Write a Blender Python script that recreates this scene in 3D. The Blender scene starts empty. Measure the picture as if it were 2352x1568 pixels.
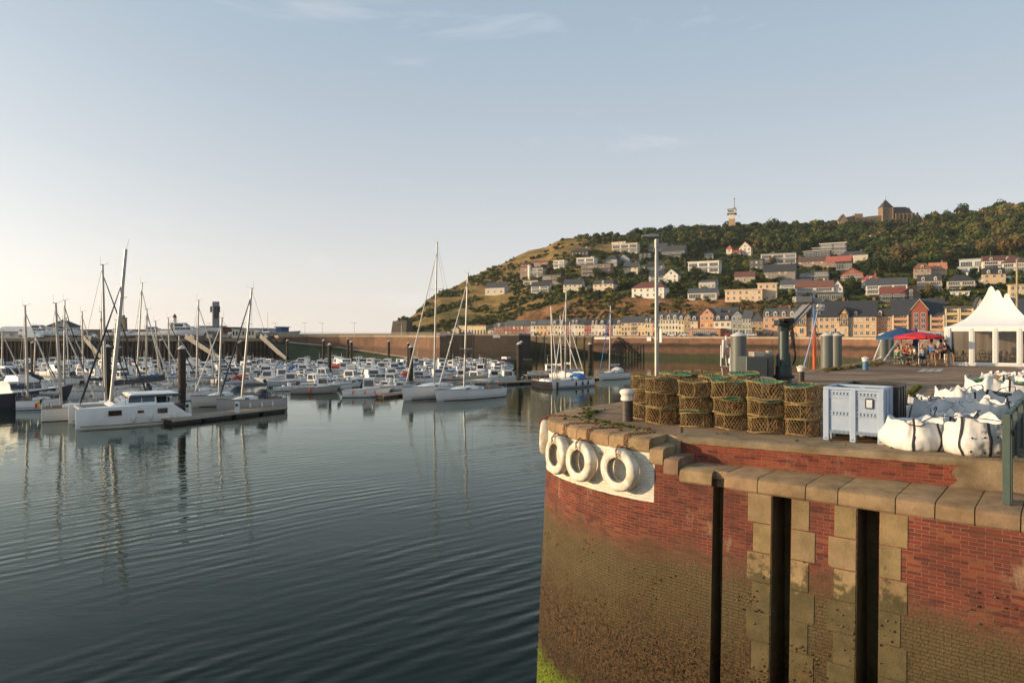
import bpy,math,random
import numpy as np
from mathutils import Vector,Matrix,noise as mnoise
R=math.radians
PI=math.pi
rnd=random.Random(7)
scene=bpy.context.scene
COL=scene.collection
FL,CU,CV,CZ=1568.0,1176.0,765.0,9.0
QZ,LZ,FZ=6.9,6.4,7.6
def W(u,v,z=0.0):
 D=(CZ-z)*FL/(v-CV)
 return Vector(((u-CU)*D/FL,D,z))
def WD(u,v,D):
 return Vector(((u-CU)*D/FL,D,CZ-(v-CV)*D/FL))
def XD(u,D,z):
 return Vector(((u-CU)*D/FL,D,z))
def lerp(a,b,t):return a+(b-a)*t
def interp(x,pts):
 if x<=pts[0][0]:return pts[0][1]
 for(x0,y0),(x1,y1) in zip(pts,pts[1:]):
  if x<=x1:return y0+(y1-y0)*(x-x0)/(x1-x0)
 return pts[-1][1]
MATS={}
def _n(nt,t,**k):
 n=nt.nodes.new(t)
 for a,b in k.items():setattr(n,a,b)
 return n
def M(name,col=(.5,.5,.5),rough=.7,metal=0.0,var=.18,scale=3.0,bump=0.0,bscale=None,spec=.5,col2=None,objcol=False,world=False,stretch=None,alpha=None,trans=0):
 """procedural material: noise mottled base colour, roughness variation and bump"""
 if name in MATS:return MATS[name]
 m=bpy.data.materials.new(name);m.use_nodes=True
 nt=m.node_tree;L=nt.links
 b=nt.nodes['Principled BSDF']
 tc=_n(nt,'ShaderNodeTexCoord')
 if world:
  g=_n(nt,'ShaderNodeNewGeometry');src=g.outputs['Position']
 else:src=tc.outputs['Object']
 if stretch:
  mp=_n(nt,'ShaderNodeMapping');mp.inputs['Scale'].default_value=stretch
  L.new(src,mp.inputs[0]);src=mp.outputs[0]
 nz=_n(nt,'ShaderNodeTexNoise');nz.inputs['Scale'].default_value=scale;nz.inputs['Detail'].default_value=6;nz.inputs['Roughness'].default_value=.65
 L.new(src,nz.inputs['Vector'])
 rp=_n(nt,'ShaderNodeValToRGB')
 c2=col2 if col2 else tuple(min(1,c*(1+var)) for c in col)
 c1=col if col2 else tuple(c*(1-var) for c in col)
 rp.color_ramp.elements[0].position=.32;rp.color_ramp.elements[1].position=.68
 rp.color_ramp.elements[0].color=(*c1,1);rp.color_ramp.elements[1].color=(*c2,1)
 L.new(nz.outputs['Fac'],rp.inputs[0])
 cs=rp.outputs[0]
 if objcol:
  oi=_n(nt,'ShaderNodeObjectInfo');mx=_n(nt,'ShaderNodeMix',data_type='RGBA',blend_type='MULTIPLY')
  mx.inputs[0].default_value=1
  L.new(cs,mx.inputs[6]);L.new(oi.outputs['Color'],mx.inputs[7]);cs=mx.outputs[2]
 L.new(cs,b.inputs['Base Color'])
 b.inputs['Roughness'].default_value=rough;b.inputs['Metallic'].default_value=metal
 b.inputs['Specular IOR Level'].default_value=spec
 if trans:b.inputs['Transmission Weight'].default_value=trans
 if alpha is not None:b.inputs['Alpha'].default_value=alpha
 if bump:
  n2=_n(nt,'ShaderNodeTexNoise');n2.inputs['Scale'].default_value=bscale or scale*4;n2.inputs['Detail'].default_value=5
  L.new(src,n2.inputs['Vector'])
  bp=_n(nt,'ShaderNodeBump');bp.inputs['Strength'].default_value=1;bp.inputs['Distance'].default_value=bump
  L.new(n2.outputs['Fac'],bp.inputs['Height']);L.new(bp.outputs[0],b.inputs['Normal'])
 MATS[name]=m
 return m
def S(h):
 """sRGB hex -> linear"""
 h=h.lstrip('#')
 return tuple(((c/12.92) if c<=.04045 else((c+.055)/1.055)**2.4) for c in(int(h[i:i+2],16)/255 for i in(0,2,4)))
def MC(name,hexa,**k):
 return M(name,S(hexa),**k)
class MB:
 def __init__(s):s.v=[];s.f=[];s.m=[];s.T=Matrix.Identity(4)
 def add(s,vs,fs,mi=0):
  o=len(s.v)
  s.v+=[tuple(s.T@Vector(v)) for v in vs]
  s.f+=[tuple(i+o for i in f) for f in fs];s.m+=[mi]*len(fs)
  return s
 def box(s,x0,x1,y0,y1,z0,z1,mi=0):
  return s.add([(x0,y0,z0),(x1,y0,z0),(x1,y1,z0),(x0,y1,z0),(x0,y0,z1),(x1,y0,z1),(x1,y1,z1),(x0,y1,z1)],[(0,3,2,1),(4,5,6,7),(0,1,5,4),(1,2,6,5),(2,3,7,6),(3,0,4,7)],mi)
 def bevbox(s,x0,x1,y0,y1,z0,z1,b=.02,mi=0):
  """box with all edges chamfered"""
  vs=[];X=(x0,x1);Y=(y0,y1);Z=(z0,z1);idx={}
  for i in(0,1):
   for j in(0,1):
    for k in(0,1):
     sx,sy,sz=(1-2*i)*b,(1-2*j)*b,(1-2*k)*b
     for a,p in enumerate(((X[i],Y[j]+sy,Z[k]+sz),(X[i]+sx,Y[j],Z[k]+sz),(X[i]+sx,Y[j]+sy,Z[k]))):
      idx[i,j,k,a]=len(vs);vs.append(p)
  f=[]
  g=lambda*q:tuple(idx[t] for t in q)
  for i in(0,1):f.append(g((i,0,0,0),(i,1,0,0),(i,1,1,0),(i,0,1,0)))
  for j in(0,1):f.append(g((0,j,0,1),(1,j,0,1),(1,j,1,1),(0,j,1,1)))
  for k in(0,1):f.append(g((0,0,k,2),(1,0,k,2),(1,1,k,2),(0,1,k,2)))
  for i in(0,1):
   for j in(0,1):f.append(g((i,j,0,0),(i,j,1,0),(i,j,1,1),(i,j,0,1)))
   for k in(0,1):f.append(g((i,0,k,0),(i,1,k,0),(i,1,k,2),(i,0,k,2)))
  for j in(0,1):
   for k in(0,1):f.append(g((0,j,k,1),(1,j,k,1),(1,j,k,2),(0,j,k,2)))
  for i in(0,1):
   for j in(0,1):
    for k in(0,1):f.append(g((i,j,k,0),(i,j,k,1),(i,j,k,2)))
  s.fix=True
  return s.add(vs,f,mi)
 def tube(s,p0,p1,r0,r1=None,n=6,mi=0,caps=True):
  return s.path([p0,p1],[r0,r0 if r1 is None else r1],n,mi,caps)
 def path(s,pts,rs,n=6,mi=0,caps=True,closed=False,flat=None):
  pts=[Vector(p) for p in pts]
  if not hasattr(rs,'__len__'):rs=[rs]*len(pts)
  vs=[];N=len(pts);up=None
  for i,p in enumerate(pts):
   if closed:d=pts[(i+1)%N]-pts[i-1]
   else:d=pts[min(i+1,N-1)]-pts[max(i-1,0)]
   if d.length<1e-9:d=Vector((0,0,1))
   d.normalize()
   if up is None:
    up=Vector((0,0,1)) if abs(d.z)<.9 else Vector((1,0,0))
   a=d.cross(up)
   if a.length<1e-6:a=d.orthogonal()
   a.normalize();bb=a.cross(d).normalized()
   up=bb
   for k in range(n):
    t=2*PI*k/n
    fx,fy=(1,1) if flat is None else flat
    vs.append(p+(a*math.cos(t)*fx+bb*math.sin(t)*fy)*rs[i])
  fs=[]
  for i in range(N if closed else N-1):
   j=(i+1)%N
   for k in range(n):
    l=(k+1)%n
    fs.append((i*n+k,i*n+l,j*n+l,j*n+k))
  if caps and not closed:
   fs.append(tuple(range(n-1,-1,-1)));fs.append(tuple((N-1)*n+k for k in range(n)))
  return s.add(vs,fs,mi)
 def lathe(s,prof,n=16,mi=0,c=(0,0,0),cap=True):
  vs=[];fs=[]
  for r,z in prof:
   for k in range(n):
    t=2*PI*k/n;vs.append((c[0]+r*math.cos(t),c[1]+r*math.sin(t),c[2]+z))
  P=len(prof)
  for i in range(P-1):
   for k in range(n):
    l=(k+1)%n;fs.append((i*n+k,i*n+l,(i+1)*n+l,(i+1)*n+k))
  if cap:
   fs.append(tuple(range(n-1,-1,-1)));fs.append(tuple((P-1)*n+k for k in range(n)))
  return s.add(vs,fs,mi)
 def prism(s,poly,z0,z1,mi=0):
  """poly: CCW list of (x,y)"""
  n=len(poly)
  vs=[(x,y,z0) for x,y in poly]+[(x,y,z1) for x,y in poly]
  fs=[tuple(range(n-1,-1,-1)),tuple(range(n,2*n))]+[(i,(i+1)%n,n+(i+1)%n,n+i) for i in range(n)]
  return s.add(vs,fs,mi)
 def xprism(s,poly,x0,x1,mi=0):
  """profile (y,z) extruded along x"""
  n=len(poly)
  vs=[(x0,y,z) for y,z in poly]+[(x1,y,z) for y,z in poly]
  fs=[tuple(range(n-1,-1,-1)),tuple(range(n,2*n))]+[(i,(i+1)%n,n+(i+1)%n,n+i) for i in range(n)]
  s.fix=True
  return s.add(vs,fs,mi)
 def yprism(s,poly,y0,y1,mi=0):
  """profile (x,z) extruded along y"""
  n=len(poly)
  vs=[(x,y0,z) for x,z in poly]+[(x,y1,z) for x,z in poly]
  fs=[tuple(range(n-1,-1,-1)),tuple(range(n,2*n))]+[(i,(i+1)%n,n+(i+1)%n,n+i) for i in range(n)]
  s.fix=True
  return s.add(vs,fs,mi)
 def loft(s,rings,mi=0,closed=True,caps=True):
  n=len(rings[0]);vs=[p for r in rings for p in r];fs=[]
  for i in range(len(rings)-1):
   for k in range(n if closed else n-1):
    l=(k+1)%n;fs.append((i*n+k,i*n+l,(i+1)*n+l,(i+1)*n+k))
  if caps:fs.append(tuple(range(n-1,-1,-1)));fs.append(tuple((len(rings)-1)*n+k for k in range(n)))
  s.fix=True
  return s.add(vs,fs,mi)
 def quad(s,a,b,c,d,mi=0):return s.add([a,b,c,d],[(0,1,2,3)],mi)
 def mesh(s,name,mats,smooth=False):
  me=bpy.data.meshes.new(name);me.from_pydata(s.v,[],s.f)
  if not isinstance(mats,(list,tuple)):mats=[mats]
  for m in mats:me.materials.append(m)
  if len(mats)>1:me.polygons.foreach_set('material_index',s.m)
  if getattr(s,'fix',False):
   import bmesh
   bm=bmesh.new();bm.from_mesh(me);bmesh.ops.recalc_face_normals(bm,faces=bm.faces);bm.to_mesh(me);bm.free()
  if smooth:
   me.polygons.foreach_set('use_smooth',[True]*len(me.polygons))
   if smooth!='all':
    try:me.set_sharp_from_angle(angle=R(smooth if smooth is not True else 40))
    except Exception:pass
  me.update()
  return me
 def build(s,name,mats,parent=None,smooth=False,label=None):
  o=bpy.data.objects.new(name,s.mesh(name,mats,smooth));COL.objects.link(o)
  if parent:o.parent=parent
  if label:o['label']=label
  return o
def text_mesh(name,body,size,mat,parent,loc,rot,align='CENTER',ext=.002,off=0.0):
 c=bpy.data.curves.new(name,'FONT');c.body=body;c.size=size;c.extrude=ext;c.align_x=align;c.offset=off
 t=bpy.data.objects.new('tmp',c);COL.objects.link(t);bpy.context.view_layer.update()
 me=bpy.data.meshes.new_from_object(t);bpy.data.objects.remove(t);me.materials.clear();me.materials.append(mat)
 o=bpy.data.objects.new(name,me);COL.objects.link(o);o.parent=parent;o.location=loc;o.rotation_euler=rot;return o
def tag(o,label=None,cat=None,group=None,kind=None):
 if label:o['label']=label
 if cat:o['category']=cat
 if group:o['group']=group
 if kind:o['kind']=kind
 return o
def empty(name,loc,rz=0.0,label=None,cat=None,group=None,scale=1.0):
 o=bpy.data.objects.new(name,None);COL.objects.link(o)
 o.location=loc;o.rotation_euler=(0,0,rz);o.empty_display_size=.2
 if scale!=1.0:o.scale=(scale,)*3 if not hasattr(scale,'__len__') else scale
 return tag(o,label,cat,group)
KIDS={}
def kids(o):
 return[c for c in ALLCH.get(o.name,[])]
ALLCH={}
def copy_tree(o,parent=None,color=None,skip=()):
 c=o.copy();COL.objects.link(c);c.parent=parent
 if color is not None:c.color=color
 for ch in o.children:
  if ch.name.split('.')[0] in skip:continue
  copy_tree(ch,c,color,skip)
 return c
def place(o,loc,rz=None,label=None,group=None,cat=None,scale=None):
 o.location=loc
 if rz is not None:o.rotation_euler=(0,0,rz)
 if scale is not None:o.scale=(scale,)*3 if not hasattr(scale,'__len__') else scale
 return tag(o,label,cat,group)
def ordinal(n):
 w=['first','second','third','fourth','fifth','sixth','seventh','eighth','ninth','tenth','eleventh','twelfth','thirteenth','fourteenth','fifteenth','sixteenth','seventeenth','eighteenth','nineteenth','twentieth','twenty-first','twenty-second','twenty-third','twenty-fourth','twenty-fifth','twenty-sixth','twenty-seventh','twenty-eighth','twenty-ninth','thirtieth']
 return w[n-1] if n<=len(w) else 'far'
cam=bpy.data.cameras.new('camera');camo=bpy.data.objects.new('camera',cam);COL.objects.link(camo);scene.camera=camo
camo.location=(0,0,CZ);camo.rotation_euler=(R(90),0,0)
cam.sensor_width=36;cam.lens=24;cam.clip_end=20000;cam.clip_start=.1
cam.shift_y=-(784-CV)/2352
SUN_AZ=R(-95.0)
SUN_EL=R(10.0)
wd=bpy.data.worlds.new('World');scene.world=wd;wd.use_nodes=True
nt=wd.node_tree;bg=nt.nodes['Background']
sky=_n(nt,'ShaderNodeTexSky',sky_type='NISHITA');sky.sun_disc=False
sky.sun_elevation=SUN_EL;sky.sun_rotation=SUN_AZ;sky.air_density=1.0;sky.dust_density=1.0;sky.ozone_density=1.2;sky.altitude=0
def _m(op,a,c=None,d=None):
 n=_n(nt,'ShaderNodeMath',operation=op)
 for i,v in enumerate((a,c,d)):
  if v is None:continue
  if isinstance(v,(int,float)):n.inputs[i].default_value=v
  else:nt.links.new(v,n.inputs[i])
 return n.outputs[0]
def _mixc(f,a,c,bt='MIX'):
 n=_n(nt,'ShaderNodeMix',data_type='RGBA',blend_type=bt)
 for i,v in((0,f),(6,a),(7,c)):
  if isinstance(v,tuple):n.inputs[i].default_value=(*v,1)
  elif isinstance(v,(int,float)):n.inputs[i].default_value=v
  else:nt.links.new(v,n.inputs[i])
 return n.outputs[2]
tc=_n(nt,'ShaderNodeTexCoord')
sd=Vector((math.sin(SUN_AZ)*math.cos(SUN_EL),math.cos(SUN_AZ)*math.cos(SUN_EL),math.sin(SUN_EL)))
sx=_n(nt,'ShaderNodeSeparateXYZ');nt.links.new(tc.outputs['Generated'],sx.inputs[0])
el=_m('MAXIMUM',sx.outputs['Z'],0.0)
hz=_m('POWER',2.71828,_m('MULTIPLY',el,-1/.31))
dt=_n(nt,'ShaderNodeVectorMath',operation='DOT_PRODUCT');nt.links.new(tc.outputs['Generated'],dt.inputs[0]);dt.inputs[1].default_value=sd
gl=_m('MULTIPLY',_m('POWER',_m('MAXIMUM',dt.outputs['Value'],0.0),3.0),hz)
base=_mixc(hz,(.185,.335,.485),(.90,.84,.78))
glow=_mixc(gl,(0,0,0),(1.75,1.66,1.45))
cust=_mixc(1.0,base,glow,'ADD')
nish=_mixc(1.0,sky.outputs[0],(.075,.075,.075),'MULTIPLY')
allsky=_mixc(.22,cust,nish)
mp=_n(nt,'ShaderNodeMapping');mp.inputs['Rotation'].default_value=(0,R(-32),0);mp.inputs['Scale'].default_value=(2.2,2.2,12)
nz=_n(nt,'ShaderNodeTexNoise');nz.inputs['Scale'].default_value=1.3;nz.inputs['Detail'].default_value=8;nz.inputs['Roughness'].default_value=.62;nz.inputs['Distortion'].default_value=.6
cr=_n(nt,'ShaderNodeValToRGB');cr.color_ramp.elements[0].position=.57;cr.color_ramp.elements[1].position=.9
cr.color_ramp.elements[0].color=(0,0,0,1);cr.color_ramp.elements[1].color=(.50,.50,.50,1)
nt.links.new(tc.outputs['Generated'],mp.inputs[0]);nt.links.new(mp.outputs[0],nz.inputs['Vector']);nt.links.new(nz.outputs['Fac'],cr.inputs[0])
allsky=_mixc(cr.outputs[0],allsky,(.80,.78,.78))
nt.links.new(allsky,bg.inputs[0])
bg.inputs['Strength'].default_value=1.0
sun=bpy.data.lights.new('sun','SUN');sun.energy=5.0;sun.angle=R(.6);sun.color=(1.0,.72,.43)
so=bpy.data.objects.new('sun',sun);COL.objects.link(so)
sdir=Vector((math.sin(SUN_AZ)*math.cos(SUN_EL),math.cos(SUN_AZ)*math.cos(SUN_EL),math.sin(SUN_EL)))
so.rotation_euler=sdir.to_track_quat('Z','Y').to_euler()
scene.view_settings.view_transform='Standard';scene.view_settings.look='None'
scene.view_settings.exposure=0.36;scene.view_settings.gamma=1
try:
 scene.cycles.max_bounces=6;scene.cycles.diffuse_bounces=3;scene.cycles.glossy_bounces=3;scene.cycles.transmission_bounces=4;scene.cycles.transparent_max_bounces=8
 scene.cycles.caustics_reflective=False;scene.cycles.caustics_refractive=False
 scene.cycles.use_adaptive_sampling=True;scene.cycles.adaptive_threshold=.015
 scene.cycles.use_denoising=True
except Exception:pass
# ================================================================ WATER
def water_mat():
 m=bpy.data.materials.new('harbour_water');m.use_nodes=True;nt=m.node_tree;L=nt.links;b=nt.nodes['Principled BSDF']
 b.inputs['Base Color'].default_value=(.004,.013,.010,1);b.inputs['Roughness'].default_value=.02;b.inputs['IOR'].default_value=1.33;b.inputs['Specular IOR Level'].default_value=.42;b.inputs['Specular Tint'].default_value=(.78,1,.9,1)
 g=_n(nt,'ShaderNodeNewGeometry')
 def wave(ang,scale,dist,w,ds=1.2):
  mp=_n(nt,'ShaderNodeMapping',vector_type='TEXTURE');mp.inputs['Rotation'].default_value=(0,0,R(ang))
  L.new(g.outputs['Position'],mp.inputs[0])
  wv=_n(nt,'ShaderNodeTexWave',wave_type='BANDS',bands_direction='X',wave_profile='SIN')
  wv.inputs['Scale'].default_value=scale;wv.inputs['Distortion'].default_value=dist;wv.inputs['Detail'].default_value=1.5;wv.inputs['Detail Scale'].default_value=ds*.12/scale*.5
  L.new(mp.outputs[0],wv.inputs['Vector'])
  mm=_n(nt,'ShaderNodeMath',operation='MULTIPLY');mm.inputs[1].default_value=w;L.new(wv.outputs['Fac'],mm.inputs[0]);return mm.outputs[0]
 def ring(cx,cy,scale,dist,w):
  sb=_n(nt,'ShaderNodeVectorMath',operation='SUBTRACT');L.new(g.outputs['Position'],sb.inputs[0]);sb.inputs[1].default_value=(cx,cy,0)
  wv=_n(nt,'ShaderNodeTexWave',wave_type='RINGS',rings_direction='Z',wave_profile='SIN');wv.inputs['Scale'].default_value=scale;wv.inputs['Distortion'].default_value=dist;wv.inputs['Detail'].default_value=2;wv.inputs['Detail Scale'].default_value=.16/scale
  L.new(sb.outputs[0],wv.inputs['Vector']);mm=_n(nt,'ShaderNodeMath',operation='MULTIPLY');mm.inputs[1].default_value=w;L.new(wv.outputs['Fac'],mm.inputs[0]);return mm.outputs[0]
 def nois(scale,w,st=(1,1,1),det=3,rot=0):
  mp=_n(nt,'ShaderNodeMapping');mp.inputs['Scale'].default_value=st;mp.inputs['Rotation'].default_value=(0,0,R(rot));L.new(g.outputs['Position'],mp.inputs[0])
  n=_n(nt,'ShaderNodeTexNoise');n.inputs['Scale'].default_value=scale;n.inputs['Detail'].default_value=det;L.new(mp.outputs[0],n.inputs['Vector'])
  mm=_n(nt,'ShaderNodeMath',operation='MULTIPLY');mm.inputs[1].default_value=w;L.new(n.outputs['Fac'],mm.inputs[0]);return mm.outputs[0]
 def add(a,c,op='ADD'):
  x=_n(nt,'ShaderNodeMath',operation=op);L.new(a,x.inputs[0]);L.new(c,x.inputs[1]);return x.outputs[0]
 msk=nois(.07,1.0,det=2)
 rm=_n(nt,'ShaderNodeMapRange');rm.inputs[1].default_value=.38;rm.inputs[2].default_value=.62;L.new(msk,rm.inputs[0])
 sx=_n(nt,'ShaderNodeSeparateXYZ');L.new(g.outputs['Position'],sx.inputs[0])
 ry=_n(nt,'ShaderNodeMapRange');ry.inputs[1].default_value=22;ry.inputs[2].default_value=62;ry.inputs[3].default_value=1;ry.inputs[4].default_value=.10;L.new(sx.outputs['Y'],ry.inputs[0])
 w1=add(ring(60,-45,.46,6.0,.014),ring(46,-40,.31,8.0,.021))
 w1=add(w1,wave(118,.8,5.0,.004))
 w1=add(w1,rm.outputs[0],'MULTIPLY');w1=add(w1,ry.outputs[0],'MULTIPLY')
 tot=add(w1,nois(.9,.0055,(1,2.2,1),3));tot=add(tot,nois(1.7,.0055,(.55,1.3,1),4,44));tot=add(tot,nois(3.2,.0022,(1,1.9,1),2,20));tot=add(tot,nois(.22,.022,(1,1.6,1),2))
 far=_n(nt,'ShaderNodeMapRange');far.inputs[1].default_value=70;far.inputs[2].default_value=260;far.inputs[3].default_value=1;far.inputs[4].default_value=.8;L.new(sx.outputs['Y'],far.inputs[0])
 tot=add(tot,far.outputs[0],'MULTIPLY')
 bp=_n(nt,'ShaderNodeBump');bp.inputs['Strength'].default_value=1.0;bp.inputs['Distance'].default_value=1.0
 L.new(tot,bp.inputs['Height'])
 df=_n(nt,'ShaderNodeBsdfDiffuse');df.inputs[0].default_value=(.005,.0115,.0075,1);gs=_n(nt,'ShaderNodeBsdfGlossy');gs.inputs['Roughness'].default_value=.03;gs.inputs['Color'].default_value=(.93,1,.93,1)
 fr=_n(nt,'ShaderNodeFresnel');fr.inputs[0].default_value=1.33;pw=add(fr.outputs[0],fr.outputs[0],'POWER');pw.node.inputs[1].default_value=1.3
 for l_ in list(pw.node.inputs[1].links):L.remove(l_)
 sc_=_n(nt,'ShaderNodeMath',operation='MULTIPLY',use_clamp=True);L.new(pw,sc_.inputs[0]);sc_.inputs[1].default_value=1.3
 for n_ in(df,gs,fr):L.new(bp.outputs[0],n_.inputs['Normal'])
 ms=_n(nt,'ShaderNodeMixShader');L.new(sc_.outputs[0],ms.inputs[0]);L.new(df.outputs[0],ms.inputs[1]);L.new(gs.outputs[0],ms.inputs[2]);L.new(ms.outputs[0],nt.nodes['Material Output'].inputs[0])
 return m
MW=water_mat()
w=MB().quad((-4000,-200,0),(4000,-200,0),(4000,5000,0),(-4000,5000,0)).build('harbour_water',MW)
tag(w,'dark green rippled harbour water','water',kind='structure')
# ================================================================ NEAR QUAY
def brick_mat(name,tide=True,zt=4.7,white=None,c1=(.185,.036,.022),c2=(.095,.024,.018),mort=(.22,.15,.09)):
 m=bpy.data.materials.new(name);m.use_nodes=True;nt=m.node_tree;L=nt.links;b=nt.nodes['Principled BSDF']
 uv=_n(nt,'ShaderNodeUVMap');uv.uv_map='UVMap';g=_n(nt,'ShaderNodeNewGeometry')
 wob=_n(nt,'ShaderNodeTexNoise');wob.inputs['Scale'].default_value=3.0;wob.inputs['Detail'].default_value=1;L.new(uv.outputs[0],wob.inputs['Vector'])
 wm=_n(nt,'ShaderNodeMix',data_type='RGBA');wm.blend_type='LINEAR_LIGHT';wm.inputs[0].default_value=.006
 L.new(uv.outputs[0],wm.inputs[6]);L.new(wob.outputs['Color'],wm.inputs[7])
 br=_n(nt,'ShaderNodeTexBrick');br.inputs['Scale'].default_value=1;br.inputs['Brick Width'].default_value=.205;br.inputs['Row Height'].default_value=.060
 br.inputs['Mortar Size'].default_value=.0055;br.inputs['Mortar Smooth'].default_value=.3;br.inputs['Bias'].default_value=-.1
 br.inputs['Color1'].default_value=(*c1,1);br.inputs['Color2'].default_value=(*c2,1);br.inputs['Mortar'].default_value=(*mort,1)
 L.new(wm.outputs[2],br.inputs['Vector'])
 def noise(sc,det=6,r=.65,vec=None,st=None):
  n=_n(nt,'ShaderNodeTexNoise');n.inputs['Scale'].default_value=sc;n.inputs['Detail'].default_value=det;n.inputs['Roughness'].default_value=r
  src=vec or g.outputs['Position']
  if st:
   mp=_n(nt,'ShaderNodeMapping');mp.inputs['Scale'].default_value=st;L.new(src,mp.inputs[0]);src=mp.outputs[0]
  L.new(src,n.inputs['Vector']);return n.outputs['Fac']
 def ramp(fac,a,c,ca=(0,0,0),cc=(1,1,1)):
  r=_n(nt,'ShaderNodeValToRGB');r.color_ramp.elements[0].position=a;r.color_ramp.elements[1].position=c
  r.color_ramp.elements[0].color=(*ca,1);r.color_ramp.elements[1].color=(*cc,1);L.new(fac,r.inputs[0]);return r.outputs[0]
 def mix(f,a,c,bt='MIX'):
  x=_n(nt,'ShaderNodeMix',data_type='RGBA',blend_type=bt)
  for s,v in((0,f),(6,a),(7,c)):
   if isinstance(v,tuple):x.inputs[s].default_value=(*v,1)
   elif isinstance(v,float):x.inputs[s].default_value=v
   else:L.new(v,x.inputs[s])
  return x.outputs[2]
 col=br.outputs['Color']
 su=_n(nt,'ShaderNodeSeparateXYZ');L.new(wm.outputs[2],su.inputs[0])
 def ma(op,x,y=None,z=None):
  q=_n(nt,'ShaderNodeMath',operation=op)
  for i_,v_ in enumerate((x,y,z)):
   if v_ is None:continue
   if isinstance(v_,(int,float)):q.inputs[i_].default_value=v_
   else:L.new(v_,q.inputs[i_])
  return q.outputs[0]
 row=ma('FLOOR',ma('DIVIDE',su.outputs['Y'],.060));colm=ma('FLOOR',ma('MULTIPLY_ADD',ma('MODULO',row,2.0),.5,ma('DIVIDE',su.outputs['X'],.205)))
 cx=_n(nt,'ShaderNodeCombineXYZ');L.new(colm,cx.inputs[0]);L.new(row,cx.inputs[1])
 wn=_n(nt,'ShaderNodeTexWhiteNoise',noise_dimensions='2D');L.new(cx.outputs[0],wn.inputs['Vector'])
 hs=_n(nt,'ShaderNodeSeparateColor');L.new(wn.outputs['Color'],hs.inputs[0])
 col=mix(ramp(hs.outputs[0],.78,.92,(0,0,0),(.75,.75,.75)),col,(.235,.085,.042))
 col=mix(ramp(hs.outputs[1],.75,.95,(0,0,0),(.7,.7,.7)),col,(.065,.018,.015))
 col=mix(ramp(noise(1.3,10,.78,st=(1,1,.40)),.57,.66,(0,0,0),(.75,.75,.75)),col,(.34,.24,.15))
 col=mix(ramp(noise(.8,5,.6),.35,.75,(0,0,0),(.7,.7,.7)),col,(.055,.020,.014))
 hgt=br.outputs['Fac']
 if tide:
  sx=_n(nt,'ShaderNodeSeparateXYZ');L.new(g.outputs['Position'],sx.inputs[0])
  def band(z,soft,namp,nsc=.9):
   n=noise(nsc,7,.7);a=_n(nt,'ShaderNodeMath',operation='MULTIPLY_ADD');L.new(n,a.inputs[0]);a.inputs[1].default_value=namp
   L.new(sx.outputs['Z'],a.inputs[2])
   r=_n(nt,'ShaderNodeMapRange');r.inputs[1].default_value=z+namp*.5+soft;r.inputs[2].default_value=z+namp*.5-soft;L.new(a.outputs[0],r.inputs[0]);return r.outputs[0]
  film=mix(noise(2.2,8,.7),(.070,.052,.024),(.175,.130,.060))
  joint=mix(ramp(br.outputs['Fac'],.2,.8),film,(.058,.044,.020))
  col=mix(band(zt,.34,1.5),col,joint)
  crust=mix(ramp(noise(17,7,.8),.42,.60),(.010,.006,.003),(.135,.080,.030))
  spots=ramp(noise(26,5,.8),.58,.66,(0,0,0),(.8,.8,.8));sp2=_n(nt,'ShaderNodeMath',operation='MULTIPLY');L.new(spots,sp2.inputs[0]);L.new(band(zt-.3,.8,1.4,1.2),sp2.inputs[1]);col=mix(sp2.outputs[0],col,(.028,.018,.009))
  col=mix(band(zt-1.35,.75,2.0,1.6),col,crust)
  col=mix(band(zt-3.0,.5,1.2),col,mix(ramp(noise(9),.4,.6),(.012,.008,.004),(.06,.036,.013)))
  gx=_n(nt,'ShaderNodeMapRange');gx.inputs[1].default_value=1.65;gx.inputs[2].default_value=1.05;L.new(sx.outputs['X'],gx.inputs[0])
  gm=_n(nt,'ShaderNodeMath',operation='MULTIPLY');L.new(gx.outputs[0],gm.inputs[0]);L.new(band(1.25,.25,1.6,2.5),gm.inputs[1])
  col=mix(gm.outputs[0],col,mix(ramp(noise(16),.4,.6),(.045,.085,.004),(.19,.24,.01)))
  bb=band(zt,.3,1.3)
 if white:
  sx2=_n(nt,'ShaderNodeSeparateXYZ');L.new(uv.outputs[0],sx2.inputs[0])
  a=_n(nt,'ShaderNodeMath',operation='LESS_THAN');a.inputs[1].default_value=white[1];L.new(sx2.outputs[0],a.inputs[0])
  nn=_n(nt,'ShaderNodeMath',operation='MULTIPLY_ADD');L.new(noise(3),nn.inputs[0]);nn.inputs[1].default_value=.05;L.new(sx2.outputs[1],nn.inputs[2])
  c=_n(nt,'ShaderNodeMath',operation='GREATER_THAN');c.inputs[1].default_value=white[2];L.new(nn.outputs[0],c.inputs[0])
  d=_n(nt,'ShaderNodeMath',operation='MULTIPLY');L.new(a.outputs[0],d.inputs[0]);L.new(c.outputs[0],d.inputs[1])
  e=_n(nt,'ShaderNodeMath',operation='MULTIPLY');L.new(d.outputs[0],e.inputs[0]);L.new(ramp(noise(2.3,8,.7),.31,.34),e.inputs[1])
  wc=mix(ramp(noise(5,8,.7),.35,.75),(.74,.70,.60),(.55,.48,.36))
  wc=mix(ramp(br.outputs['Fac'],.3,1.0,(0,0,0),(.5,.5,.5)),wc,(.42,.38,.30))
  col=mix(e.outputs[0],col,wc)
 L.new(col,b.inputs['Base Color']);b.inputs['Roughness'].default_value=.85;b.inputs['Specular IOR Level'].default_value=.3
 h=_n(nt,'ShaderNodeMath',operation='MULTIPLY_ADD');L.new(hgt,h.inputs[0]);h.inputs[1].default_value=-.006
 nn=_n(nt,'ShaderNodeMath',operation='MULTIPLY');L.new(noise(28,6,.7),nn.inputs[0])
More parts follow.
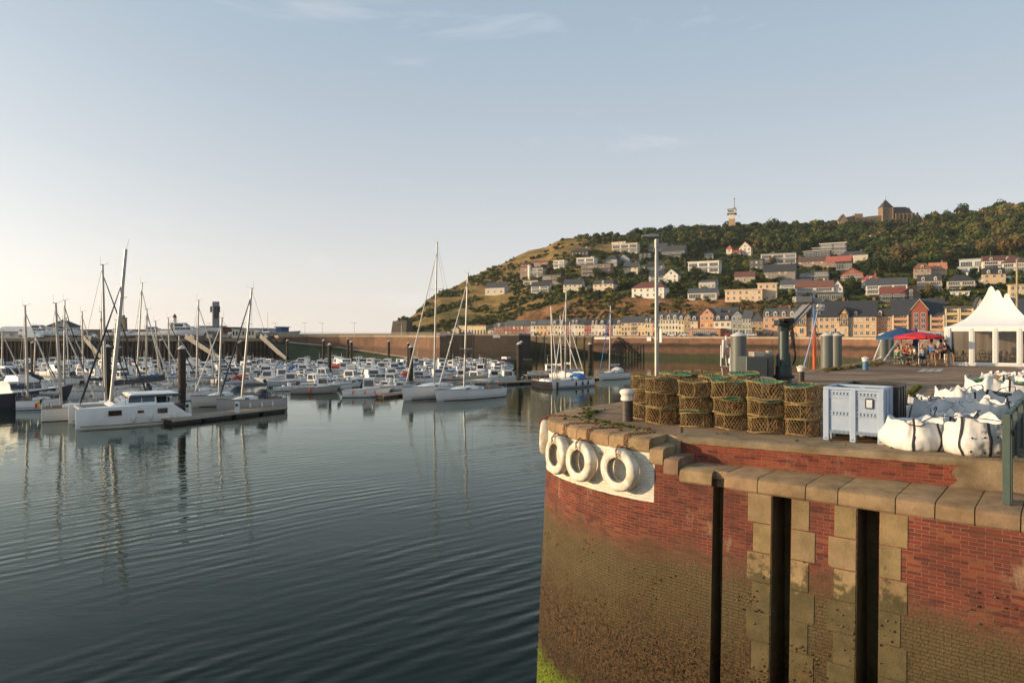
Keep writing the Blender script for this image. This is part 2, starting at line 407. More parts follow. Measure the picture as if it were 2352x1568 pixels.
 if tide:
  mr=_n(nt,'ShaderNodeMapRange');mr.inputs[3].default_value=.006;mr.inputs[4].default_value=.055;L.new(bb,mr.inputs[0]);L.new(mr.outputs[0],nn.inputs[1])
 else:nn.inputs[1].default_value=.007
 L.new(nn.outputs[0],h.inputs[2])
 bp=_n(nt,'ShaderNodeBump');bp.inputs['Strength'].default_value=1;bp.inputs['Distance'].default_value=1.0;L.new(h.outputs[0],bp.inputs['Height']);L.new(bp.outputs[0],b.inputs['Normal'])
 return m
def stone_mat(name,ca,cb,tide=None,sc=3.0):
 m=bpy.data.materials.new(name);m.use_nodes=True;nt=m.node_tree;L=nt.links;b=nt.nodes['Principled BSDF']
 g=_n(nt,'ShaderNodeNewGeometry')
 def noise(s,d=7,r=.65):
  n=_n(nt,'ShaderNodeTexNoise');n.inputs['Scale'].default_value=s;n.inputs['Detail'].default_value=d;n.inputs['Roughness'].default_value=r;L.new(g.outputs['Position'],n.inputs['Vector']);return n.outputs['Fac']
 def ramp(f,a,c,ca,cc):
  r=_n(nt,'ShaderNodeValToRGB');r.color_ramp.elements[0].position=a;r.color_ramp.elements[1].position=c;r.color_ramp.elements[0].color=(*ca,1);r.color_ramp.elements[1].color=(*cc,1);L.new(f,r.inputs[0]);return r.outputs[0]
 def mix(f,a,c):
  x=_n(nt,'ShaderNodeMix',data_type='RGBA');L.new(f,x.inputs[0]);L.new(a,x.inputs[6]);L.new(c,x.inputs[7]);return x.outputs[2]
 col=ramp(noise(sc),.3,.7,ca,cb)
 spk=ramp(noise(45,2),.66,.72,(0,0,0),(.6,.6,.6))
 col=mix(spk,col,ramp(noise(9),0,1,(.05,.035,.02),(.12,.09,.05)))
 oi=_n(nt,'ShaderNodeObjectInfo');mx=_n(nt,'ShaderNodeMix',data_type='RGBA',blend_type='MULTIPLY');mx.inputs[0].default_value=1;L.new(col,mx.inputs[6]);L.new(oi.outputs['Color'],mx.inputs[7]);col=mx.outputs[2]
 if tide:
  sx=_n(nt,'ShaderNodeSeparateXYZ');L.new(g.outputs['Position'],sx.inputs[0])
  def band(z,soft,amp,s):
   a=_n(nt,'ShaderNodeMath',operation='MULTIPLY_ADD');L.new(noise(s),a.inputs[0]);a.inputs[1].default_value=amp;L.new(sx.outputs['Z'],a.inputs[2])
   r=_n(nt,'ShaderNodeMapRange');r.inputs[1].default_value=z+amp*.5+soft;r.inputs[2].default_value=z+amp*.5-soft;L.new(a.outputs[0],r.inputs[0]);return r.outputs[0]
  col=mix(band(tide,.12,2.2,6),col,ramp(noise(3),.3,.7,(.060,.050,.024),(.125,.10,.046)))
  col=mix(band(tide-1.9,.5,2.0,2),col,ramp(noise(14),.38,.62,(.02,.012,.005),(.11,.065,.022)))
 L.new(col,b.inputs['Base Color']);b.inputs['Roughness'].default_value=.88;b.inputs['Specular IOR Level'].default_value=.25
 bp=_n(nt,'ShaderNodeBump');bp.inputs['Strength'].default_value=1;bp.inputs['Distance'].default_value=.014;L.new(noise(30,6,.7),bp.inputs['Height']);L.new(bp.outputs[0],b.inputs['Normal'])
 return m
BR_WALL=brick_mat('tidal_brick',True,4.72,white=(0,7.69,5.66))
BR_PAR=brick_mat('parapet_brick',False,c1=(.26,.05,.03),c2=(.17,.033,.022))
ST_COP=stone_mat('coping_stone',(.17,.115,.065),(.33,.23,.135))
ST_QUO=stone_mat('quoin_stone',(.17,.122,.062),(.30,.22,.115),tide=4.85)
ST_IN=stone_mat('shaded_slot_stone',(.07,.05,.028),(.12,.09,.05),tide=5.2)  # stone darker than the quoins: shade inside the slots is painted in
CONC=stone_mat('weathered_concrete',(.13,.095,.055),(.33,.25,.155),sc=1.6)
NOSE=[(3.35,21.0),(2.2,19.75),(1.49,18.8),(1.10,17.95),(.93,17.3),(.95,16.7),(1.20,15.85),(1.62,15.05),(2.10,14.35),(2.62,13.8),(3.1,13.42)]
NOSE=NOSE
WDIR=Vector((7.34-3.1,9.92-13.42)).normalized()
def smooth_line(pts,step=.12):
 out=[]
 P=[Vector(p) for p in pts]
 for i in range(len(P)-1):
  p0=P[max(i-1,0)];p1=P[i];p2=P[i+1];p3=P[min(i+2,len(P)-1)]
  n=max(2,int((p2-p1).length/step))
  for k in range(n):
   t=k/n
   out.append(.5*((2*p1)+(-p0+p2)*t+(2*p0-5*p1+4*p2-p3)*t*t+(-p0+3*p1-3*p2+p3)*t**3))
 out.append(P[-1]);return out
curve=smooth_line([(6.15,24.5)]+NOSE)
cs=[0.0]
for a,b in zip(curve,curve[1:]):cs.append(cs[-1]+(b-a).length)
S0=cs[-1]
def arc_at(s):
 """plan point and outward normal at arc length s measured from the junction (negative = round the nose)"""
 if s>=0:
  p=Vector((3.1,13.42))+WDIR*s;d=WDIR
 else:
  t=S0+s;i=0
  while i<len(cs)-2 and cs[i+1]<t:i+=1
  f=(t-cs[i])/(cs[i+1]-cs[i]);p=curve[i].lerp(curve[i+1],f)
  a=max(i-2,0);b=min(i+3,len(curve)-1);d=(curve[b]-curve[a]).normalized()
 return p,Vector((d.y,-d.x))
def s_of_u(u,D0=None):
 """arc length on the straight wall seen at column u"""
 k=(u-CU)/FL
 return(k*13.42-3.1)/(WDIR.x-k*WDIR.y)
quay=empty('quay_wall',(3,14,0),0,'brick and stone harbour wall with a rounded nose and three upright slots','harbour wall')
def local(o_parent):
 pass
def qb(mb,name,mat,smooth=False,label=None):
 mb.T=Matrix.Identity(4)
 o=mb.build(name,mat,None,smooth,label);o.parent=quay;o.matrix_parent_inverse=Matrix.Translation((-3,-14,0));return o
BAT=.045
def wall_sheet(s0,s1,z0,z1,off=0.0,ds=.12,dz=.35):
 mb=MB();n=max(1,int(math.ceil((s1-s0)/ds)));k=max(1,int(math.ceil((z1-z0)/dz)));uv=[]
 for j in range(k+1):
  z=lerp(z0,z1,j/k)
  for i in range(n+1):
   s=lerp(s0,s1,i/n);p,nn=arc_at(s);q=p+nn*(off+(QZ-z)*BAT)
   mb.v.append((q.x,q.y,z));uv.append((s+8,z))
 for j in range(k):
  for i in range(n):
   a=j*(n+1)+i;mb.f.append((a,a+1,a+n+2,a+n+1));mb.m.append(0)
 return mb,uv
def set_uv(o,uv):
 me=o.data;l=me.uv_layers.new(name='UVMap')
 for lp in me.loops:l.data[lp.index].uv=uv[lp.vertex_index]
slots=[(s_of_u(1640),s_of_u(1664),.28),(s_of_u(1776),s_of_u(1819),.62),(s_of_u(1971),s_of_u(2021),.62)]
edges=[-S0]+[x for sl in slots for x in sl[:2]]+[10.5]
ZB=-1.0
COPB=LZ-.28
for a,b in zip(edges[0::2],edges[1::2]):
 if a<0:
  mb,uv=wall_sheet(a,-.14,ZB,QZ-.28);o=qb(mb,'brick_face',BR_WALL,'all');set_uv(o,uv)
  mb,uv=wall_sheet(-.14,.0,ZB,QZ-.5);o=qb(mb,'brick_face',BR_WALL,'all');set_uv(o,uv)
  mb,uv=wall_sheet(0,.2,COPB,QZ-.5,ds=.1);o=qb(mb,'brick_face',BR_WALL,'all');set_uv(o,uv)
  mb,uv=wall_sheet(0,b,ZB,COPB);o=qb(mb,'brick_face',BR_WALL,'all');set_uv(o,uv)
 else:
  mb,uv=wall_sheet(a,b,ZB,COPB);o=qb(mb,'brick_face',BR_WALL,'all');set_uv(o,uv)
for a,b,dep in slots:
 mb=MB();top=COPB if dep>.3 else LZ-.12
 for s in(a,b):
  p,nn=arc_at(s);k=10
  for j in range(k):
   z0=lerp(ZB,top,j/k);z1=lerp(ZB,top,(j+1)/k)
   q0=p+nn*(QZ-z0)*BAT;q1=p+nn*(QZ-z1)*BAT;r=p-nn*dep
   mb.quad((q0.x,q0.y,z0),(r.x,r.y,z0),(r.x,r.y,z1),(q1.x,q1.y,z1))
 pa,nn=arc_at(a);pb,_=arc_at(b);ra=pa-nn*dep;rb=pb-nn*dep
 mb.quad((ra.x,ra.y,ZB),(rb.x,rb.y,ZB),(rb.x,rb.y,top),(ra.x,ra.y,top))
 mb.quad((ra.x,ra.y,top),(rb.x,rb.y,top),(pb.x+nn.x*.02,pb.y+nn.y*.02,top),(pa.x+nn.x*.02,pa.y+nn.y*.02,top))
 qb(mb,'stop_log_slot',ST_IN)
def quoin(u0,u1,z0,z1):
 a,b=s_of_u(u0),s_of_u(u1)
 mb=MB();e=.006
 def ring(off,z,ins):
  p,nn=arc_at(a+ins);q,_=arc_at(b-ins);o=off+(QZ-z)*BAT
  return(p.x+nn.x*o,p.y+nn.y*o),(q.x+nn.x*o,q.y+nn.y*o)
 g=.005
 (ax,ay),(bx,by)=ring(.013,z0+.012,g+.008);(cx,cy),(dx,dy)=ring(.013,z1-.012,g+.008)
 (ex,ey),(fx,fy)=ring(-.05,z0+.008,g);(gx,gy),(hx,hy)=ring(-.05,z1-.008,g)
 (ix,iy),(jx,jy)=ring(.006,z0+.006,g);(kx,ky),(lx,ly)=ring(.006,z1-.006,g)
 v=[(ax,ay,z0+.012),(bx,by,z0+.02),(dx,dy,z1-.02),(cx,cy,z1-.02),(ix,iy,z0+.008),(jx,jy,z0+.008),(lx,ly,z1-.008),(kx,ky,z1-.008),(ex,ey,z0+.008),(fx,fy,z0+.008),(hx,hy,z1-.008),(gx,gy,z1-.008)]
 f=[(0,1,2,3)]+[(i,i+4,(i+1)%4+4,(i+1)%4) for i in range(4)]+[(i+4,i+8,(i+1)%4+8,(i+1)%4+4) for i in range(4)]
 mb.add(v,f);mb.fix=True
 o=qb(mb,'quoin_stone',ST_QUO);t=.86+rnd.random()*.26;o.color=(t,t*rnd.uniform(.96,1.03),t*rnd.uniform(.92,1.05),1)
zq=COPB
for k in range(14):
 z1=zq;z0=z1-.52;zq=z0
 if z0<ZB:break
 odd=k%2
 quoin(1720 if not odd else 1733,1775,z0,z1)
 quoin(1820,1862 if not odd else 1876,z0,z1)
 quoin(1918 if not odd else 1905,1970,z0,z1)
 quoin(2022,2088 if not odd else 2073,z0,z1)
def coping(s0,s1,ztop,width,h=.28,over=.035,notch=None):
 n=max(2,int((s1-s0)/.15));rings=[]
 g=.008;jit=rnd.uniform(-.008,.008)
 for i in range(n+1):
  s=lerp(s0+g,s1-g,i/n);p,nn=arc_at(s)
  e=.012 if i in(0,n) else 0
  prof=[(-width,ztop-e),(-.07,ztop-e+jit*.3),(-.02+over-e,ztop-.05),(over-e,ztop-.11),(over+.01-e,ztop-h+.03),(over-.01-e,ztop-h),(-width,ztop-h)]
  rings.append([(p.x+nn.x*(o+mnoise.noise((p.x*2,p.y*2,z*3))*.012),p.y+nn.y*(o+mnoise.noise((p.x*2.3,p.y*2,z*3))*.012),z+mnoise.noise((p.x*1.5,p.y*1.5,o))*.008) for o,z in prof])
 mb=MB().loft(rings);o=qb(mb,'coping_stone',ST_COP,35);t=.82+rnd.random()*.34;o.color=(t,t*rnd.uniform(.95,1.02),t*rnd.uniform(.9,1.05),1)
 return o
sN=-.42
s=-S0
cuts=[]
while s<sN-.5:cuts.append(s);s+=rnd.uniform(.85,1.15)
cuts.append(sN)
for a,b in zip(cuts,cuts[1:]):coping(a,b,QZ+.003,.95,h=.29)
for i,(a,b) in enumerate(((sN,sN+.30),(sN+.30,sN+.62))):
 coping(a,b,QZ-.165*(i+1),1.25,h=.34,over=.05)
lc=[s_of_u(x) for x in(1600,1640)]
us=[.2,s_of_u(1637)]
for a,b in zip(us,us[1:]):coping(a,b,LZ,2.3)
us=[s_of_u(1664),s_of_u(1740),s_of_u(1851),s_of_u(1925),s_of_u(2057),s_of_u(2148),s_of_u(2240),s_of_u(2345),8.6,9.9]
for a,b in zip(us,us[1:]):coping(a,b,LZ,2.3)
a,b=s_of_u(1637),s_of_u(1664)
p,nn=arc_at((a+b)/2);mb=MB()
pa,_=arc_at(a);pb,_=arc_at(b)
q=[(pa-nn*2.3),(pb-nn*2.3),(pb-nn*.12),(pa-nn*.12)]
mb.prism([(v.x,v.y) for v in q],LZ-.3,LZ-.004);qb(mb,'coping_stone',ST_COP)
PA,PB=Vector((3.40,14.02)),Vector((8.08,11.28));pd=(PB-PA).normalized();pn=Vector((pd.y,-pd.x));Lp=8.3
mb=MB();uvp=[]
for i in range(2):
 for z in(LZ-.02,QZ-.14):
  q=PA+pd*(Lp*i);mb.v.append((q.x,q.y,z));uvp.append((Lp*i,z))
mb.f.append((0,2,3,1));mb.m.append(0);o=qb(mb,'parapet_brick_face',BR_PAR);set_uv(o,uvp)
mb=MB();q0=PA+pd*4.75;
rs=[]
for k,z in enumerate((LZ-.02,LZ+.1,LZ+.22,LZ+.34,QZ-.1)):
 e=(-.06,.08,-.02,.05,.3)[k];a=q0+pd*e+pn*.02;b=PA+pd*Lp+pn*.02;rs.append([(a.x,a.y,z),(b.x,b.y,z),(b.x-pn.x*.1,b.y-pn.y*.1,z),(a.x-pn.x*.1,a.y-pn.y*.1,z)])
mb.loft(rs);qb(mb,'rendered_patch',CONC)
rings=[]
for i in range(60):
 q=PA+pd*(Lp*i/59-.02);w_=mnoise.noise((i*.37,0,0))*.015
 prof=[(-.9,QZ),(-.06,QZ+.004),(.0+w_,QZ-.02),(.035+w_,QZ-.06),(.03+w_,QZ-.14+mnoise.noise((i*.8,3,0))*.02),(-.2,QZ-.15),(-.9,QZ-.15)]
 rings.append([(q.x+pn.x*o,q.y+pn.y*o,z) for o,z in prof])
qb(MB().loft(rings),'concrete_band',CONC,40)
mb=MB();c0,n0=arc_at(sN);c0=c0-n0*.95
A=Vector((3.05,14.6));B=Vector((3.46,13.98))
mb.add([(A.x,A.y,QZ+.004),(A.x-.14,A.y-.1,QZ),(B.x,B.y,QZ-.02),(B.x-.12,B.y-.3,LZ),(A.x,A.y,LZ-.1),(B.x+.05,B.y+.05,LZ-.1)],[(0,1,3,2),(1,4,3),(0,2,5,4),(3,4,5),(2,3,5)])
mb.fix=True;qb(mb,'step_cheek',CONC)
def quay_ground_mat():
 m=bpy.data.materials.new('quay_concrete');m.use_nodes=True;nt=m.node_tree;L=nt.links;b=nt.nodes['Principled BSDF']
 g=_n(nt,'ShaderNodeNewGeometry')
 def noise(s,d=7,r=.65,st=None):
  n=_n(nt,'ShaderNodeTexNoise');n.inputs['Scale'].default_value=s;n.inputs['Detail'].default_value=d;n.inputs['Roughness'].default_value=r
  src=g.outputs['Position']
  if st:mp=_n(nt,'ShaderNodeMapping');mp.inputs['Scale'].default_value=st;L.new(src,mp.inputs[0]);src=mp.outputs[0]
  L.new(src,n.inputs['Vector']);return n.outputs['Fac']
 def ramp(f,a,c,ca,cc):
  r=_n(nt,'ShaderNodeValToRGB');r.color_ramp.elements[0].position=a;r.color_ramp.elements[1].position=c;r.color_ramp.elements[0].color=(*ca,1);r.color_ramp.elements[1].color=(*cc,1);L.new(f,r.inputs[0]);return r.outputs[0]
 def mix(f,a,c):
  x=_n(nt,'ShaderNodeMix',data_type='RGBA');L.new(f,x.inputs[0])
  for s,v in((6,a),(7,c)):
   if isinstance(v,tuple):x.inputs[s].default_value=(*v,1)
   else:L.new(v,x.inputs[s])
  return x.outputs[2]
 col=ramp(noise(.8),.3,.7,(.19,.115,.066),(.36,.235,.14))
 col=mix(ramp(noise(60,3),.55,.7,(0,0,0),(.35,.35,.35)),col,(.30,.23,.16))
 col=mix(ramp(noise(.16,5,.6,(1,2.2,1)),.52,.56,(0,0,0),(.6,.6,.6)),col,(.10,.075,.055))
 mp=_n(nt,'ShaderNodeMapping');mp.inputs['Rotation'].default_value=(0,0,R(14));L.new(g.outputs['Position'],mp.inputs[0])
 br=_n(nt,'ShaderNodeTexBrick');br.offset=0;br.inputs['Scale'].default_value=1;br.inputs['Brick Width'].default_value=5.1;br.inputs['Row Height'].default_value=4.2;br.inputs['Mortar Size'].default_value=.03;br.inputs['Mortar Smooth'].default_value=.2
 L.new(mp.outputs[0],br.inputs['Vector'])
 col=mix(ramp(br.outputs['Fac'],.3,.9,(0,0,0),(.85,.85,.85)),col,(.035,.028,.018))
 L.new(col,b.inputs['Base Color']);b.inputs['Roughness'].default_value=.9;b.inputs['Specular IOR Level'].default_value=.25
 a=_n(nt,'ShaderNodeMath',operation='MULTIPLY_ADD');L.new(br.outputs['Fac'],a.inputs[0]);a.inputs[1].default_value=-.02
 c=_n(nt,'ShaderNodeMath',operation='MULTIPLY');L.new(noise(35,5),c.inputs[0]);c.inputs[1].default_value=.008;L.new(c.outputs[0],a.inputs[2])
 bp=_n(nt,'ShaderNodeBump');bp.inputs['Distance'].default_value=1;L.new(a.outputs[0],bp.inputs['Height']);L.new(bp.outputs[0],b.inputs['Normal'])
 return m
QG=quay_ground_mat()
poly=[]
for i in range(0,len(curve)):
 p,nn=arc_at(cs[i]-S0)
 if cs[i]-S0<sN-.05:q=p-nn*.06;poly.append((q.x,q.y))
poly2=poly+[(3.0,14.7),(3.42,14.06)]+[((PA+pd*Lp*k).x-pn.x*.03,(PA+pd*Lp*k).y-pn.y*.03) for k in(.3,.7,1)]+[(30,5),(200,5),(200,150),(102,150)]
poly2.append((30.5,56.5))
mb=MB();mb.add([(x,y,QZ-.004) for x,y in poly2],[tuple(range(len(poly2)))])
o=mb.build('quay_surface',QG);tag(o,'worn brown concrete top of the quay with weedy slab joints','ground',kind='structure')
mb=MB();mb.quad((6.15,24.5,ZB),(30.5,56.5,ZB),(30.5,56.5,QZ-.01),(6.15,24.5,QZ-.01));mb.quad((30.5,56.5,ZB),(102,150,ZB),(102,150,QZ-.01),(30.5,56.5,QZ-.01))
qb(mb,'rear_face',CONC)
for k in range(26):
 t0,t1=k*1.55,k*1.55+1.53;d=Vector((24.35,32)).normalized();n=Vector((-d.y,d.x));a=Vector((6.15,24.5))+d*t0;b=Vector((6.15,24.5))+d*t1
 mb=MB().prism([(a.x+n.x*.03,a.y+n.y*.03),(a.x-n.x*.7,a.y-n.y*.7),(b.x-n.x*.7,b.y-n.y*.7),(b.x+n.x*.03,b.y+n.y*.03)],QZ-.35,QZ+.01)
 o=qb(mb,'kerb_stone',ST_COP);t=.75+rnd.random()*.4;o.color=(t,t,t,1)
 # ================================================================ FAR SHORE: hill, quays, jetty
SIL=[(900,768),(907,765),(908,745),(911,734),(920,730),(941,730),(956,719),(968,709),(979,687),(1000,679),(1008,669),(1052,654),(1091,632),(1137,611.6),(1167,599),(1192,587),(1214,577),(1253,569),(1278,554),(1298,546.5),(1314,545.5),(1358,541),(1405,539),(1439,538),(1455,534),(1491,537),(1570,530),(1700,527),(1800,522),(1900,521),(2044,516),(2160,508),(2250,498),(2352,475),(2450,455),(2600,440),(2900,430)]
DQ=[(900,470),(1020,452),(1135,436),(1560,356),(1830,306),(2100,280),(2352,262),(2900,235)]
DR=[(900,490),(980,560),(1200,680),(1680,730),(2352,690),(2900,640)]
VC=[(900,760),(960,752),(1020,742),(1135,735),(1200,720),(1290,700),(1400,690),(1560,690),(1700,695),(1830,702),(2000,700),(2352,695),(2900,690)]
def hillD(u,t):
 """t: 0 foot, .1 top of the earth cliff, 1 ridge, beyond 1 the far side"""
 a,b=interp(u,DQ)+14,interp(u,DR)
 return lerp(a,b,t)
def hillV(u,t):
 vs,vc=interp(u,SIL),interp(u,VC);vf=767.5
 vc=max(vc,vs+2)
 if t<=.1:k=t/.1;return lerp(vf,vc,k**.8)
 k=(t-.1)/.9
 return lerp(vc,vs,k**.82)
def hnoise(x,y):
 return mnoise.noise((x*.018,y*.018,0))*2.2+mnoise.noise((x*.07,y*.07,3))*1.0
def hill_pos(u,t,nz=True):
 tt=min(t,1.0);D=hillD(u,t);v=hillV(u,tt)
 z=CZ-(v-CV)*hillD(u,tt)/FL
 if t>1:z-=(t-1)*60
 x=(u-CU)*D/FL
 if nz:
  k=min(1,max(0,t*6))*(1 if t<.9 else.5)*min(1,max(.15,(z-6)/25));z+=hnoise(x,D)*k
 return Vector((x,D,z))
def hill_at(u,v):
 """surface point seen at photo position (u, v)"""
 lo,hi=0.0,1.0
 for _ in range(24):
  m=(lo+hi)/2;p=hill_pos(u,m);pv=CV-(p.z-CZ)*FL/p.y
  if pv>v:lo=m
  else:hi=m
 return hill_pos(u,(lo+hi)/2),(lo+hi)/2
def hill_mat():
 m=bpy.data.materials.new('hillside');m.use_nodes=True;nt=m.node_tree;L=nt.links;b=nt.nodes['Principled BSDF']
 g=_n(nt,'ShaderNodeNewGeometry');at=_n(nt,'ShaderNodeAttribute');at.attribute_name='earth'
 def noise(s,d=7,r=.65,st=None):
  n=_n(nt,'ShaderNodeTexNoise');n.inputs['Scale'].default_value=s;n.inputs['Detail'].default_value=d;n.inputs['Roughness'].default_value=r
  src=g.outputs['Position']
  if st:mp=_n(nt,'ShaderNodeMapping');mp.inputs['Scale'].default_value=st;L.new(src,mp.inputs[0]);src=mp.outputs[0]
  L.new(src,n.inputs['Vector']);return n.outputs['Fac']
 def ramp(f,a,c,ca,cc):
  r=_n(nt,'ShaderNodeValToRGB');r.color_ramp.elements[0].position=a;r.color_ramp.elements[1].position=c;r.color_ramp.elements[0].color=(*ca,1);r.color_ramp.elements[1].color=(*cc,1);L.new(f,r.inputs[0]);return r.outputs[0]
 def mix(f,a,c):
  x=_n(nt,'ShaderNodeMix',data_type='RGBA');L.new(f,x.inputs[0]);L.new(a,x.inputs[6]);L.new(c,x.inputs[7]);return x.outputs[2]
 dry=ramp(noise(.09,10,.75),.40,.62,(.17,.125,.040),(.42,.26,.095))
 grn=ramp(noise(.12,6),.3,.7,(.050,.070,.017),(.125,.130,.034))
 sc=_n(nt,'ShaderNodeSeparateColor');L.new(at.outputs['Color'],sc.inputs[0])
 f=_n(nt,'ShaderNodeMath',operation='MULTIPLY_ADD');L.new(noise(.035,6,.7),f.inputs[0]);f.inputs[1].default_value=1.1;L.new(sc.outputs[1],f.inputs[2])
 r=_n(nt,'ShaderNodeMapRange');r.inputs[1].default_value=.72;r.inputs[2].default_value=.98;L.new(f.outputs[0],r.inputs[0])
 col=mix(r.outputs[0],grn,dry)
 ear=ramp(noise(.09,8,.7,(1,1,.5)),.35,.6,(.085,.055,.018),(.36,.185,.085))
 chalk=ramp(noise(.16,8,.7),.60,.70,(0,0,0),(1,1,1))
 ear=mix(chalk,ear,ramp(noise(.5),.3,.7,(.30,.22,.15),(.44,.37,.28)))
 col=mix(sc.outputs[0],col,ear)
 L.new(col,b.inputs['Base Color']);b.inputs['Roughness'].default_value=.95;b.inputs['Specular IOR Level'].default_value=.1
 bp=_n(nt,'ShaderNodeBump');bp.inputs['Distance'].default_value=2.6;L.new(noise(.28,9,.75),bp.inputs['Height']);L.new(bp.outputs[0],b.inputs['Normal'])
 return m
HM=hill_mat()
us=[900,903,906,907,908,910]+list(range(914,1300,6))+list(range(1300,2960,9))
ts=[0,.012,.025,.04,.055,.07,.085,.1]+[.1+.9*(k/60) for k in range(1,61)]+[1.03,1.1,1.3,1.8,2.5]
mb=MB();ea=[]
for t in ts:
 for u in us:
  p=hill_pos(u,t)
  if t==0:p.z=4.0
  mb.v.append(tuple(p))
  e=1.0 if(.004<t<.1) else max(0,1-(t-.1)/.04) if t>=.1 else 0
  if u<1150:e*=max(0.0,1-(u-905)/60) if t>.03 else.8
  e*=.5+.5*min(1,max(0,(1900-u)/200)) if u>1700 else 1
  dry=.75 if u<1000 else interp(u,[(1000,.65),(1250,.45),(1420,.15),(1500,0)])
  if 1150<u<1440 and t>.72:dry=.8
  if t<.3 and u<1300:dry=.35
  ea.append((e,dry,0,1))
n=len(us)
for j in range(len(ts)-1):
 for i in range(n-1):mb.f.append((j*n+i,j*n+i+1,(j+1)*n+i+1,(j+1)*n+i))
me=mb.m=[0]*len(mb.f)
hill=mb.build('hill',HM,None,'all');tag(hill,'steep headland of dry grass, scrub and bare earth above the harbour','hill',kind='structure')
ca=hill.data.color_attributes.new('earth','FLOAT_COLOR','POINT');ca.data.foreach_set('color',[c for e in ea for c in e])
FG=M('asphalt',(.055,.05,.045),.9,var=.3,scale=.4,world=True,bump=.01)
far_edge=[W(1362,819),W(1560,823.3),W(1837,830),W(2100,842),W(2352,858)]
far_edge=[Vector((x.x,x.y)) for x in far_edge]
far_edge.append(far_edge[-1]+(far_edge[-1]-far_edge[-2])*1.5)
L0=XD(1080,300,0);Lx=Vector((L0.x,L0.y))
poly=[(p.x,p.y) for p in far_edge]+[(600,250),(700,700),(-60,700),(XD(930,520,0).x,520),(XD(930,440,0).x,440),(XD(1205,300,0).x,300),(far_edge[0].x-3,far_edge[0].y+12)]
mb=MB().add([(x,y,FZ) for x,y in poly],[tuple(range(len(poly)))]);o=mb.build('town_quay_ground',FG);tag(o,'grey asphalt quay in front of the town houses','ground',kind='structure')
FARB=M('far_wall_brick',(.16,.062,.035),.9,var=.3,scale=.35,world=True,bump=.06,bscale=1.5,col2=(.25,.13,.075))
def tidewall_mat(name,ca,cb,zt,mid=False,weed=(.035,.045,.012),dark=(.05,.035,.02)):
 m=bpy.data.materials.new(name);m.use_nodes=True;nt=m.node_tree;L=nt.links;b=nt.nodes['Principled BSDF']
 g=_n(nt,'ShaderNodeNewGeometry');sx=_n(nt,'ShaderNodeSeparateXYZ');L.new(g.outputs['Position'],sx.inputs[0])
 def noise(s,st=None,r=.65):
  n=_n(nt,'ShaderNodeTexNoise');n.inputs['Scale'].default_value=s;n.inputs['Detail'].default_value=7;n.inputs['Roughness'].default_value=r
  src=g.outputs['Position']
  if st:mp=_n(nt,'ShaderNodeMapping');mp.inputs['Scale'].default_value=st;L.new(src,mp.inputs[0]);src=mp.outputs[0]
  L.new(src,n.inputs['Vector']);return n.outputs['Fac']
 def ramp(f,a,c,ca,cc):
  r=_n(nt,'ShaderNodeValToRGB');r.color_ramp.elements[0].position=a;r.color_ramp.elements[1].position=c;r.color_ramp.elements[0].color=(*ca,1);r.color_ramp.elements[1].color=(*cc,1);L.new(f,r.inputs[0]);return r.outputs[0]
 def mix(f,a,c):
  x=_n(nt,'ShaderNodeMix',data_type='RGBA');L.new(f,x.inputs[0])
  for s,v in((6,a),(7,c)):
   if isinstance(v,tuple):x.inputs[s].default_value=(*v,1)
   else:L.new(v,x.inputs[s])
  return x.outputs[2]
 def band(z,soft,amp,s,st=None):
  a=_n(nt,'ShaderNodeMath',operation='MULTIPLY_ADD');L.new(noise(s,st),a.inputs[0]);a.inputs[1].default_value=amp;L.new(sx.outputs['Z'],a.inputs[2])
  r=_n(nt,'ShaderNodeMapRange');r.inputs[1].default_value=z+amp*.5+soft;r.inputs[2].default_value=z+amp*.5-soft;L.new(a.outputs[0],r.inputs[0]);return r.outputs[0]
 col=ramp(noise(.25),.3,.7,ca,cb)
 col=mix(ramp(noise(.5,(1,1,.12)),.52,.75,(0,0,0),(.7,.7,.7)),col,dark)
 col=mix(band(zt,.25,2.0,.18),col,ramp(noise(.3),.3,.7,tuple(c*.55 for c in ca),tuple(c*.62 for c in cb)))
 if mid:
  mm=_n(nt,'ShaderNodeMath',operation='MULTIPLY');L.new(band(5.3,.3,1.2,.2),mm.inputs[0]);k_=_n(nt,'ShaderNodeMath',operation='SUBTRACT');k_.inputs[0].default_value=1;L.new(band(3.9,.5,1.6,.22),k_.inputs[1]);L.new(k_.outputs[0],mm.inputs[1]);col=mix(mm.outputs[0],col,(.030,.022,.010))
 col=mix(band(1.9 if mid else 1.5,.35,1.4,.35),col,ramp(noise(.8),.3,.7,weed,(.022,.022,.010)))
 L.new(col,b.inputs['Base Color']);b.inputs['Roughness'].default_value=.85
 bp=_n(nt,'ShaderNodeBump');bp.inputs['Distance'].default_value=.15;L.new(noise(1.6),bp.inputs['Height']);L.new(bp.outputs[0],b.inputs['Normal'])
 return m
TW=tidewall_mat('far_quay_masonry',(.13,.058,.036),(.25,.125,.075),4.6,mid=True)
TJ=tidewall_mat('jetty_masonry',(.14,.075,.046),(.24,.135,.08),4.6,weed=(.05,.06,.012))
TD=tidewall_mat('shaded_head_masonry',(.024,.017,.012),(.052,.036,.024),3.5,dark=(.02,.016,.014))  # mole masonry darkened: the head face's shadow is put into its colour
PALE=M('pale_concrete',(.36,.29,.21),.9,var=.2,scale=.5,world=True)
WHITEP=M('white_paint',(.72,.70,.66),.6,var=.06,scale=2)
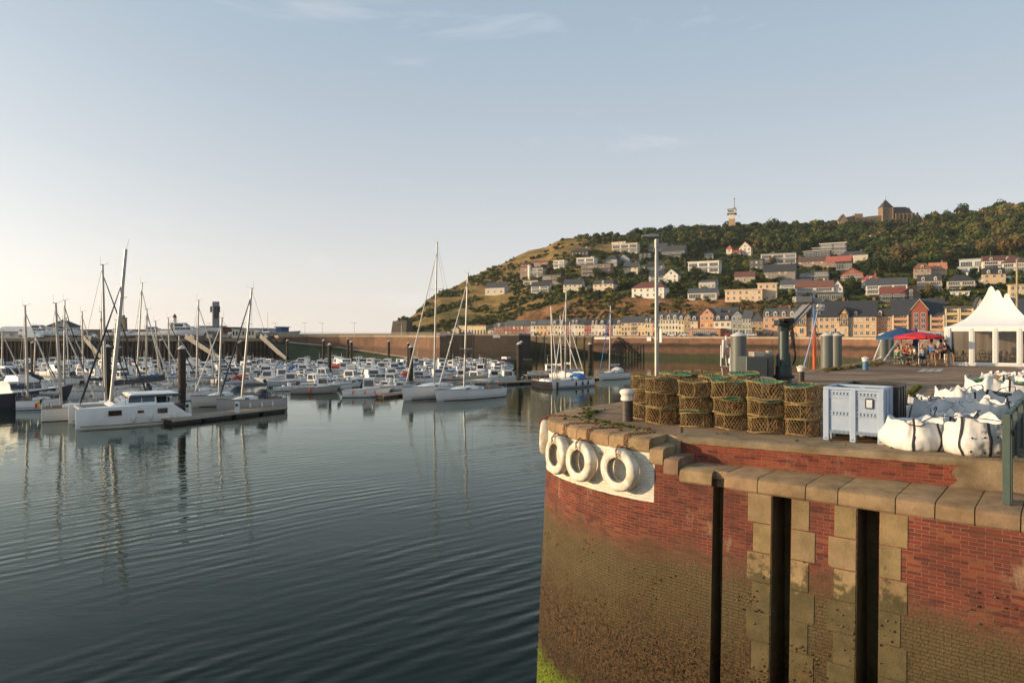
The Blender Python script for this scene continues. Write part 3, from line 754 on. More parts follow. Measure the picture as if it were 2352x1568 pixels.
def wall_run(parent,name,pts,zb,zt,mat,thick=1.0,mb0=None):
 mb=mb0 or MB()
 for a,b in zip(pts,pts[1:]):
  d=(b-a).normalized();n=Vector((-d.y,d.x))*thick
  mb.add([(a.x,a.y,zb),(b.x,b.y,zb),(b.x,b.y,zt),(a.x,a.y,zt),(a.x+n.x,a.y+n.y,zt),(b.x+n.x,b.y+n.y,zt),(b.x+n.x,b.y+n.y,zb),(a.x+n.x,a.y+n.y,zb)],[(0,1,2,3),(3,2,5,4),(4,5,6,7),(1,6,5,2),(0,3,4,7)])
 if mb0:return mb
 return mb.build(name,mat,parent)
fw=empty('far_quay_wall',(0,0,0),0,'long red brown masonry quay wall below the town','harbour wall')
wall_run(fw,'wall_face',far_edge,-1,FZ-.45,TW)
wall_run(fw,'coping',[p+Vector((-.0,-.12)) for p in far_edge],FZ-.45,FZ+.25,PALE,.9)
e0=far_edge[0];e1=far_edge[1];dd=(e1-e0).normalized();nn=Vector((dd.y,-dd.x))
def on_far(u,off=0.0):
 k=(u-CU)/FL;pts=far_edge
 for a,b in zip(pts,pts[1:]):
  d=b-a;t=(k*a.y-a.x)/(d.x-k*d.y)
  if t<=1.0 or b is pts[-1]:
   q=a+d*t;d=d.normalized();return q+Vector((d.y,-d.x))*off
def far_v(u,v,off=0.0):
 q=on_far(u,off);return Vector((q.x,q.y,CZ-(v-CV)*q.y/FL))
STAIR=M('dark_stair',(.025,.018,.012),.9)
mb=MB();p=[far_v(1416,775,.12),far_v(1423,773.5,.12),far_v(1469,816,.12),far_v(1462,818,.12)]
q_=[a+Vector((nn.x,nn.y,0))*.5 for a in p];mb.loft([[tuple(a) for a in p],[tuple(a) for a in q_]]);mb.build('stair_flight',STAIR,fw)
def wall_board(u0,v0,u1,v1,name,mat,parent,off=.25,label=None):
 a,b,c,d=far_v(u0,v1,off),far_v(u1,v1,off),far_v(u1,v0,off),far_v(u0,v0,off)
 k=Vector((nn.x,nn.y,0))*.1;return MB().loft([[tuple(x) for x in(a,b,c,d)],[tuple(x+k) for x in(a,b,c,d)]]).build(name,mat,parent,label=label)
o=wall_board(1366,774.5,1402,779,'painted_band',WHITEP,fw,.16)
o=wall_board(1486.5,774,1496.5,783,'notice_board',WHITEP,None);tag(o,'small square white notice board fixed to the far quay wall','sign')
TIM=M('weathered_timber',(.085,.06,.038),.9,var=.35,scale=1.2,world=True)
TIML=M('pale_timber',(.30,.23,.15),.9,var=.25,scale=1.2,world=True)
tj=empty('timber_jetty',(0,0,0),0,'open timber trestle jetty with cross braces between the two masonry walls','jetty')
ja,jb=XD(1214,252,0),XD(1362,248,0)
back=empty('sea_wall',(0,0,0),0,'low algae covered wall behind the timber trestle jetty','harbour wall')
q=[Vector((XD(1150,300,0).x,300)),Vector((far_edge[0].x+1,far_edge[0].y+8))]
wall_run(back,'wall_face',q,-1,FZ-.3,tidewall_mat('weedy_masonry',(.10,.075,.035),(.16,.12,.06),5.0,weed=(.05,.065,.012)))
wall_run(back,'coping',[q[0]+Vector((0,-.1)),q[1]+Vector((0,-.1))],FZ-.3,FZ+.2,PALE)
NB=9
for k in range(NB):
 t=k/(NB-1);a=ja.lerp(jb,t);mb=MB()
 for dy in(0,3.0):mb.box(a.x-.17,a.x+.17,a.y+dy-.17,a.y+dy+.17,-1,FZ+(.55 if dy==0 else-.3))
 o=mb.build('trestle_post',TIM,tj)
mb=MB()
for z,h in((FZ-.35,.3),(FZ-1.35,.22)):mb.box(ja.x-1,jb.x+1,ja.y-.3,ja.y-.02,z,z+h)
mb.box(ja.x-1,jb.x+1,ja.y-.3,ja.y+3.3,FZ-.05,FZ+.06);mb.build('deck_beam',TIML,tj)
for k in range(NB-1):
 a=ja.lerp(jb,k/(NB-1));b=ja.lerp(jb,(k+1)/(NB-1));m_=(a+b)/2
 for p_,q_,r_ in(((a.x,a.y,FZ-3.6),(b.x,b.y,2.0),.11) if k%3 else((a.x,a.y,1.5),(b.x,b.y,FZ-3.0),.11),((a.x,a.y,FZ-1.3),(a.x+(b.x-a.x)*.3,a.y,FZ-.35),.09),((b.x,b.y,FZ-1.3),(b.x-(b.x-a.x)*.3,a.y,FZ-.35),.09)):
  MB().tube(p_,q_,r_,n=4).build('cross_brace',TIM,tj)
mb=MB()
for z in(FZ+.5,FZ+1.0):mb.box(ja.x-1,jb.x+1,ja.y-.1,ja.y,z,z+.07)
mb.build('hand_rail',TIML,tj)
mole=empty('mole',(0,0,0),0,'long brown masonry mole with a pale railing along its top','mole')
mpts=[(640,829,7.5),(700,827,7.7),(780,827.5,7.7),(860,829,7.8),(940,831.5,8.0),(1010,835,8.0)]
MP=[Vector(W(u,v)[:2]) for u,v,z in mpts]
MZ=8.0
lit=wall_run(mole,'wall_face',MP,-1,MZ,TJ,2.0)
HP=[MP[-1],Vector(W(1090,835.5)[:2]),Vector(W(1192,837.5)[:2])]
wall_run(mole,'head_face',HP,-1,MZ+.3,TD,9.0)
HPo=[p+Vector((0,-.14)) for p in HP]
wall_run(mole,'head_coping',HPo,MZ+.3,MZ+.8,M('grey_stone',(.22,.18,.135),.9,var=.2,scale=.6,world=True),9.2)
wall_run(mole,'coping',[p+Vector((-.1,-.15)) for p in MP],MZ-.25,MZ+.25,PALE,2.3)
a,b=HP[1],HP[2];d=(b-a).normalized();s0=a+d*((b-a).length*.42);s1=a+d*((b-a).length*.985)
MB().box(s0.x,s1.x,s0.y-.9,s0.y-.3,MZ-.35,MZ+.55).build('painted_band',WHITEP,mole)
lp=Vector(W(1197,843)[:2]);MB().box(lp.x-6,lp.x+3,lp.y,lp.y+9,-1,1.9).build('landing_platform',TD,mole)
SLIP=M('green_weed',(.035,.048,.012),.85,var=.4,scale=.3,world=True,bump=.08)
sp=[(640,830,.3),(760,829,.3),(900,831,.2),(1000,837,.1)]
mb=MB()
lowp=[W(u,v+3,0)+Vector((0,0,-.2)) for u,v,z in sp];top=[XD(640,W(640,829).y-.3,6.3),XD(760,W(760,827).y-.3,4.6),XD(880,W(880,829.7).y-.3,2.3),XD(1000,W(1000,834.5).y-.3,.6)]
for i in range(3):mb.quad(tuple(lowp[i]),tuple(lowp[i+1]),tuple(top[i+1]),tuple(top[i]))
mb.build('weedy_slope',SLIP,mole)
mb=MB()
for i in range(3):
 a,b=top[i],top[i+1];mb.quad((a.x,a.y-.9,a.z-.05),(b.x,b.y-.9,b.z-.05),(b.x,b.y,b.z+.28),(a.x,a.y,a.z+.28))
mb.build('slip_edge',PALE,mole)
rail=empty('railing',(MP[0].x,MP[0].y,MZ),0,'pale metal railing of the mole, long and low','railing')
RAILM=M('rail_paint',(.50,.42,.30),.6,var=.1)
mbr=MB();o_=Vector((MP[0].x,MP[0].y,MZ))
for a,b in zip(MP,MP[1:]):
 for z in(.35,.62,.9,1.2):mbr.tube(Vector((a.x,a.y+.3,MZ+z))-o_,Vector((b.x,b.y+.3,MZ+z))-o_,.055,n=4)
 n_=int((b-a).length/2.2)
 for k in range(n_):
  q=a.lerp(b,k/n_);mb.box(q.x-o_.x-.07,q.x-o_.x+.07,q.y-o_.y+.22,q.y-o_.y+.36,.2,1.3)
mbr.build('rail',RAILM,rail);
poly=[(p.x,p.y+1.9) for p in MP]+[(HP[2].x,HP[2].y+8),(XD(1150,300,0).x,300),(XD(1100,320,0).x,320),(XD(930,440,0).x,440),(XD(905,470,0).x,470),(XD(640,330,0).x,330),(MP[0].x,MP[0].y+40)]
MB().add([(x,y,MZ-.03) for x,y in poly],[tuple(range(len(poly)))]).build('mole_roadway',FG)
tag(bpy.data.objects['mole_roadway'],'grey roadway behind the railing of the mole','road',kind='structure')
LQZ=7.3;LQY=W(300,829).y
lq=empty('sheet_pile_quay',(-100,LQY,0),0,'dark sheet pile quay wall behind the marina with a pale cap','harbour wall')
xl,xr=-330.0,W(652,829).x
RUST=tidewall_mat('rusty_sheet_piling',(.016,.012,.009),(.045,.030,.018),4.0,weed=(.02,.02,.01))
vs=[];k=0;x=xl
prof=[]
while x<xr:
 prof+=[(x,0),(x+.35,0),(x+.6,-.45),(x+1.0,-.45),(x+1.25,0)];x+=1.3
mb=MB();
for x,y in prof:mb.v+=[(x+100,y,-1),(x+100,y,LQZ-.9)]
for i in range(len(prof)-1):mb.f.append((2*i,2*i+2,2*i+3,2*i+1));mb.m.append(0)
mb.build('sheet_piling',RUST,lq)
MB().box(xl+100,xr+100,-.75,.8,LQZ-.9,LQZ).build('cap_beam',M('cap_concrete',(.17,.135,.095),.9,var=.2,scale=.5,world=True),lq)
MB().box(xr+100-.2,xr+100+.3,-.6,60,-1,LQZ).build('return_wall',RUST,lq)
MB().quad((xl,LQY+.5,LQZ-.02),(xr,LQY+.5,LQZ-.02),(xr,LQY+120,LQZ-.02),(xl,LQY+120,LQZ-.02)).build('marina_quay_ground',FG)
tag(bpy.data.objects['marina_quay_ground'],'asphalt boat yard on top of the marina quay','ground',kind='structure')
p0,p1=XD(-420,285,0),XD(652,285,0)
bw=empty('breakwater_wall',(p0.x,285,0),0,'low dark breakwater parapet behind the boat yard','wall')
MB().box(0,p1.x-p0.x,0,2,0,10.6).build('parapet',M('dark_concrete',(.12,.10,.08),.9,var=.2,scale=.4,world=True),bw)
# ================================================================ BUILDINGS
CR={'A4':(890,516.8,.27475),'B1':(1177.1,488.1,.20139),'B2':(1579.1,424.9,.24171),'B3':(1923.6,424.9,.24174)}
GLS=[M('window_glass',(.020,.026,.032),.12,var=.3,spec=.8),M('window_glass_pale',(.13,.14,.14),.2,var=.3,spec=.7),M('window_curtain',(.42,.38,.32),.5,var=.2)]
def desat(c,k):g=sum(c)/3;return tuple(lerp(x,g,k) for x in c)
def wallm(h):return M('render_'+h,tuple(x*.86 for x in desat(S(h),.22)),.9,var=.13,scale=.7,world=True,bump=.01,bscale=2)
def roofm(h):return M('roof_'+h,tuple(x*1.05 for x in desat(S(h),.28)),.85,var=.22,scale=1.1,world=True,bump=.03,bscale=3,stretch=(1,1,3))
WM=M('window_white',(.62,.60,.55),.6,var=.05)
def win(parent,x,z,w,h,y=0.0,frame=None,g=None,axis='y',name='window',f=.11):
 """window standing 5 cm proud of the wall: frame and pane"""
 mb=MB();fr=frame or WM;g=g if g is not None else rnd.choice((0,0,0,1,2))
 if axis=='y':
  mb.box(x-w/2-f,x+w/2+f,y-.05,y+.02,z-f,z+h+f,0);mb.box(x-w/2,x+w/2,y-.07,y-.045,z,z+h,1)
  if w>1.0:
   n=max(2,round(w/.95))
   for k in range(1,n):xx=x-w/2+w*k/n;mb.box(xx-.045,xx+.045,y-.09,y-.06,z,z+h,0)
 else:
  sg=1 if axis=='+x' else-1
  a,b=sorted((y+sg*.05,y-sg*.02));c,d=sorted((y+sg*.07,y+sg*.045))
  mb.box(a,b,x-w/2-f,x+w/2+f,z-f,z+h+f,0);mb.box(c,d,x-w/2,x+w/2,z,z+h,1)
 return mb.build(name,[fr,GLS[g]],parent)
def house(label,loc,w,d,H,rz=0,roof='gable',wall='d8c7a4',rc='3a3d42',floors=2,cols=3,rh=None,name='house',cat='house',group=None,opts='',fcol=None,ws=1.0):
 """H: height to the ridge; base sunk 2 m below the ground"""
 t=empty(name,loc,rz,label,cat,group);wm=wallm(wall);rm=roofm(rc)
 if rh is None:rh={'gable':.42,'gfront':.45,'hip':.38,'flat':.06,'mans':.40,'shed':.25,'tall':.5}.get(roof,.4)*H
 e=H-rh;x0,x1=-w/2,w/2;base=-3.5;ov=.35
 mb=MB()
 if roof=='gfront':mb.yprism([(x0,base),(x1,base),(x1,e),(0,H-.1),(x0,e)],0,d)
 elif roof=='gable':mb.xprism([(0,base),(d,base),(d,e),(d/2,H-.12),(0,e)],x0,x1)
 elif roof=='shed':mb.xprism([(0,base),(d,base),(d,H-.12),(0,e)],x0,x1)
 else:mb.box(x0,x1,0,d,base,e)
 mb.build('wall',wm,t)
 mb=MB();th=.22
 def slab(a,b,c,dd):
  n=(Vector(b)-Vector(a)).cross(Vector(dd)-Vector(a)).normalized()*th
  mb.loft([[a,b,c,dd],[tuple(Vector(q)+n) for q in(a,b,c,dd)]])
 if roof=='gable':
  s=rh/(d/2);lo=e-ov*s
  slab((x0-ov,-ov,lo),(x1+ov,-ov,lo),(x1+ov,d/2,H),(x0-ov,d/2,H));slab((x1+ov,d+ov,lo),(x0-ov,d+ov,lo),(x0-ov,d/2,H),(x1+ov,d/2,H))
 elif roof=='gfront':
  s=rh/(w/2);lo=e-ov*s
  slab((x0-ov,d+ov,lo),(x0-ov,-ov,lo),(0,-ov,H),(0,d+ov,H));slab((x1+ov,-ov,lo),(x1+ov,d+ov,lo),(0,d+ov,H),(0,-ov,H))
 elif roof=='shed':
  slab((x0-ov,-ov,e-.1),(x1+ov,-ov,e-.1),(x1+ov,d+ov,H),(x0-ov,d+ov,H))
 elif roof=='hip':
  k=min(w,d)/2;k2=k if w>d else w/2
  A=[(x0-ov,-ov,e),(x1+ov,-ov,e),(x1+ov,d+ov,e),(x0-ov,d+ov,e)]
  if w>=d:r0,r1=(x0+k,d/2,H),(x1-k,d/2,H)
  else:r0,r1=(0,k,H),(0,d-k,H)
  if w>=d:mb.add(A+[r0,r1],[(0,1,5,4),(1,2,5),(2,3,4,5),(3,0,4),(3,2,1,0)])
  else:mb.add(A+[r0,r1],[(0,1,4),(1,2,5,4),(2,3,5),(3,0,4,5),(3,2,1,0)])
  mb.box(x0-ov,x1+ov,-ov,d+ov,e-.2,e-.002)
 elif roof=='mans':
  k=.9;hm=e+rh*.72
  mb.loft([[(x0-.2,-.2,e),(x1+.2,-.2,e),(x1+.2,d+.2,e),(x0-.2,d+.2,e)],[(x0+.1,k,hm),(x1-.1,k,hm),(x1-.1,d-k,hm),(x0+.1,d-k,hm)],[(x0+.1,d*.5-.05,H),(x1-.1,d*.5-.05,H),(x1-.1,d*.5+.05,H),(x0+.1,d*.5+.05,H)]])
  mb.box(x0-.3,x1+.3,-.3,d+.3,e-.15,e-.002)
 else:
  mb.box(x0-.45,x1+.45,-.6,d+.45,e,e+max(.25,rh))
 ro=mb.build('roof',rm,t)
 if 'c' in opts:
  for q in range(opts.count('c')):
   cx=x0+.8+q*(w-1.6)/max(1,opts.count('c')-1) if opts.count('c')>1 else(x1-w*.25)
   cy=d*.5+.6 if roof!='gfront' else d*.6
   m2=MB().box(cx-.4,cx+.4,cy-.35,cy+.35,e,H+.9).box(cx-.48,cx+.48,cy-.43,cy+.43,H+.9,H+1.05)
   for p_ in(-.18,.18):m2.lathe([(.11,0),(.09,.35)],6,c=(cx+p_,cy,H+1.05))
   m2.build('chimney',wallm('a8694a' if 'C' not in opts else 'e4ddd0'),ro)
 fh=e/floors;wh=min(1.5,fh*.52)*ws;ww=min(1.15,w/max(1,cols)*.5)*ws
 fcm=wallm(fcol) if fcol else WM
 if 'b' in opts or 'B' in opts:
  for f in range(floors):
   z=f*fh;n=max(1,cols//2)
   for k in range(n):xx=x0+w*(k+.5)/n;win(t,xx,z+fh*.14,w/n*.8,fh*.62,g=rnd.choice((0,0,1)),frame=fcm)
   if f>0 or 'B' in opts:
    m2=MB().box(x0-.3,x1+.3,-1.5,-.08,z-.22,z)
    m2.build('balcony',WM if 'w' in opts else wm,t)
    m3=MB().box(x0-.3,x1+.3,-1.5,-1.44,z+.95,z+1.02)
    for k in range(int(w/1.2)+1):xx=x0-.3+(w+.54)*k/max(1,int(w/1.2));m3.box(xx,xx+.06,-1.5,-1.44,z,z+.98)
    m3.build('balustrade',WM,t)
 elif cols:
  for f in range(floors):
   for k in range(cols):
    xx=x0+w*(k+.5)/cols
    if f==0 and 'd' in opts and k==(cols//2 if cols>2 else 0):
     MB().box(xx-.55,xx+.55,-.06,.02,0,2.2,0).box(xx-.45,xx+.45,-.09,-.05,.05,2.1,1).build('door',[WM,wallm(rnd.choice(('7a2f24','2f4654','5b4632','8a8a80')))],t);continue
    win(t,xx,f*fh+fh*.28,ww,wh,frame=fcm)
 if roof=='gfront' and rh>2.2:win(t,0,e+rh*.12,min(1.3,w*.25),min(1.4,rh*.38))
 if 's' in opts:
  for f in range(floors):win(t,d*.5,f*fh+fh*.28,1.0,wh,y=x0,axis='-x',frame=fcm)
 if 'D' in opts or 'E' in opts:
  nd=opts.count('D')+opts.count('E')
  for k in range(nd):
   xx=x0+w*(k+.5)/nd;dw=min(1.5,w/nd*.5);zz=e+.15;y0=.1 if roof=='mans' else.35;hh=min(1.7,rh*.55)
   m2=MB().yprism([(xx-dw/2,zz),(xx+dw/2,zz),(xx+dw/2,zz+hh),(xx,zz+hh+.5),(xx-dw/2,zz+hh)],y0-.25,y0+1.9)
   dm=m2.build('dormer',wallm('d9cdb4') if 'E' not in opts else rm,ro)
   win(dm,xx,zz+.25,dw*.62,hh-.4,y=y0-.25,f=.07)
 if 'L' in opts:
  s=rh/(d/2)
  for k in range(3):
   xx=x0+w*(.25+.25*k);m2=MB();y=d*.22;z=e+y*s+th
   m2.add([(xx-.4,y,z+.06),(xx+.4,y,z+.06),(xx+.4,y+.7,z+.7*s+.06),(xx-.4,y+.7,z+.7*s+.06)],[(0,1,2,3)]);m2.build('roof_light',GLS[1],ro)
 return t
HRECT=[]
def hill_house(cr,x0,x1,yb,yt,roof,wall,rc,fl,cols,label,rz=-25,opts='',depth=None,name='house',cat='house',**k):
 ox,oy,s=CR[cr];u0,u1,vb,vt=ox+x0*s,ox+x1*s,oy+yb*s,oy+yt*s
 p,t=hill_at((u0+u1)/2,vb);D=p.y;a=R(abs(rz));full=(u1-u0)*D/FL*1.05;H=(vb-vt)*D/FL*1.08
 d=depth or min(9.0,max(4.5,full*.5));w=(full-d*math.sin(a))/math.cos(a)
 if w<full*.45:w=full*.7;d=max(3,(full-w*math.cos(a))/max(.2,math.sin(a)))
 th=R(rz);
 loc=Vector((p.x+(d/2)*math.sin(th),p.y-(d/2)*math.cos(th)*.3,p.z))
 return house(label,loc,w,d,H,th,roof,wall,rc,fl,cols,opts=opts,name=name,cat=cat,**k)
HL=[('A4',820,1012,582,486,'gable','d2c8b0','3c4148',1,3,'lone slate roofed house with skylights, farthest left on the headland','csL'),('B1',95,240,632,568,'hip','9a4634','34373c',1,3,'small red brick house under a pointed slate roof, far west on the slope','d'),('B1',250,445,622,562,'flat','a8432f','7c3a2c',1,4,'flat roofed red house with wide windows beside the pointed slate roof','b'),('B1',90,250,745,625,'flat','8a7160','5a5048',2,3,'brown brick villa wing with a white round stair turret at its corner','s'),('B1',220,378,740,632,'flat','b9a98f','5a5048',2,4,'glazed terrace villa wing adjoining the white turret','Bw'),('B1',475,625,628,550,'flat','e6dfd2','b5b0a6',2,4,'small white two level flat roofed villa behind dark bushes','bw'),('B1',675,910,496,408,'hip','38332f','34383d',1,5,'dark walled bungalow with white windows under a low slate hip roof','cC'),('B1',1150,1450,468,362,'flat','dccbaa','cdbfa2',2,6,'large cream modernist villa with two long window bands high on the slope','bw'),('B1',1140,1330,372,336,'flat','dccbaa','6a6258',1,3,'cream penthouse block on top of the large modernist villa',''),('B1',740,970,618,522,'flat','e8e2d6','cfcabd',2,4,'white cubic villa with a recessed balcony and white chimney','bwcC'),('B1',1068,1225,610,498,'hip','8d949b','30343a',2,3,'grey house with white veranda posts under a slate hip roof','Bw'),('B1',1200,1365,602,486,'gfront','8d949b','30343a',2,2,'grey gabled wing with white bargeboards joined to the veranda house',''),('B1',800,1150,722,596,'flat','a5805f','6a5444',3,8,'long stepped brown apartment block with stacked terraces','bs'),('B1',1270,1465,702,578,'gable','dcc795','3b4047',2,3,'cream rendered house with slate roof and garage level','cs'),('B1',1445,1610,542,468,'flat','4a5058','34383d',2,3,'dark slate clad box house with two pale windows',''),('B1',1568,1790,466,360,'gable','9b9a95','3b4047',2,4,'grey house with twin slate roofs partly behind the lamp post','Bw'),('B1',1720,1995,522,386,'gable','6e7478','3a3f45',2,4,'big grey barn shaped house with a long slate roof and terrace','Bs'),('B1',1465,1545,655,602,'gable','8c857a','45484c',1,2,'tiny grey annex house between the cream house and the conifer',''),('B1',1545,1740,682,562,'gable','d0bf9c','2f3237',2,3,'cream house half hidden by trees behind the lamp post','s'),('B1',1568,1760,800,672,'gable','d6c9ad','353a41',2,3,'cream chalet wing with a long slate roof and glass doors','Bw'),('B1',1740,1920,792,655,'gfront','ddd5c5','353a41',2,2,'white gable fronted house with a steep slate roof and small square windows',''),('B1',348,600,826,716,'flat','7a5f4a','4a4c50',2,4,'brown flat roofed house with a long balcony over the lower villas','B'),('B1',130,345,830,780,'flat','b5ad9c','8a8d8c',1,4,'long low pale bungalow with a thin grey flat roof','b'),('B1',220,460,915,794,'gable','e4dac6','33373d',2,4,'white balcony house with a dark shallow gable, lowest on the west slope','Bws'),('B1',587,830,900,768,'gable','d9cba8','3a3f46',2,4,'cream house with a steep slate roof and roof windows above the earth cliff','csL'),('B1',930,1205,896,772,'mans','dcc4a0','353a41',2,4,'cream villa with a slate mansard roof and arched blue doors','cD'),('B1',830,940,896,832,'hip','6a6a66','3c4045',1,2,'low dark roofed garage house between two cream villas',''),('B1',1385,1780,972,802,'hip','e6ddcb','6a3427',2,5,'large white villa with a red brown hip roof and big dark windows','cCs'),('B2',20,312,1085,986,'gable','cfc5b2','474c52',1,5,'low white and glass house with a long slate roof at the cliff edge','b'),('B2',120,295,992,904,'shed','b8b2a4','3d434a',1,4,'narrow slate roofed upper house behind the long glass house',''),('B2',28,322,838,734,'flat','e4ddcb','e0d8c6',2,6,'long white framed flat roofed villa with a dark glazed upper floor','bw'),('B2',165,255,706,648,'flat','9a9c9b','4a4e52',1,3,'small pale summer house in dense trees below the radio tower','Bw'),('B2',372,440,672,578,'hip','d8c8ac','b0402a',2,1,'narrow turret house with a pointed red roof',''),('B2',438,518,674,622,'gable','b7a58d','9a3c28',1,2,'low link building with red roof between turret and timbered house',''),('B2',500,622,666,550,'gfront','d6cab4','a33e2a',2,3,'half timbered house with red roof and white gable near the wood','s'),('B2',600,738,808,712,'flat','5a5a58','3c4045',2,3,'dark flat roofed house beside a yellow green bush',''),('B2',722,1035,752,656,'flat','c9c5ba','6c7072',2,6,'white modern house with glass tower above the twin gabled manor','b'),('B2',1125,1370,690,630,'flat','55585c','c9c0ac',1,4,'lowest tier of the dark stepped apartment terraces','b'),('B2',1205,1445,660,598,'flat','55585c','c9c0ac',1,4,'middle tier of the dark stepped apartment terraces','b'),('B2',1285,1522,672,560,'flat','4c5056','c9c0ac',3,4,'tall rear tier of the dark stepped apartment terraces','bw'),('B2',1075,1350,792,686,'gable','a58468','5a4438',2,7,'long striped brick row house with white shuttered windows','ccs'),('B2',1340,1575,800,682,'gable','94705a','a54a30',2,5,'brick row house with orange red roof at the end of the striped row','cc'),('B2',750,1045,918,762,'gable','8e8272','31353b',3,5,'grey striped manor house with two steep gables and white windows','cs'),('B2',460,660,932,830,'gable','b8a184','6b3f30',1,3,'long brown roofed cottage among trees','c'),('B2',388,742,1102,1000,'flat','d9b78c','cdb08a',2,6,'long low sand coloured modern block with white shutters','s'),('B2',680,868,1096,944,'flat','dfbc90','d5b68c',3,3,'tall sand coloured cube with three rows of white windows','s'),('B2',908,1200,1012,904,'gable','bcbcb4','464c54',2,5,'pale balcony house with a wide slate roof beside the brown roof','Bw'),('B2',1085,1358,926,828,'flat','7a7c7a','4e5358',2,5,'grey glass fronted flat roofed house below the brick row','B'),('B2',1055,1400,1060,918,'gable','ded6c6','7c4632',2,5,'white house with a long rust brown roof and ribbon dormer','cCb'),('B2',1385,1495,1058,915,'gfront','e0dbd2','5a3a30',2,2,'tall white gable end with two dark windows beside the rust brown roof',''),('B2',1255,1500,1105,1030,'flat','6d6a62','565652',1,4,'grey concrete terrace house right behind the crane jib','b'),('B3',265,382,560,474,'mans','ddd6c6','4a2f2a',2,2,'small white house with dark red roof alone in the upper wood','D'),('B3',215,268,560,536,'flat','d4cec0','9a9488',1,2,'white flat annex beside the dark red roof in the wood',''),('B3',472,542,640,580,'gfront','8f9290','3e4348',1,1,'grey gable peeping out of the trees below the chapel',''),('B3',45,300,732,632,'hip','cbbfa6','3a3f45',1,4,'wide slate hip roofed house under the wood edge','c'),('B3',0,150,815,735,'flat','5c5750','44413d',1,4,'dark terrace house with a glazed balcony below the orange roof','B'),('B3',58,262,916,798,'gfront','a2513a','8c3f2c',2,2,'red brick chalet with white glazed gable and tiled roof','Bw'),('B3',245,415,982,866,'hip','ded2b8','b23b26',2,3,'cream house with a bright red pyramid roof and dormer','Dc'),('B3',318,672,1036,894,'gable','d6cfc0','3f454d',2,6,'long white balcony house under a slate roof with pale dormer','Bw'),('B3',427,660,1110,978,'gable','4a4843','7a3528',2,4,'dark walled house with long brick red roof and white band window','b'),('B3',625,795,1106,972,'gfront','2e3236','7a3528',2,1,'black gable with white bargeboards over the long brick red roof',''),('B3',740,900,888,752,'hip','a48e70','7c4a2c',2,3,'thatch brown roofed villa with rounded dormer in front of tall trees','D'),('B3',890,1045,880,746,'gable','bca27c','b06a38',2,3,'villa wing with bright orange tiled roof lit by the sun','Dcs'),('B3',785,1005,1006,860,'mans','b79c80','33373e',2,4,'tan villa with slate mansard roof and white balcony','DDBw'),('B3',1070,1315,1006,862,'hip','cbbca4','2f3338',2,4,'stone house with dark hip roof and a big white chimney stack','cCB'),('B3',1195,1440,800,708,'flat','c3ccc6','8e9a98',1,4,'pale mint modern house with a flat metal roof','bs'),('B3',1170,1350,838,780,'flat','cfd4cc','b8c0ba',1,4,'lower terrace level of the pale mint modern house','B'),('B3',1415,1690,800,676,'mans','e0d6c2','5e3530',2,5,'large cream house with a dark red brown mansard roof','DDb'),('B3',1600,1800,835,690,'hip','ddd2be','5e3530',2,4,'right wing of the large cream house with pinkish bay','B'),('B3',1405,1602,936,796,'mans','d6b27a','2c2f34',2,3,'yellow half timbered house with black mansard roof','DD'),('B3',1352,1415,946,880,'gfront','c2c8cc','8a9096',1,1,'little pale blue gabled shed beside the yellow timbered house',''),('B3',1598,1665,926,868,'gable','d9dad4','a7aaa6',1,2,'small white annex right of the yellow timbered house',''),('B3',1652,1790,1070,952,'flat','dcbf8a','c7a97a',2,3,'tan cubic house with an outside staircase behind the tents',''),('B3',1097,1262,1056,1014,'flat','dcd6ca','cbc5b8',1,3,'long white garage building on the lawn above the flats',''),]
RZ={}
for k,r in enumerate(HL):
 cr,x0,x1,yb,yt,roof,wl,rc,fl,cols,lab,op=r
 hill_house(cr,x0,x1,yb,yt,roof,wl,rc,fl,cols,lab,rz=-24-(k*7)%12,opts=op)
p,t=hill_at(1177.1+195*.20139,488.1+745*.20139)
tt=empty('stair_turret',p+Vector((0,-2.5,0)),0,'white round stair turret in front of the brown brick villa','tower')
MB().lathe([(1.6,-3),(1.6,9.6),(1.9,9.6),(1.9,10.1),(0.1,10.3)],16).build('wall',wallm('e9dfc9'),tt,30)
def row_house(cr,x0,x1,yt,roof,wall,rc,fl,cols,label,opts='',yb=None,dD=0,rz=None,name='terraced_house',cat='house',group=None,rh=None,fcol=None,d=9.0,ws=1.0):
 ox,oy,s=CR[cr];u0,u1,vt=ox+x0*s,ox+x1*s,oy+yt*s
 D=interp((u0+u1)/2,DQ)-8+dD
 if rz is None:rz=R(-30)
 um=(u0+u1)/2;c=XD(um,D,FZ);k0,k1=(u0-CU)/FL,(u1-CU)/FL;dx,dy=math.cos(rz),math.sin(rz)
 tl=(k0*c.y-c.x)/(dx-k0*dy);tr=(k1*c.y-c.x)/(dx-k1*dy)
 w=tr-tl-.02;mid=c+Vector((dx,dy,0))*((tl+tr)/2)
 H=CZ-(vt-CV)*D/FL-FZ;zb=0
 if rh is None and roof=='gfront':rh=min(.3*H,w*.5)
 if rh is None and roof in('gable','mans'):rh=(.3 if fl>=3 else.33)*H
 if yb is not None:zb=CZ-(oy+yb*s-CV)*D/FL-FZ;H-=zb
 o=house(label,(mid.x,mid.y,FZ+zb),w,d,H,rz,roof,wall,rc,fl,cols,opts=opts,name=name,cat=cat,group=group,rh=rh,fcol=fcol,ws=ws)
 return o,w,H
G='painted terraced houses along the town quay'
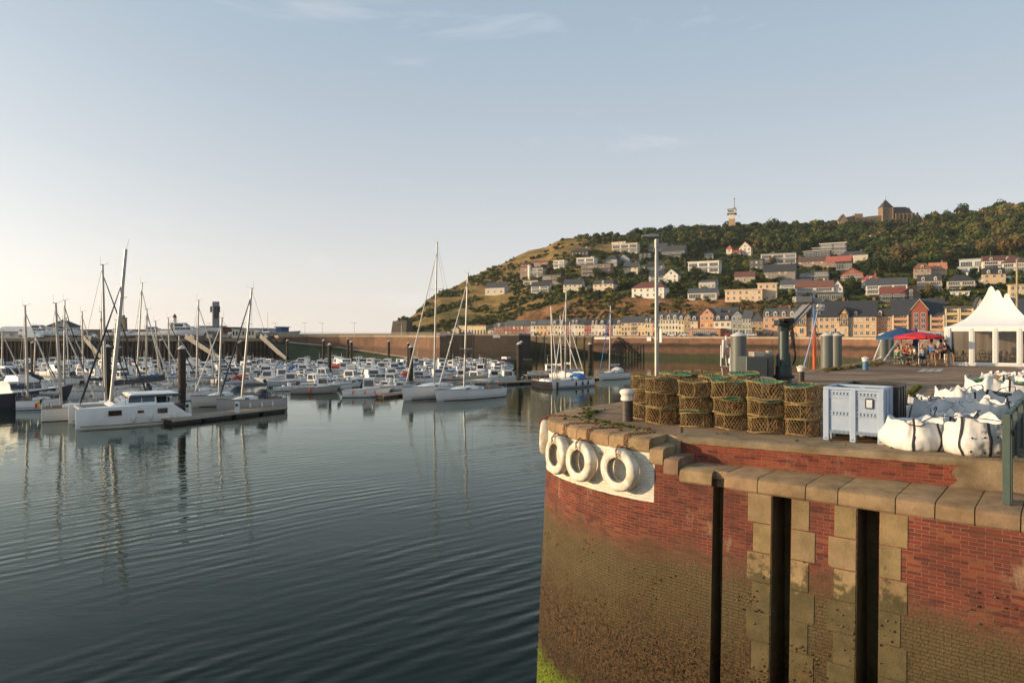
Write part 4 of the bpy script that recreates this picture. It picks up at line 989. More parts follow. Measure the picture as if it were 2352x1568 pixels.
ROW=[('A4',885,975,815,'gable','9c5a40','4a4f55',2,3,'orange brick terraced house at the seaward end with a white dormer','dD'),('A4',976,1140,796,'gable','92503b','4d5650',2,5,'wide brick terraced house with skylights in a greenish slate roof','dL'),('A4',1141,1194,800,'gable','a35f48','474c52',2,2,'narrow brick terraced house right of the greenish roof','d'),('A4',1195,1240,795,'gable','dcd2bd','41464c',2,2,'narrow white terraced house with two dormers','DD'),('A4',1241,1366,793,'gable','e0b271','52585c',2,4,'wide apricot yellow terraced house with garage','d'),('B1',436,520,1216,'gable','d9c9a8','43474d',2,2,'cream terraced house behind the tall sailing boat masts','D'),('B1',521,590,1218,'gable','dcc79a','43474d',2,2,'pale yellow terraced house next to the pink one','dD'),('B1',591,668,1216,'gable','bb7767','3f444a',2,2,'dusty pink terraced house with dark windows','d'),('B1',669,748,1205,'gable','ddd3c0','41464c',2,2,'white terraced house with red brick corner stripes','dDD'),('B1',749,820,1213,'gable','dfcda2','3c4147',2,2,'cream yellow terraced house left of the red one','d'),('B1',821,897,1212,'gable','a83832','2f3338',2,2,'deep red terraced house with white windows, left of two red ones','d'),('B1',898,977,1213,'mans','dccba8','33373d',2,2,'cream terraced house with a pair of dormers between reds','dDD'),('B1',978,1060,1210,'gable','d5d3c6','33373d',2,2,'pale grey terraced house with one big pointed dormer','dD'),('B1',1061,1144,1214,'gable','a2353a','33373d',2,2,'crimson terraced house, right one of the two red ones','dD'),('B1',1145,1182,1213,'gable','cfd3bf','3a3e44',2,1,'very narrow pale green terraced house',''),('B1',1183,1240,1210,'gable','dfc07c','3a3e44',2,2,'yellow terraced house with a tall white gabled dormer','D'),('B1',1241,1345,1190,'gable','cfae7c','45494e',3,3,'tan terraced house with a wide white bay under the roof','d'),('B1',1346,1425,1182,'gable','e2b878','43474d',3,2,'light orange terraced house with a white top balcony','b'),('B1',1426,1510,1182,'gable','dfbd7f','43474d',3,2,'sand yellow terraced house with narrow brown shutters','d'),('B1',1511,1594,1185,'mans','dfc48a','4c5055',2,3,'straw yellow terraced house with two round headed dormers','dDD'),('B1',1595,1656,1180,'gable','d98a58','55565a',2,2,'salmon orange terraced house directly behind the lamp post','d'),('B1',1657,1744,1140,'mans','dccba2','4b5057',3,3,'tall cream house with mansard and dark shutters','cD'),('B1',1745,1890,1138,'mans','dccfae','50565c',3,4,'wide cream house with blue shutters and brick chimneys','ccDD'),('B1',1891,1958,1150,'mans','dfc98c','44494f',3,2,'yellow house beside the brown stone arches','cD'),('B1',1959,2030,1148,'gfront','a3865e','44494f',3,2,'brown stone house with two arched attic windows',''),('B1',2031,2112,1158,'gable','d9c79c','484c52',3,2,'cream house with red shutters left of the orange gable','D'),('B2',118,248,1166,'gfront','d58f55','3a3e44',3,3,'orange gabled house with a conservatory above the terrace wall',''),('B2',249,415,1212,'gable','d9cdb2','3a3f45',2,3,'white villa with wide slate roof and red brick corners','DDc'),('B2',416,520,1190,'gfront','8d9290','3d434a',3,2,'grey house with a glazed gable over the restaurant',''),('B2',521,605,1192,'gable','a9a89c','4a5056',3,3,'pale grey house with slate roof beside the glazed gable',''),('B2',606,718,1206,'hip','a98a5e','42464c',3,2,'brown stone house with a white door frame','d'),('B2',719,1034,1168,'mans','d59b6c','4a4f56',3,5,'long peach coloured house with four white dormers and bay window','DDDDc'),('B3',292,514,1162,'mans','b98464','2c3036',3,4,'brick house with white glazed veranda right of the timbered hotel','D'),]
RO={}
for r in ROW:
 cr,x0,x1,yt,roof,wl,rc,fl,cols,lab,op=r
 RO[lab[:20]]=row_house(cr,x0,x1,yt,roof,wl,rc,fl,cols,lab,op,group=G if x1-x0<210 and cr in('A4','B1') else None)
o,w,H=row_house('A4',600,822,838,'flat','dcc392','b89f74',1,0,'long low cream building with a row of arched windows','',name='customs_building',cat='building',d=10)
for k in range(9):
 x=-w/2+w*(k+.5)/9;mb=MB();pr=[(x-.55,1.0),(x+.55,1.0),(x+.55,3.0)]+[(x+.55*math.cos(a),3.0+.55*math.sin(a)) for a in(.5,1.0,1.57,2.1,2.6)]+[(x-.55,3.0)]
 mb.yprism(pr,-.06,.02).build('window',GLS[0],o)
row_house('A4',823,884,846,'hip','d0b788','565a5e',1,2,'small gabled pavilion at the end of the arched building','',name='pavilion',cat='building')
row_house('A4',535,598,850,'gfront','cdb48a','5a5d60',1,1,'little cream gabled hut by the mole entrance','',name='pavilion',cat='building')
row_house('A4',440,530,882,'flat','6a3a30','55332c',1,2,'low dark red shed with a round emblem by the mole','',name='shed',cat='shed')
for a in[('B2',320,470,1160,'gable','5a5f66','3a4046',3,0,'dark slate roofed house rising behind the white villa',''),('B2',150,300,1168,'gable','6a6a66','3f454c',3,0,'blue grey roof with skylights behind the orange gable','L')]:
 row_house(*a,dD=12,name='house')
row_house('B2',10,312,1362,'flat','c08455','b9855c',1,0,'low banded brick terrace building with wide dark doorway','b',dD=-14,d=12,rh=.2,name='terrace_building',cat='building')
row_house('B2',428,612,1352,'flat','b8b890','a8a67e',1,6,'glazed restaurant terrace with lamp globes on its posts','b',dD=-16,d=8,rh=.15,name='restaurant_terrace',cat='building')
TB=M('dark_timber',(.055,.035,.022),.8,var=.3)
o,w,H=row_house('B2',1035,1795,1098,'gable','dcb57e','2f343b',3,14,'large timbered hotel with striped sandstone facade and long slate roof','EE',name='hotel',cat='building',rh=6.6,d=16,dD=-4,ws=.95)
for cx,cw in((-w*.5+w*.072,w*.125),(-w*.5+w*.61,w*.105),(w*.5-w*.02,0)):
 if not cw:continue
 e=H-6.6
 bay=MB().yprism([(cx-cw/2,0),(cx+cw/2,0),(cx+cw/2,e+1),(cx,e+3.6),(cx-cw/2,e+1)],-1.2,3).build('gabled_bay',wallm('dcb57e'),o)
 mb=MB()
 for sg in(-1,1):
  q=[(cx,e+3.7),(cx+sg*(cw/2+.5),e+.6),(cx+sg*(cw/2+.5),e+.95),(cx,e+4.05)]
  mb.yprism(q if sg>0 else q[::-1],-1.7,5)
 mb.build('bay_roof',roofm('2f343b'),bay)
 mb=MB()
 for zz in(e+.9,e-1.6,e-4.0):mb.box(cx-cw/2,cx+cw/2,-1.28,-1.19,zz,zz+.25)
 for k in range(7):xx=cx-cw/2+cw*k/6;mb.box(xx-.1,xx+.1,-1.285,-1.195,e-4,e+1)
 for sg in(-1,1):mb.tube((cx-sg*cw*.45,-1.24,e-4),(cx+sg*cw*.05,-1.24,e-1.6),.12,n=4);mb.tube((cx+sg*cw*.45,-1.24,e+1),(cx,-1.24,e+2.8),.12,n=4)
 mb.build('timber_frame',TB,bay)
 for zz in(1.4,e-3.2):win(bay,cx,zz,cw*.35,2.0,y=-1.3)
mb=MB()
for z in np.arange(1.0,H-7,1.15):mb.box(-w/2-.02,w/2+.02,-.04,.0,z,z+.22)
mb.build('string_course',wallm('b98a58'),o)
for k in range(3):MB().box(w*(-.3+.38*k)-.5,w*(-.3+.38*k)+.5,8,9,H-3,H+1.4).build('chimney',wallm('9a5a40'),o)
def flats(cr,x0,x1,yt,label,wall,rc,fl,red=None,roof='gable',rh=6.5):
 o,w,H=row_house(cr,x0,x1,yt,roof,wall,rc,fl,0,label,'',name='apartment_building',cat='building',d=15,rh=rh,dD=-6)
 e=H-rh;fh=e/fl
 cells=[(-w/2+w*.17,w*.28),(w/2-w*.14,w*.24)] if red else[(-w*.25,w*.44),(w*.25,w*.44)]
 for cx,cw in cells:
  for f in range(fl):
   z=f*fh+.3
   win(o,cx,z+.2,cw*.8,fh*.55,g=0,y=0)
   MB().box(cx-cw/2,cx+cw/2,-1.6,-.08,z-.2,z+.85).build('balcony',wallm('d99a6a' if red else 'd8b268'),o)
  for sg in(-1,1):MB().box(cx+sg*cw/2-.2,cx+sg*cw/2+.2,-1.7,-.05,0,e).build('pier',wallm('dccba0'),o)
 if red:
  cw=w*.30;cx=w*.03
  b=MB().yprism([(cx-cw/2,0),(cx+cw/2,0),(cx+cw/2,H-4.6),(cx,H-.8),(cx-cw/2,H-4.6)],-2.0,6).build('gabled_bay',wallm('a34a33'),o)
  mb=MB()
  for sg in(-1,1):
   q=[(cx,H-.7),(cx+sg*(cw/2+.4),H-4.8),(cx+sg*(cw/2+.4),H-4.4),(cx,H-.3)];mb.yprism(q if sg>0 else q[::-1],-2.3,6)
  mb.build('bay_roof',wallm('d5b98c'),b)
  for f in range(fl):
   for sx in(-1,1):win(b,cx+sx*cw*.22,f*fh*1.02+1.2,cw*.24,1.5,y=-2.0,g=0)
 return o
flats('B3',516,1020,1076,'apartment block with orange balconies and a tall red gabled centre','d9bf94','33383f',4,red=True)
flats('B3',1021,1292,1150,'flat roofed apartment block with yellow balconies left of the tents','cdb88e','4a4740',4,roof='flat',rh=.9)
flats('B3',1293,1410,1060,'slate gabled house just left of the tent peak','c9b08a','3c434b',4,roof='gfront',rh=5)
flats('B3',1600,1830,1076,'slate roofed apartment block behind the right tent peaks','b9b2a2','353b43',4,rh=6)
def ridge_at(u):return hill_pos(u,.985)
p=hill_pos(1579.1+422*.24171,.97);k=p.y/FL*.24171
sig=empty('radio_tower',p,R(-20),'square concrete signal tower with glazed cabin and tall antenna on the ridge','tower')
zb=p.z;Z=lambda y:CZ-(424.9+y*.24171-CV)*p.y/FL-zb
ST=wallm('b89468');WT=wallm('e2dac8')
MB().box(-3.2,3.2,-3.2,3.2,-5,Z(325)).build('base',ST,sig)
MB().box(-2.9,2.9,-2.9,2.9,Z(325),Z(275)).build('shaft',WT,sig)
MB().box(-4.8,4.8,-4.8,4.8,Z(280),Z(272)).build('gallery',wallm('8a8478'),sig)
MB().loft([[(-3.6,-3.6,Z(272)),(3.6,-3.6,Z(272)),(3.6,3.6,Z(272)),(-3.6,3.6,Z(272))],[(-4.3,-4.3,Z(240)),(4.3,-4.3,Z(240)),(4.3,4.3,Z(240)),(-4.3,4.3,Z(240))]]).build('cabin',WT,sig)
for k_ in range(4):win(sig,-3+2*k_,Z(262),1.3,1.9,y=-4.15,g=0)
MB().box(-4.5,4.5,-4.5,4.5,Z(240),Z(233)).build('roof',wallm('5a5d60'),sig)
mb=MB()
for a in range(3):mb.tube((2.4+.8*math.cos(a*2.1),.8*math.sin(a*2.1),Z(233)),(2.4+.25*math.cos(a*2.1),.25*math.sin(a*2.1),Z(125)),.16,n=4)
for q in range(12):z=lerp(Z(233),Z(125),q/12);r=lerp(.8,.3,q/12);mb.box(2.4-r,2.4+r,-.08,.08,z,z+.2)
mb.tube((2.4,0,Z(125)),(2.4,0,Z(70)),.12,.04,n=4);mb.box(1.2,3.6,-.1,.1,Z(137),Z(133));mb.box(1,4,-.4,.4,Z(222),Z(216));mb.build('antenna',M('galvanised',(.30,.29,.27),.5,.6),sig)
for x,z,r in((1.7,Z(198),1.1),(3.4,Z(200),.9),(-4.9,Z(295),.8),(4.9,Z(295),1.0)):
 MB().lathe([(.1,0),(r,.25),(r,.4),(.1,.5)],12).build('dish',WM,sig);bpy.data.objects[-1] if False else None
 d_=sig.children[-1];d_.location=(x,-1.6 if abs(x)<4 else 0,z);d_.rotation_euler=(R(90),0,0)
def C3(x,y,D):return WD(1923.6+x*.24174,424.9+y*.24174,D)
uc=1923.6+560*.24174;pc=hill_pos(uc,.965);D=pc.y;mpp=D/FL*.24174
BRN=wallm('8a6f50');SLT=roofm('3b3a36')
ch=empty('chapel',Vector((C3(560,0,D).x,D,pc.z)),0,'old stone chapel with square tower, slate spire and buttressed nave on the ridge','church')
zb=pc.z;Z=lambda y:C3(0,y,D).z-zb;X=lambda x:(x-560)*mpp
tx0,tx1=X(428),X(526)
MB().box(tx0,tx1,0,8.5,-8,Z(208)).build('tower',BRN,ch)
cx=(tx0+tx1)/2;r=(tx1-tx0)/2+.3;zt=Z(208)
MB().loft([[(cx-r,-.3,zt),(cx+r,-.3,zt),(cx+r,8.8,zt),(cx-r,8.8,zt)],[(cx-r*.55,2,Z(172)),(cx+r*.55,2,Z(172)),(cx+r*.55,6.5,Z(172)),(cx-r*.55,6.5,Z(172))],[(cx-.25,4,Z(133)),(cx+.25,4,Z(133)),(cx+.25,4.5,Z(133)),(cx-.25,4.5,Z(133))]]).build('spire',SLT,ch)
MB().lathe([(.3,Z(135)),(.25,Z(122)),(.55,Z(118)),(.5,Z(108)),(.15,Z(100))],8,c=(cx,4.2,0)).build('gilded_statue',M('gilding',(.55,.38,.16),.4,.5),ch)
for x in(tx0-.3,tx1-.5):MB().box(x,x+.9,-.5,.6,-6,Z(215)).build('corner_buttress',wallm('a5866066'[:6]),ch)
nx0,nx1=tx1,X(708);yr=Z(205);ye=Z(258)
MB().xprism([(0.5,-8),(9,-8),(9,ye),(4.7,yr-.3),(.5,ye)],nx0,nx1).build('nave',BRN,ch)
MB().loft([[(nx0,0,ye-.2),(nx1+.4,0,ye-.2),(X(675),4.7,yr),(nx0,4.7,yr)],[(nx0,0,ye+.2),(nx1+.4,0,ye+.2),(X(675),4.7,yr+.4),(nx0,4.7,yr+.4)]]).build('nave_roof',SLT,ch)
for x in(548,578,618,655,700):MB().box(X(x),X(x)+1.1,-.9,.6,-6,Z(272)).build('buttress',wallm('97795600'[:6]),ch)
for x in(542,602,640):MB().yprism([(X(x),Z(318)),(X(x)+1.5,Z(318)),(X(x)+1.5,Z(285)),(X(x)+.75,Z(272)),(X(x),Z(285))],.42,.6).build('window',GLS[0],ch)
MB().box(X(452),X(462),-.1,.1,Z(280),Z(250)).build('belfry_window',GLS[0],ch)
MB().xprism([(1,-8),(6,-8),(6,Z(270)),(1,Z(262))],nx1,X(742)).build('apse',BRN,ch)
MB().add([(X(742),1,-8),(X(782),1,-8),(X(782),1,Z(300)),(X(772),1,Z(256)),(X(762),1,Z(262)),(X(758),1,Z(285)),(X(742),1,Z(280)),(X(742),2.4,-8),(X(782),2.4,-8),(X(782),2.4,Z(300)),(X(772),2.4,Z(256)),(X(762),2.4,Z(262)),(X(758),2.4,Z(285)),(X(742),2.4,Z(280))],[(0,1,2,3,4,5,6),(13,12,11,10,9,8,7)]+[(i,i+7,(i+1)%7+7,(i+1)%7) for i in range(7)]).build('broken_wall',BRN,ch)
rw=empty('ruined_wall',Vector((C3(340,0,D).x,D,zb)),0,'long low ruined stone wall left of the chapel tower','ruin');X=lambda x:(x-340)*mpp
MB().yprism([(X(250),-8),(X(430),-8),(X(430),Z(285)),(X(330),Z(292)),(X(262),Z(302)),(X(250),Z(300))],2,3.2).build('wall',wallm('a08058'),rw)
MB().box(X(172),X(248),1.5,6,-8,Z(270)).build('tower_stump',wallm('b08c60'),rw)
MB().yprism([(X(95),-8),(X(172),-8),(X(172),Z(285)),(X(118),Z(298)),(X(95),Z(302))],2,3.2).build('wall_stub',wallm('7a6a4c'),rw)
pg=hill_pos(1923.6+55*.24174,.97);house('small stone gabled ruin house at the far end of the chapel wall',(C3(55,0,D).x,D,zb-1),80*mpp,7,Z(278)+1,R(-8),'gfront','a5845c','5a4a3a',2,2,name='stone_house',cat='house')
hr=hill_pos(1923.6+1515*.24174,.98);house('low slate roof just showing over the right end of the ridge',(hr.x,hr.y-4,hr.z),24,9,6,0,'hip','c9a070','4a5158',1,5)
# ================================================================ VEGETATION
def leaf_mat(name,attr):
 m=bpy.data.materials.new(name);m.use_nodes=True;nt=m.node_tree;L=nt.links;b=nt.nodes['Principled BSDF']
 g=_n(nt,'ShaderNodeNewGeometry')
 if attr:a=_n(nt,'ShaderNodeAttribute');a.attribute_name='tint';src=a.outputs['Color']
 else:a=_n(nt,'ShaderNodeObjectInfo');src=a.outputs['Color']
 r=_n(nt,'ShaderNodeMapRange');r.inputs[3].default_value=.72;r.inputs[4].default_value=1.3;L.new(g.outputs['Random Per Island'],r.inputs[0])
 n=_n(nt,'ShaderNodeTexNoise');n.inputs['Scale'].default_value=.11;n.inputs['Detail'].default_value=4;L.new(g.outputs['Position'],n.inputs['Vector'])
 r2=_n(nt,'ShaderNodeMapRange');r2.inputs[1].default_value=.3;r2.inputs[2].default_value=.7;r2.inputs[3].default_value=.65;r2.inputs[4].default_value=1.4;L.new(n.outputs['Fac'],r2.inputs[0])
 mm=_n(nt,'ShaderNodeMath',operation='MULTIPLY');L.new(r.outputs[0],mm.inputs[0]);L.new(r2.outputs[0],mm.inputs[1])
 mx=_n(nt,'ShaderNodeMix',data_type='RGBA',blend_type='MULTIPLY');mx.inputs[0].default_value=1;L.new(src,mx.inputs[6])
 cc=_n(nt,'ShaderNodeCombineColor');[L.new(mm.outputs[0],cc.inputs[i]) for i in range(3)];L.new(cc.outputs[0],mx.inputs[7])
 L.new(mx.outputs[2],b.inputs['Base Color']);b.inputs['Roughness'].default_value=.75;b.inputs['Specular IOR Level'].default_value=.2
 tr=_n(nt,'ShaderNodeBsdfTranslucent');L.new(mx.outputs[2],tr.inputs[0]);ms=_n(nt,'ShaderNodeMixShader');ms.inputs[0].default_value=.25
 L.new(b.outputs[0],ms.inputs[1]);L.new(tr.outputs[0],ms.inputs[2]);L.new(ms.outputs[0],nt.nodes['Material Output'].inputs[0])
 return m
LFA,LFO=leaf_mat('foliage_mixed',True),leaf_mat('foliage',False)
BARK=M('bark',(.07,.05,.035),.9,var=.3,scale=2,bump=.02)
rs=np.random.RandomState(5)
def crown_template(n,leaf,lumps=6,squash=.85,seed=0):
 """leaf quads (n,4,3) through the outer shell of a lumpy crown of radius 1, base near z=-.8"""
 r=np.random.RandomState(seed)
 cen=r.normal(size=(lumps,3));cen/=np.linalg.norm(cen,axis=1)[:,None];cen*=r.uniform(.35,.62,(lumps,1));cen[:,2]=cen[:,2]*.7+.1
 cen[0]=(0,0,.15);rad=r.uniform(.42,.62,lumps);rad[0]=.75
 k=r.randint(0,lumps,n);d=r.normal(size=(n,3));d/=np.linalg.norm(d,axis=1)[:,None]
 p=cen[k]+d*(rad[k]*r.uniform(.72,1.04,n))[:,None];p[:,2]*=squash
 nrm=d+r.normal(size=(n,3))*.55;nrm/=np.linalg.norm(nrm,axis=1)[:,None]
 t=np.cross(nrm,r.normal(size=(n,3)));t/=np.linalg.norm(t,axis=1)[:,None]+1e-9;b=np.cross(nrm,t)
 s=leaf*r.uniform(.6,1.3,(n,1));c=p[:,None,:]+np.stack([-t*s-b*s*.7,t*s-b*s*.7,t*s*.7+b*s,-t*s*.8+b*s*.8],1)
 return c.astype(np.float32)
TPL=[crown_template(230,.135,6+i,.8+.06*(i%3),i) for i in range(7)]
TPS=[crown_template(60,.27,4,.7,20+i) for i in range(5)]
BIG=[crown_template(620,.085,9,.95,40+i) for i in range(5)]
def quads_object(name,chunks,tints,mat):
 """one mesh from many arrays of quads, each with its own tint"""
 v=np.concatenate([c.reshape(-1,3) for c in chunks]);nf=len(v)//4
 me=bpy.data.meshes.new(name);me.vertices.add(len(v));me.vertices.foreach_set('co',v.ravel())
 me.loops.add(nf*4);me.loops.foreach_set('vertex_index',np.arange(nf*4,dtype=np.int32))
 me.polygons.add(nf);me.polygons.foreach_set('loop_start',np.arange(0,nf*4,4,dtype=np.int32))
 me.materials.append(mat)
 if tints is not None:
  ca=me.color_attributes.new('tint','FLOAT_COLOR','POINT')
  t=np.concatenate([np.tile(np.array([*c,1],np.float32),(len(ch.reshape(-1,3)),1)) for ch,c in zip(chunks,tints)])
  ca.data.foreach_set('color',t.ravel())
 me.update(calc_edges=True);o=bpy.data.objects.new(name,me);COL.objects.link(o);return o
def inst(tpl,p,r,sz=1.0):
 a=rnd.random()*6.28;c,s=math.cos(a),math.sin(a);M3=np.array([[c,-s,0],[s,c,0],[0,0,sz]],np.float32)
 return(tpl.reshape(-1,3)@M3.T*r+np.array(p,np.float32)).reshape(-1,4,3)
TINT={'dark':(.030,.050,.016),'green':(.054,.080,.020),'olive':(.105,.105,.030),'yellow':(.185,.175,.040),'rust':(.155,.110,.040),'brown':(.125,.100,.042)}
def pick_tint(w):
 k=rnd.random()*sum(w.values());
 for n_,q in w.items():
  k-=q
  if k<=0:break
 c=TINT[n_];f=rnd.uniform(.8,1.25);return tuple(x*f for x in c)
def blocked(u,v,r,top,pad=1.0):
 for(a,b,c,d) in HRECT:
  if u+r>a-pad and u-r<b+pad and v>c+(d-c)*.25 and v-top<d-1.5 and v<d+top:return True
 return False
WL=[(1280,541),(1330,548),(1400,556),(1480,570),(1560,585),(1640,575),(1700,566),(1760,575),(1850,578),(1900,560),(1960,575),(2000,600),(2040,638),(2110,640),(2150,618),(2200,600),(2270,596),(2352,585),(2600,570),(2900,560)]
ch,ti=[],[]
def tf(u):
 if u<1500:return{'dark':3,'green':4,'olive':2}
 if u<2000:return{'dark':5,'green':5,'olive':3,'brown':.5}
 return{'dark':3,'green':3.5,'olive':3,'rust':.6+(u-2000)/400,'brown':1.2}
n=0
while n<2100:
 u=rnd.uniform(1285,2640);t=rnd.uniform(.35,1.0);v=hillV(u,t)
 if v>interp(u,WL):continue
 p=hill_pos(u,t);r=rnd.uniform(2.8,6.4) if u>1480 else rnd.uniform(1.6,3.2)
 if u>2100:r*=rnd.uniform(1.0,1.35)
 if mnoise.noise((p.x*.012,p.y*.012,7))<-.42:continue
 rp=r*FL/p.y
 if blocked(u,v,rp,rp*1.6):continue
 ch.append(inst(TPL[n%7],(p.x,p.y,p.z+r*.62),r,rnd.uniform(.85,1.2)));ti.append(pick_tint(tf(u)));n+=1
for k in range(500):
 u=rnd.uniform(1460,2640);t=rnd.uniform(.985,1.03);p=hill_pos(u,t);r=rnd.uniform(2.2,4.6)*(1.15 if mnoise.noise((u*.02,0,0))>0 else.75)
 if 1655<u<1700 or 1925<u<2115:r*=.45
 ch.append(inst(TPL[k%7],(p.x,p.y,p.z+r*.55),r));ti.append(pick_tint(tf(u)))
o=quads_object('woodland',ch,ti,LFA);tag(o,'dense green wood covering the top of the hill','woodland',kind='stuff')
ch,ti=[],[];n=0;tries=0
while n<8200 and tries<90000:
 tries+=1
 u=rnd.uniform(925,2600);t=rnd.random()**1.25;p=hill_pos(u,t);v=CV-(p.z-CZ)*FL/p.y
 wl=interp(u,WL)
 if u>1290 and v<wl-4:continue
 q=mnoise.noise((p.x*.03,p.y*.05,1))+.5*mnoise.noise((p.x*.11,p.y*.14,2))
 if t<.11:lim=-.16 if u<1700 else-.3
 elif u<1180:lim=.06 if v>660 else-.15
 elif u<1440 and t>.72:lim=.08
 elif t<.16:lim=-.45
 else:lim=-.34
 if q<lim:continue
 r=rnd.uniform(.8,2.3)*(1 if t<.8 else 1.1)
 if t>.16 and u>1200 and rnd.random()<.14:r*=1.6
 rp=r*FL/p.y
 if blocked(u,v,rp*.8,rp*1.4,0):continue
 if u<1180:w_={'green':3,'olive':4,'yellow':.5}
 elif t<.11:w_={'olive':4,'brown':3,'yellow':1,'green':1}
 else:w_={'dark':3,'green':5,'olive':2,'yellow':.9,'rust':.25}
 ch.append(inst(TPS[n%5],(p.x,p.y,p.z+r*.35),r,.85));ti.append(pick_tint(w_));n+=1
o=quads_object('scrub_vegetation',ch,ti,LFA);tag(o,'bushes and scrub between the hillside houses','scrub',kind='stuff')
PT=[]
for i in range(5):
 me=quads_object('crown',[BIG[i]],None,LFO);me.location=(0,0,1.15);me.rotation_euler=(0,0,i)
 t_=empty('tree',(0,0,0));me.parent=t_
 mb=MB().path([(0,0,-.4),(.02,0,.3),(-.02,.03,.8),(0,0,1.3)],[.09,.07,.05,.02],6)
 for a in range(4):mb.path([(0,0,.55+.12*a),(.3*math.cos(a*1.7),.3*math.sin(a*1.7),.95+.12*a)],[.035,.012],5)
 mb.build('trunk',BARK,t_);PT.append(t_)
TREES=[('B3',190,505,34,'yellow',1,'yellow green round tree below the stone gabled ruin'),('B3',440,560,36,'yellow',2,'bright yellow green tree right of the lone house in the wood'),('B3',870,620,95,'olive',0,'huge pale green tree standing out in the middle of the wood'),('B3',360,860,95,'dark',3,'big dark tree above the red pyramid roof'),('B3',600,760,110,'brown',4,'broad brownish tree on the wood edge above the long slate roof'),('B3',1060,740,62,'olive',2,'olive tree at the wood edge above the orange roofs'),('B3',1380,690,85,'rust',1,'rust coloured tree above the mint modern house'),('B3',1640,690,110,'rust',3,'great orange brown tree above the mansard house'),('B3',1390,290,42,'dark',0,'dark round tree alone on the skyline'),('B3',1540,255,62,'dark',4,'wide dark pine on the skyline at far right'),('B3',1180,300,75,'dark',2,'broad dark tree on the skyline right of the chapel'),('B3',1040,310,52,'dark',1,'dark tree on the skyline nearest the chapel'),('B3',540,870,70,'dark',1,'tall dark conifer behind the long slate roof'),('B3',690,860,62,'dark',2,'dark tree left of the thatch brown roof'),('B3',1080,900,50,'olive',3,'olive tree between tan villa and stone house'),('B3',1030,990,46,'green',4,'green tree right of the white balcony of the tan villa'),('B3',880,1060,60,'rust',0,'reddish shrub tree below the tan villa'),('B3',735,970,40,'olive',2,'bushy olive tree left of the tan villa'),('B3',1355,990,34,'olive',1,'round olive shrub next to the stone house'),('B3',130,1000,50,'green',0,'green tree below the brick chalet'),('B3',400,640,58,'green',3,'green tree just left of the grey gable'),('B3',1290,870,44,'green',2,'green tree in front of the mint terrace'),('B2',550,780,34,'yellow',1,'yellow green tree beside the dark flat roofed house'),('B2',810,760,42,'brown',2,'brown leaved tree behind the manor'),('B2',950,750,40,'dark',3,'dark tree behind the right gable of the manor'),('B2',330,740,30,'olive',4,'slim pale tree right of the small summer house'),('B2',400,560,60,'olive',0,'tall olive tree in the wood under the radio tower'),('B2',800,470,80,'green',1,'large sunlit tree on the skyline hump'),('B2',480,1000,46,'olive',2,'olive tree above the long sand coloured block'),('B2',700,930,44,'olive',3,'sunlit tree below the manor steps'),('B2',870,935,40,'green',4,'green tree at the foot of the manor'),('B2',900,1100,60,'green',0,'round green tree right of the sand coloured cube'),('B2',340,960,42,'dark',1,'dark tree between slate house and cottage'),('B2',1540,980,60,'green',2,'green tree right of the tall white gable'),('B2',1060,900,34,'green',4,'small green tree right of the manor'),('B2',700,560,50,'olive',3,'olive crown at the lower edge of the wood by the timbered house'),('B2',60,700,55,'dark',0,'dark tree left of the summer house'),('B1',1250,640,50,'dark',1,'dark conifer between veranda house and cream house'),('B1',1500,740,55,'dark',3,'dark tree below the tiny grey annex'),('B1',960,740,60,'green',2,'green tree in front of the brown apartment block'),('B1',1040,720,42,'olive',4,'olive palm like tree before the brown apartments'),('B1',540,835,52,'olive',0,'golden olive tree right of the flat roofed house with long balcony'),('B1',430,690,46,'green',1,'green tree between turret villa and white villa'),('B1',330,925,18,'green',2,'small round bush tree at the lowest balcony house'),('B1',850,925,22,'yellow',3,'small yellow bush tree between two cream villas'),('B1',1770,640,55,'yellow',4,'yellow green tree under the grey barn shaped house'),('B1',1960,560,50,'dark',0,'dark tree at the corner of the grey barn shaped house'),('B1',1020,560,48,'dark',1,'dark bush tree left of the veranda house'),('B1',2090,750,70,'dark',2,'broad dark tree in front of the long white framed villa'),('B1',1420,560,40,'olive',3,'olive tree below the dark box house'),('B1',640,640,40,'olive',4,'olive shrub tree beside the white two level villa'),('B1',1290,820,46,'green',1,'green tree above the clipped hedge'),]
used=[False]*5
for cr,x,y,rp,tn,kd,lab in TREES:
 ox,oy,s=CR[cr];p,t=hill_at(ox+x*s,oy+y*s);r=rp*s*p.y/FL*1.0
 o=PT[kd] if not used[kd] else copy_tree(PT[kd]);used[kd]=True
 place(o,p,rnd.random()*6,lab,'trees on the hillside','tree',r)
 for c in[o]+list(o.children):c.color=(*TINT[tn],1)
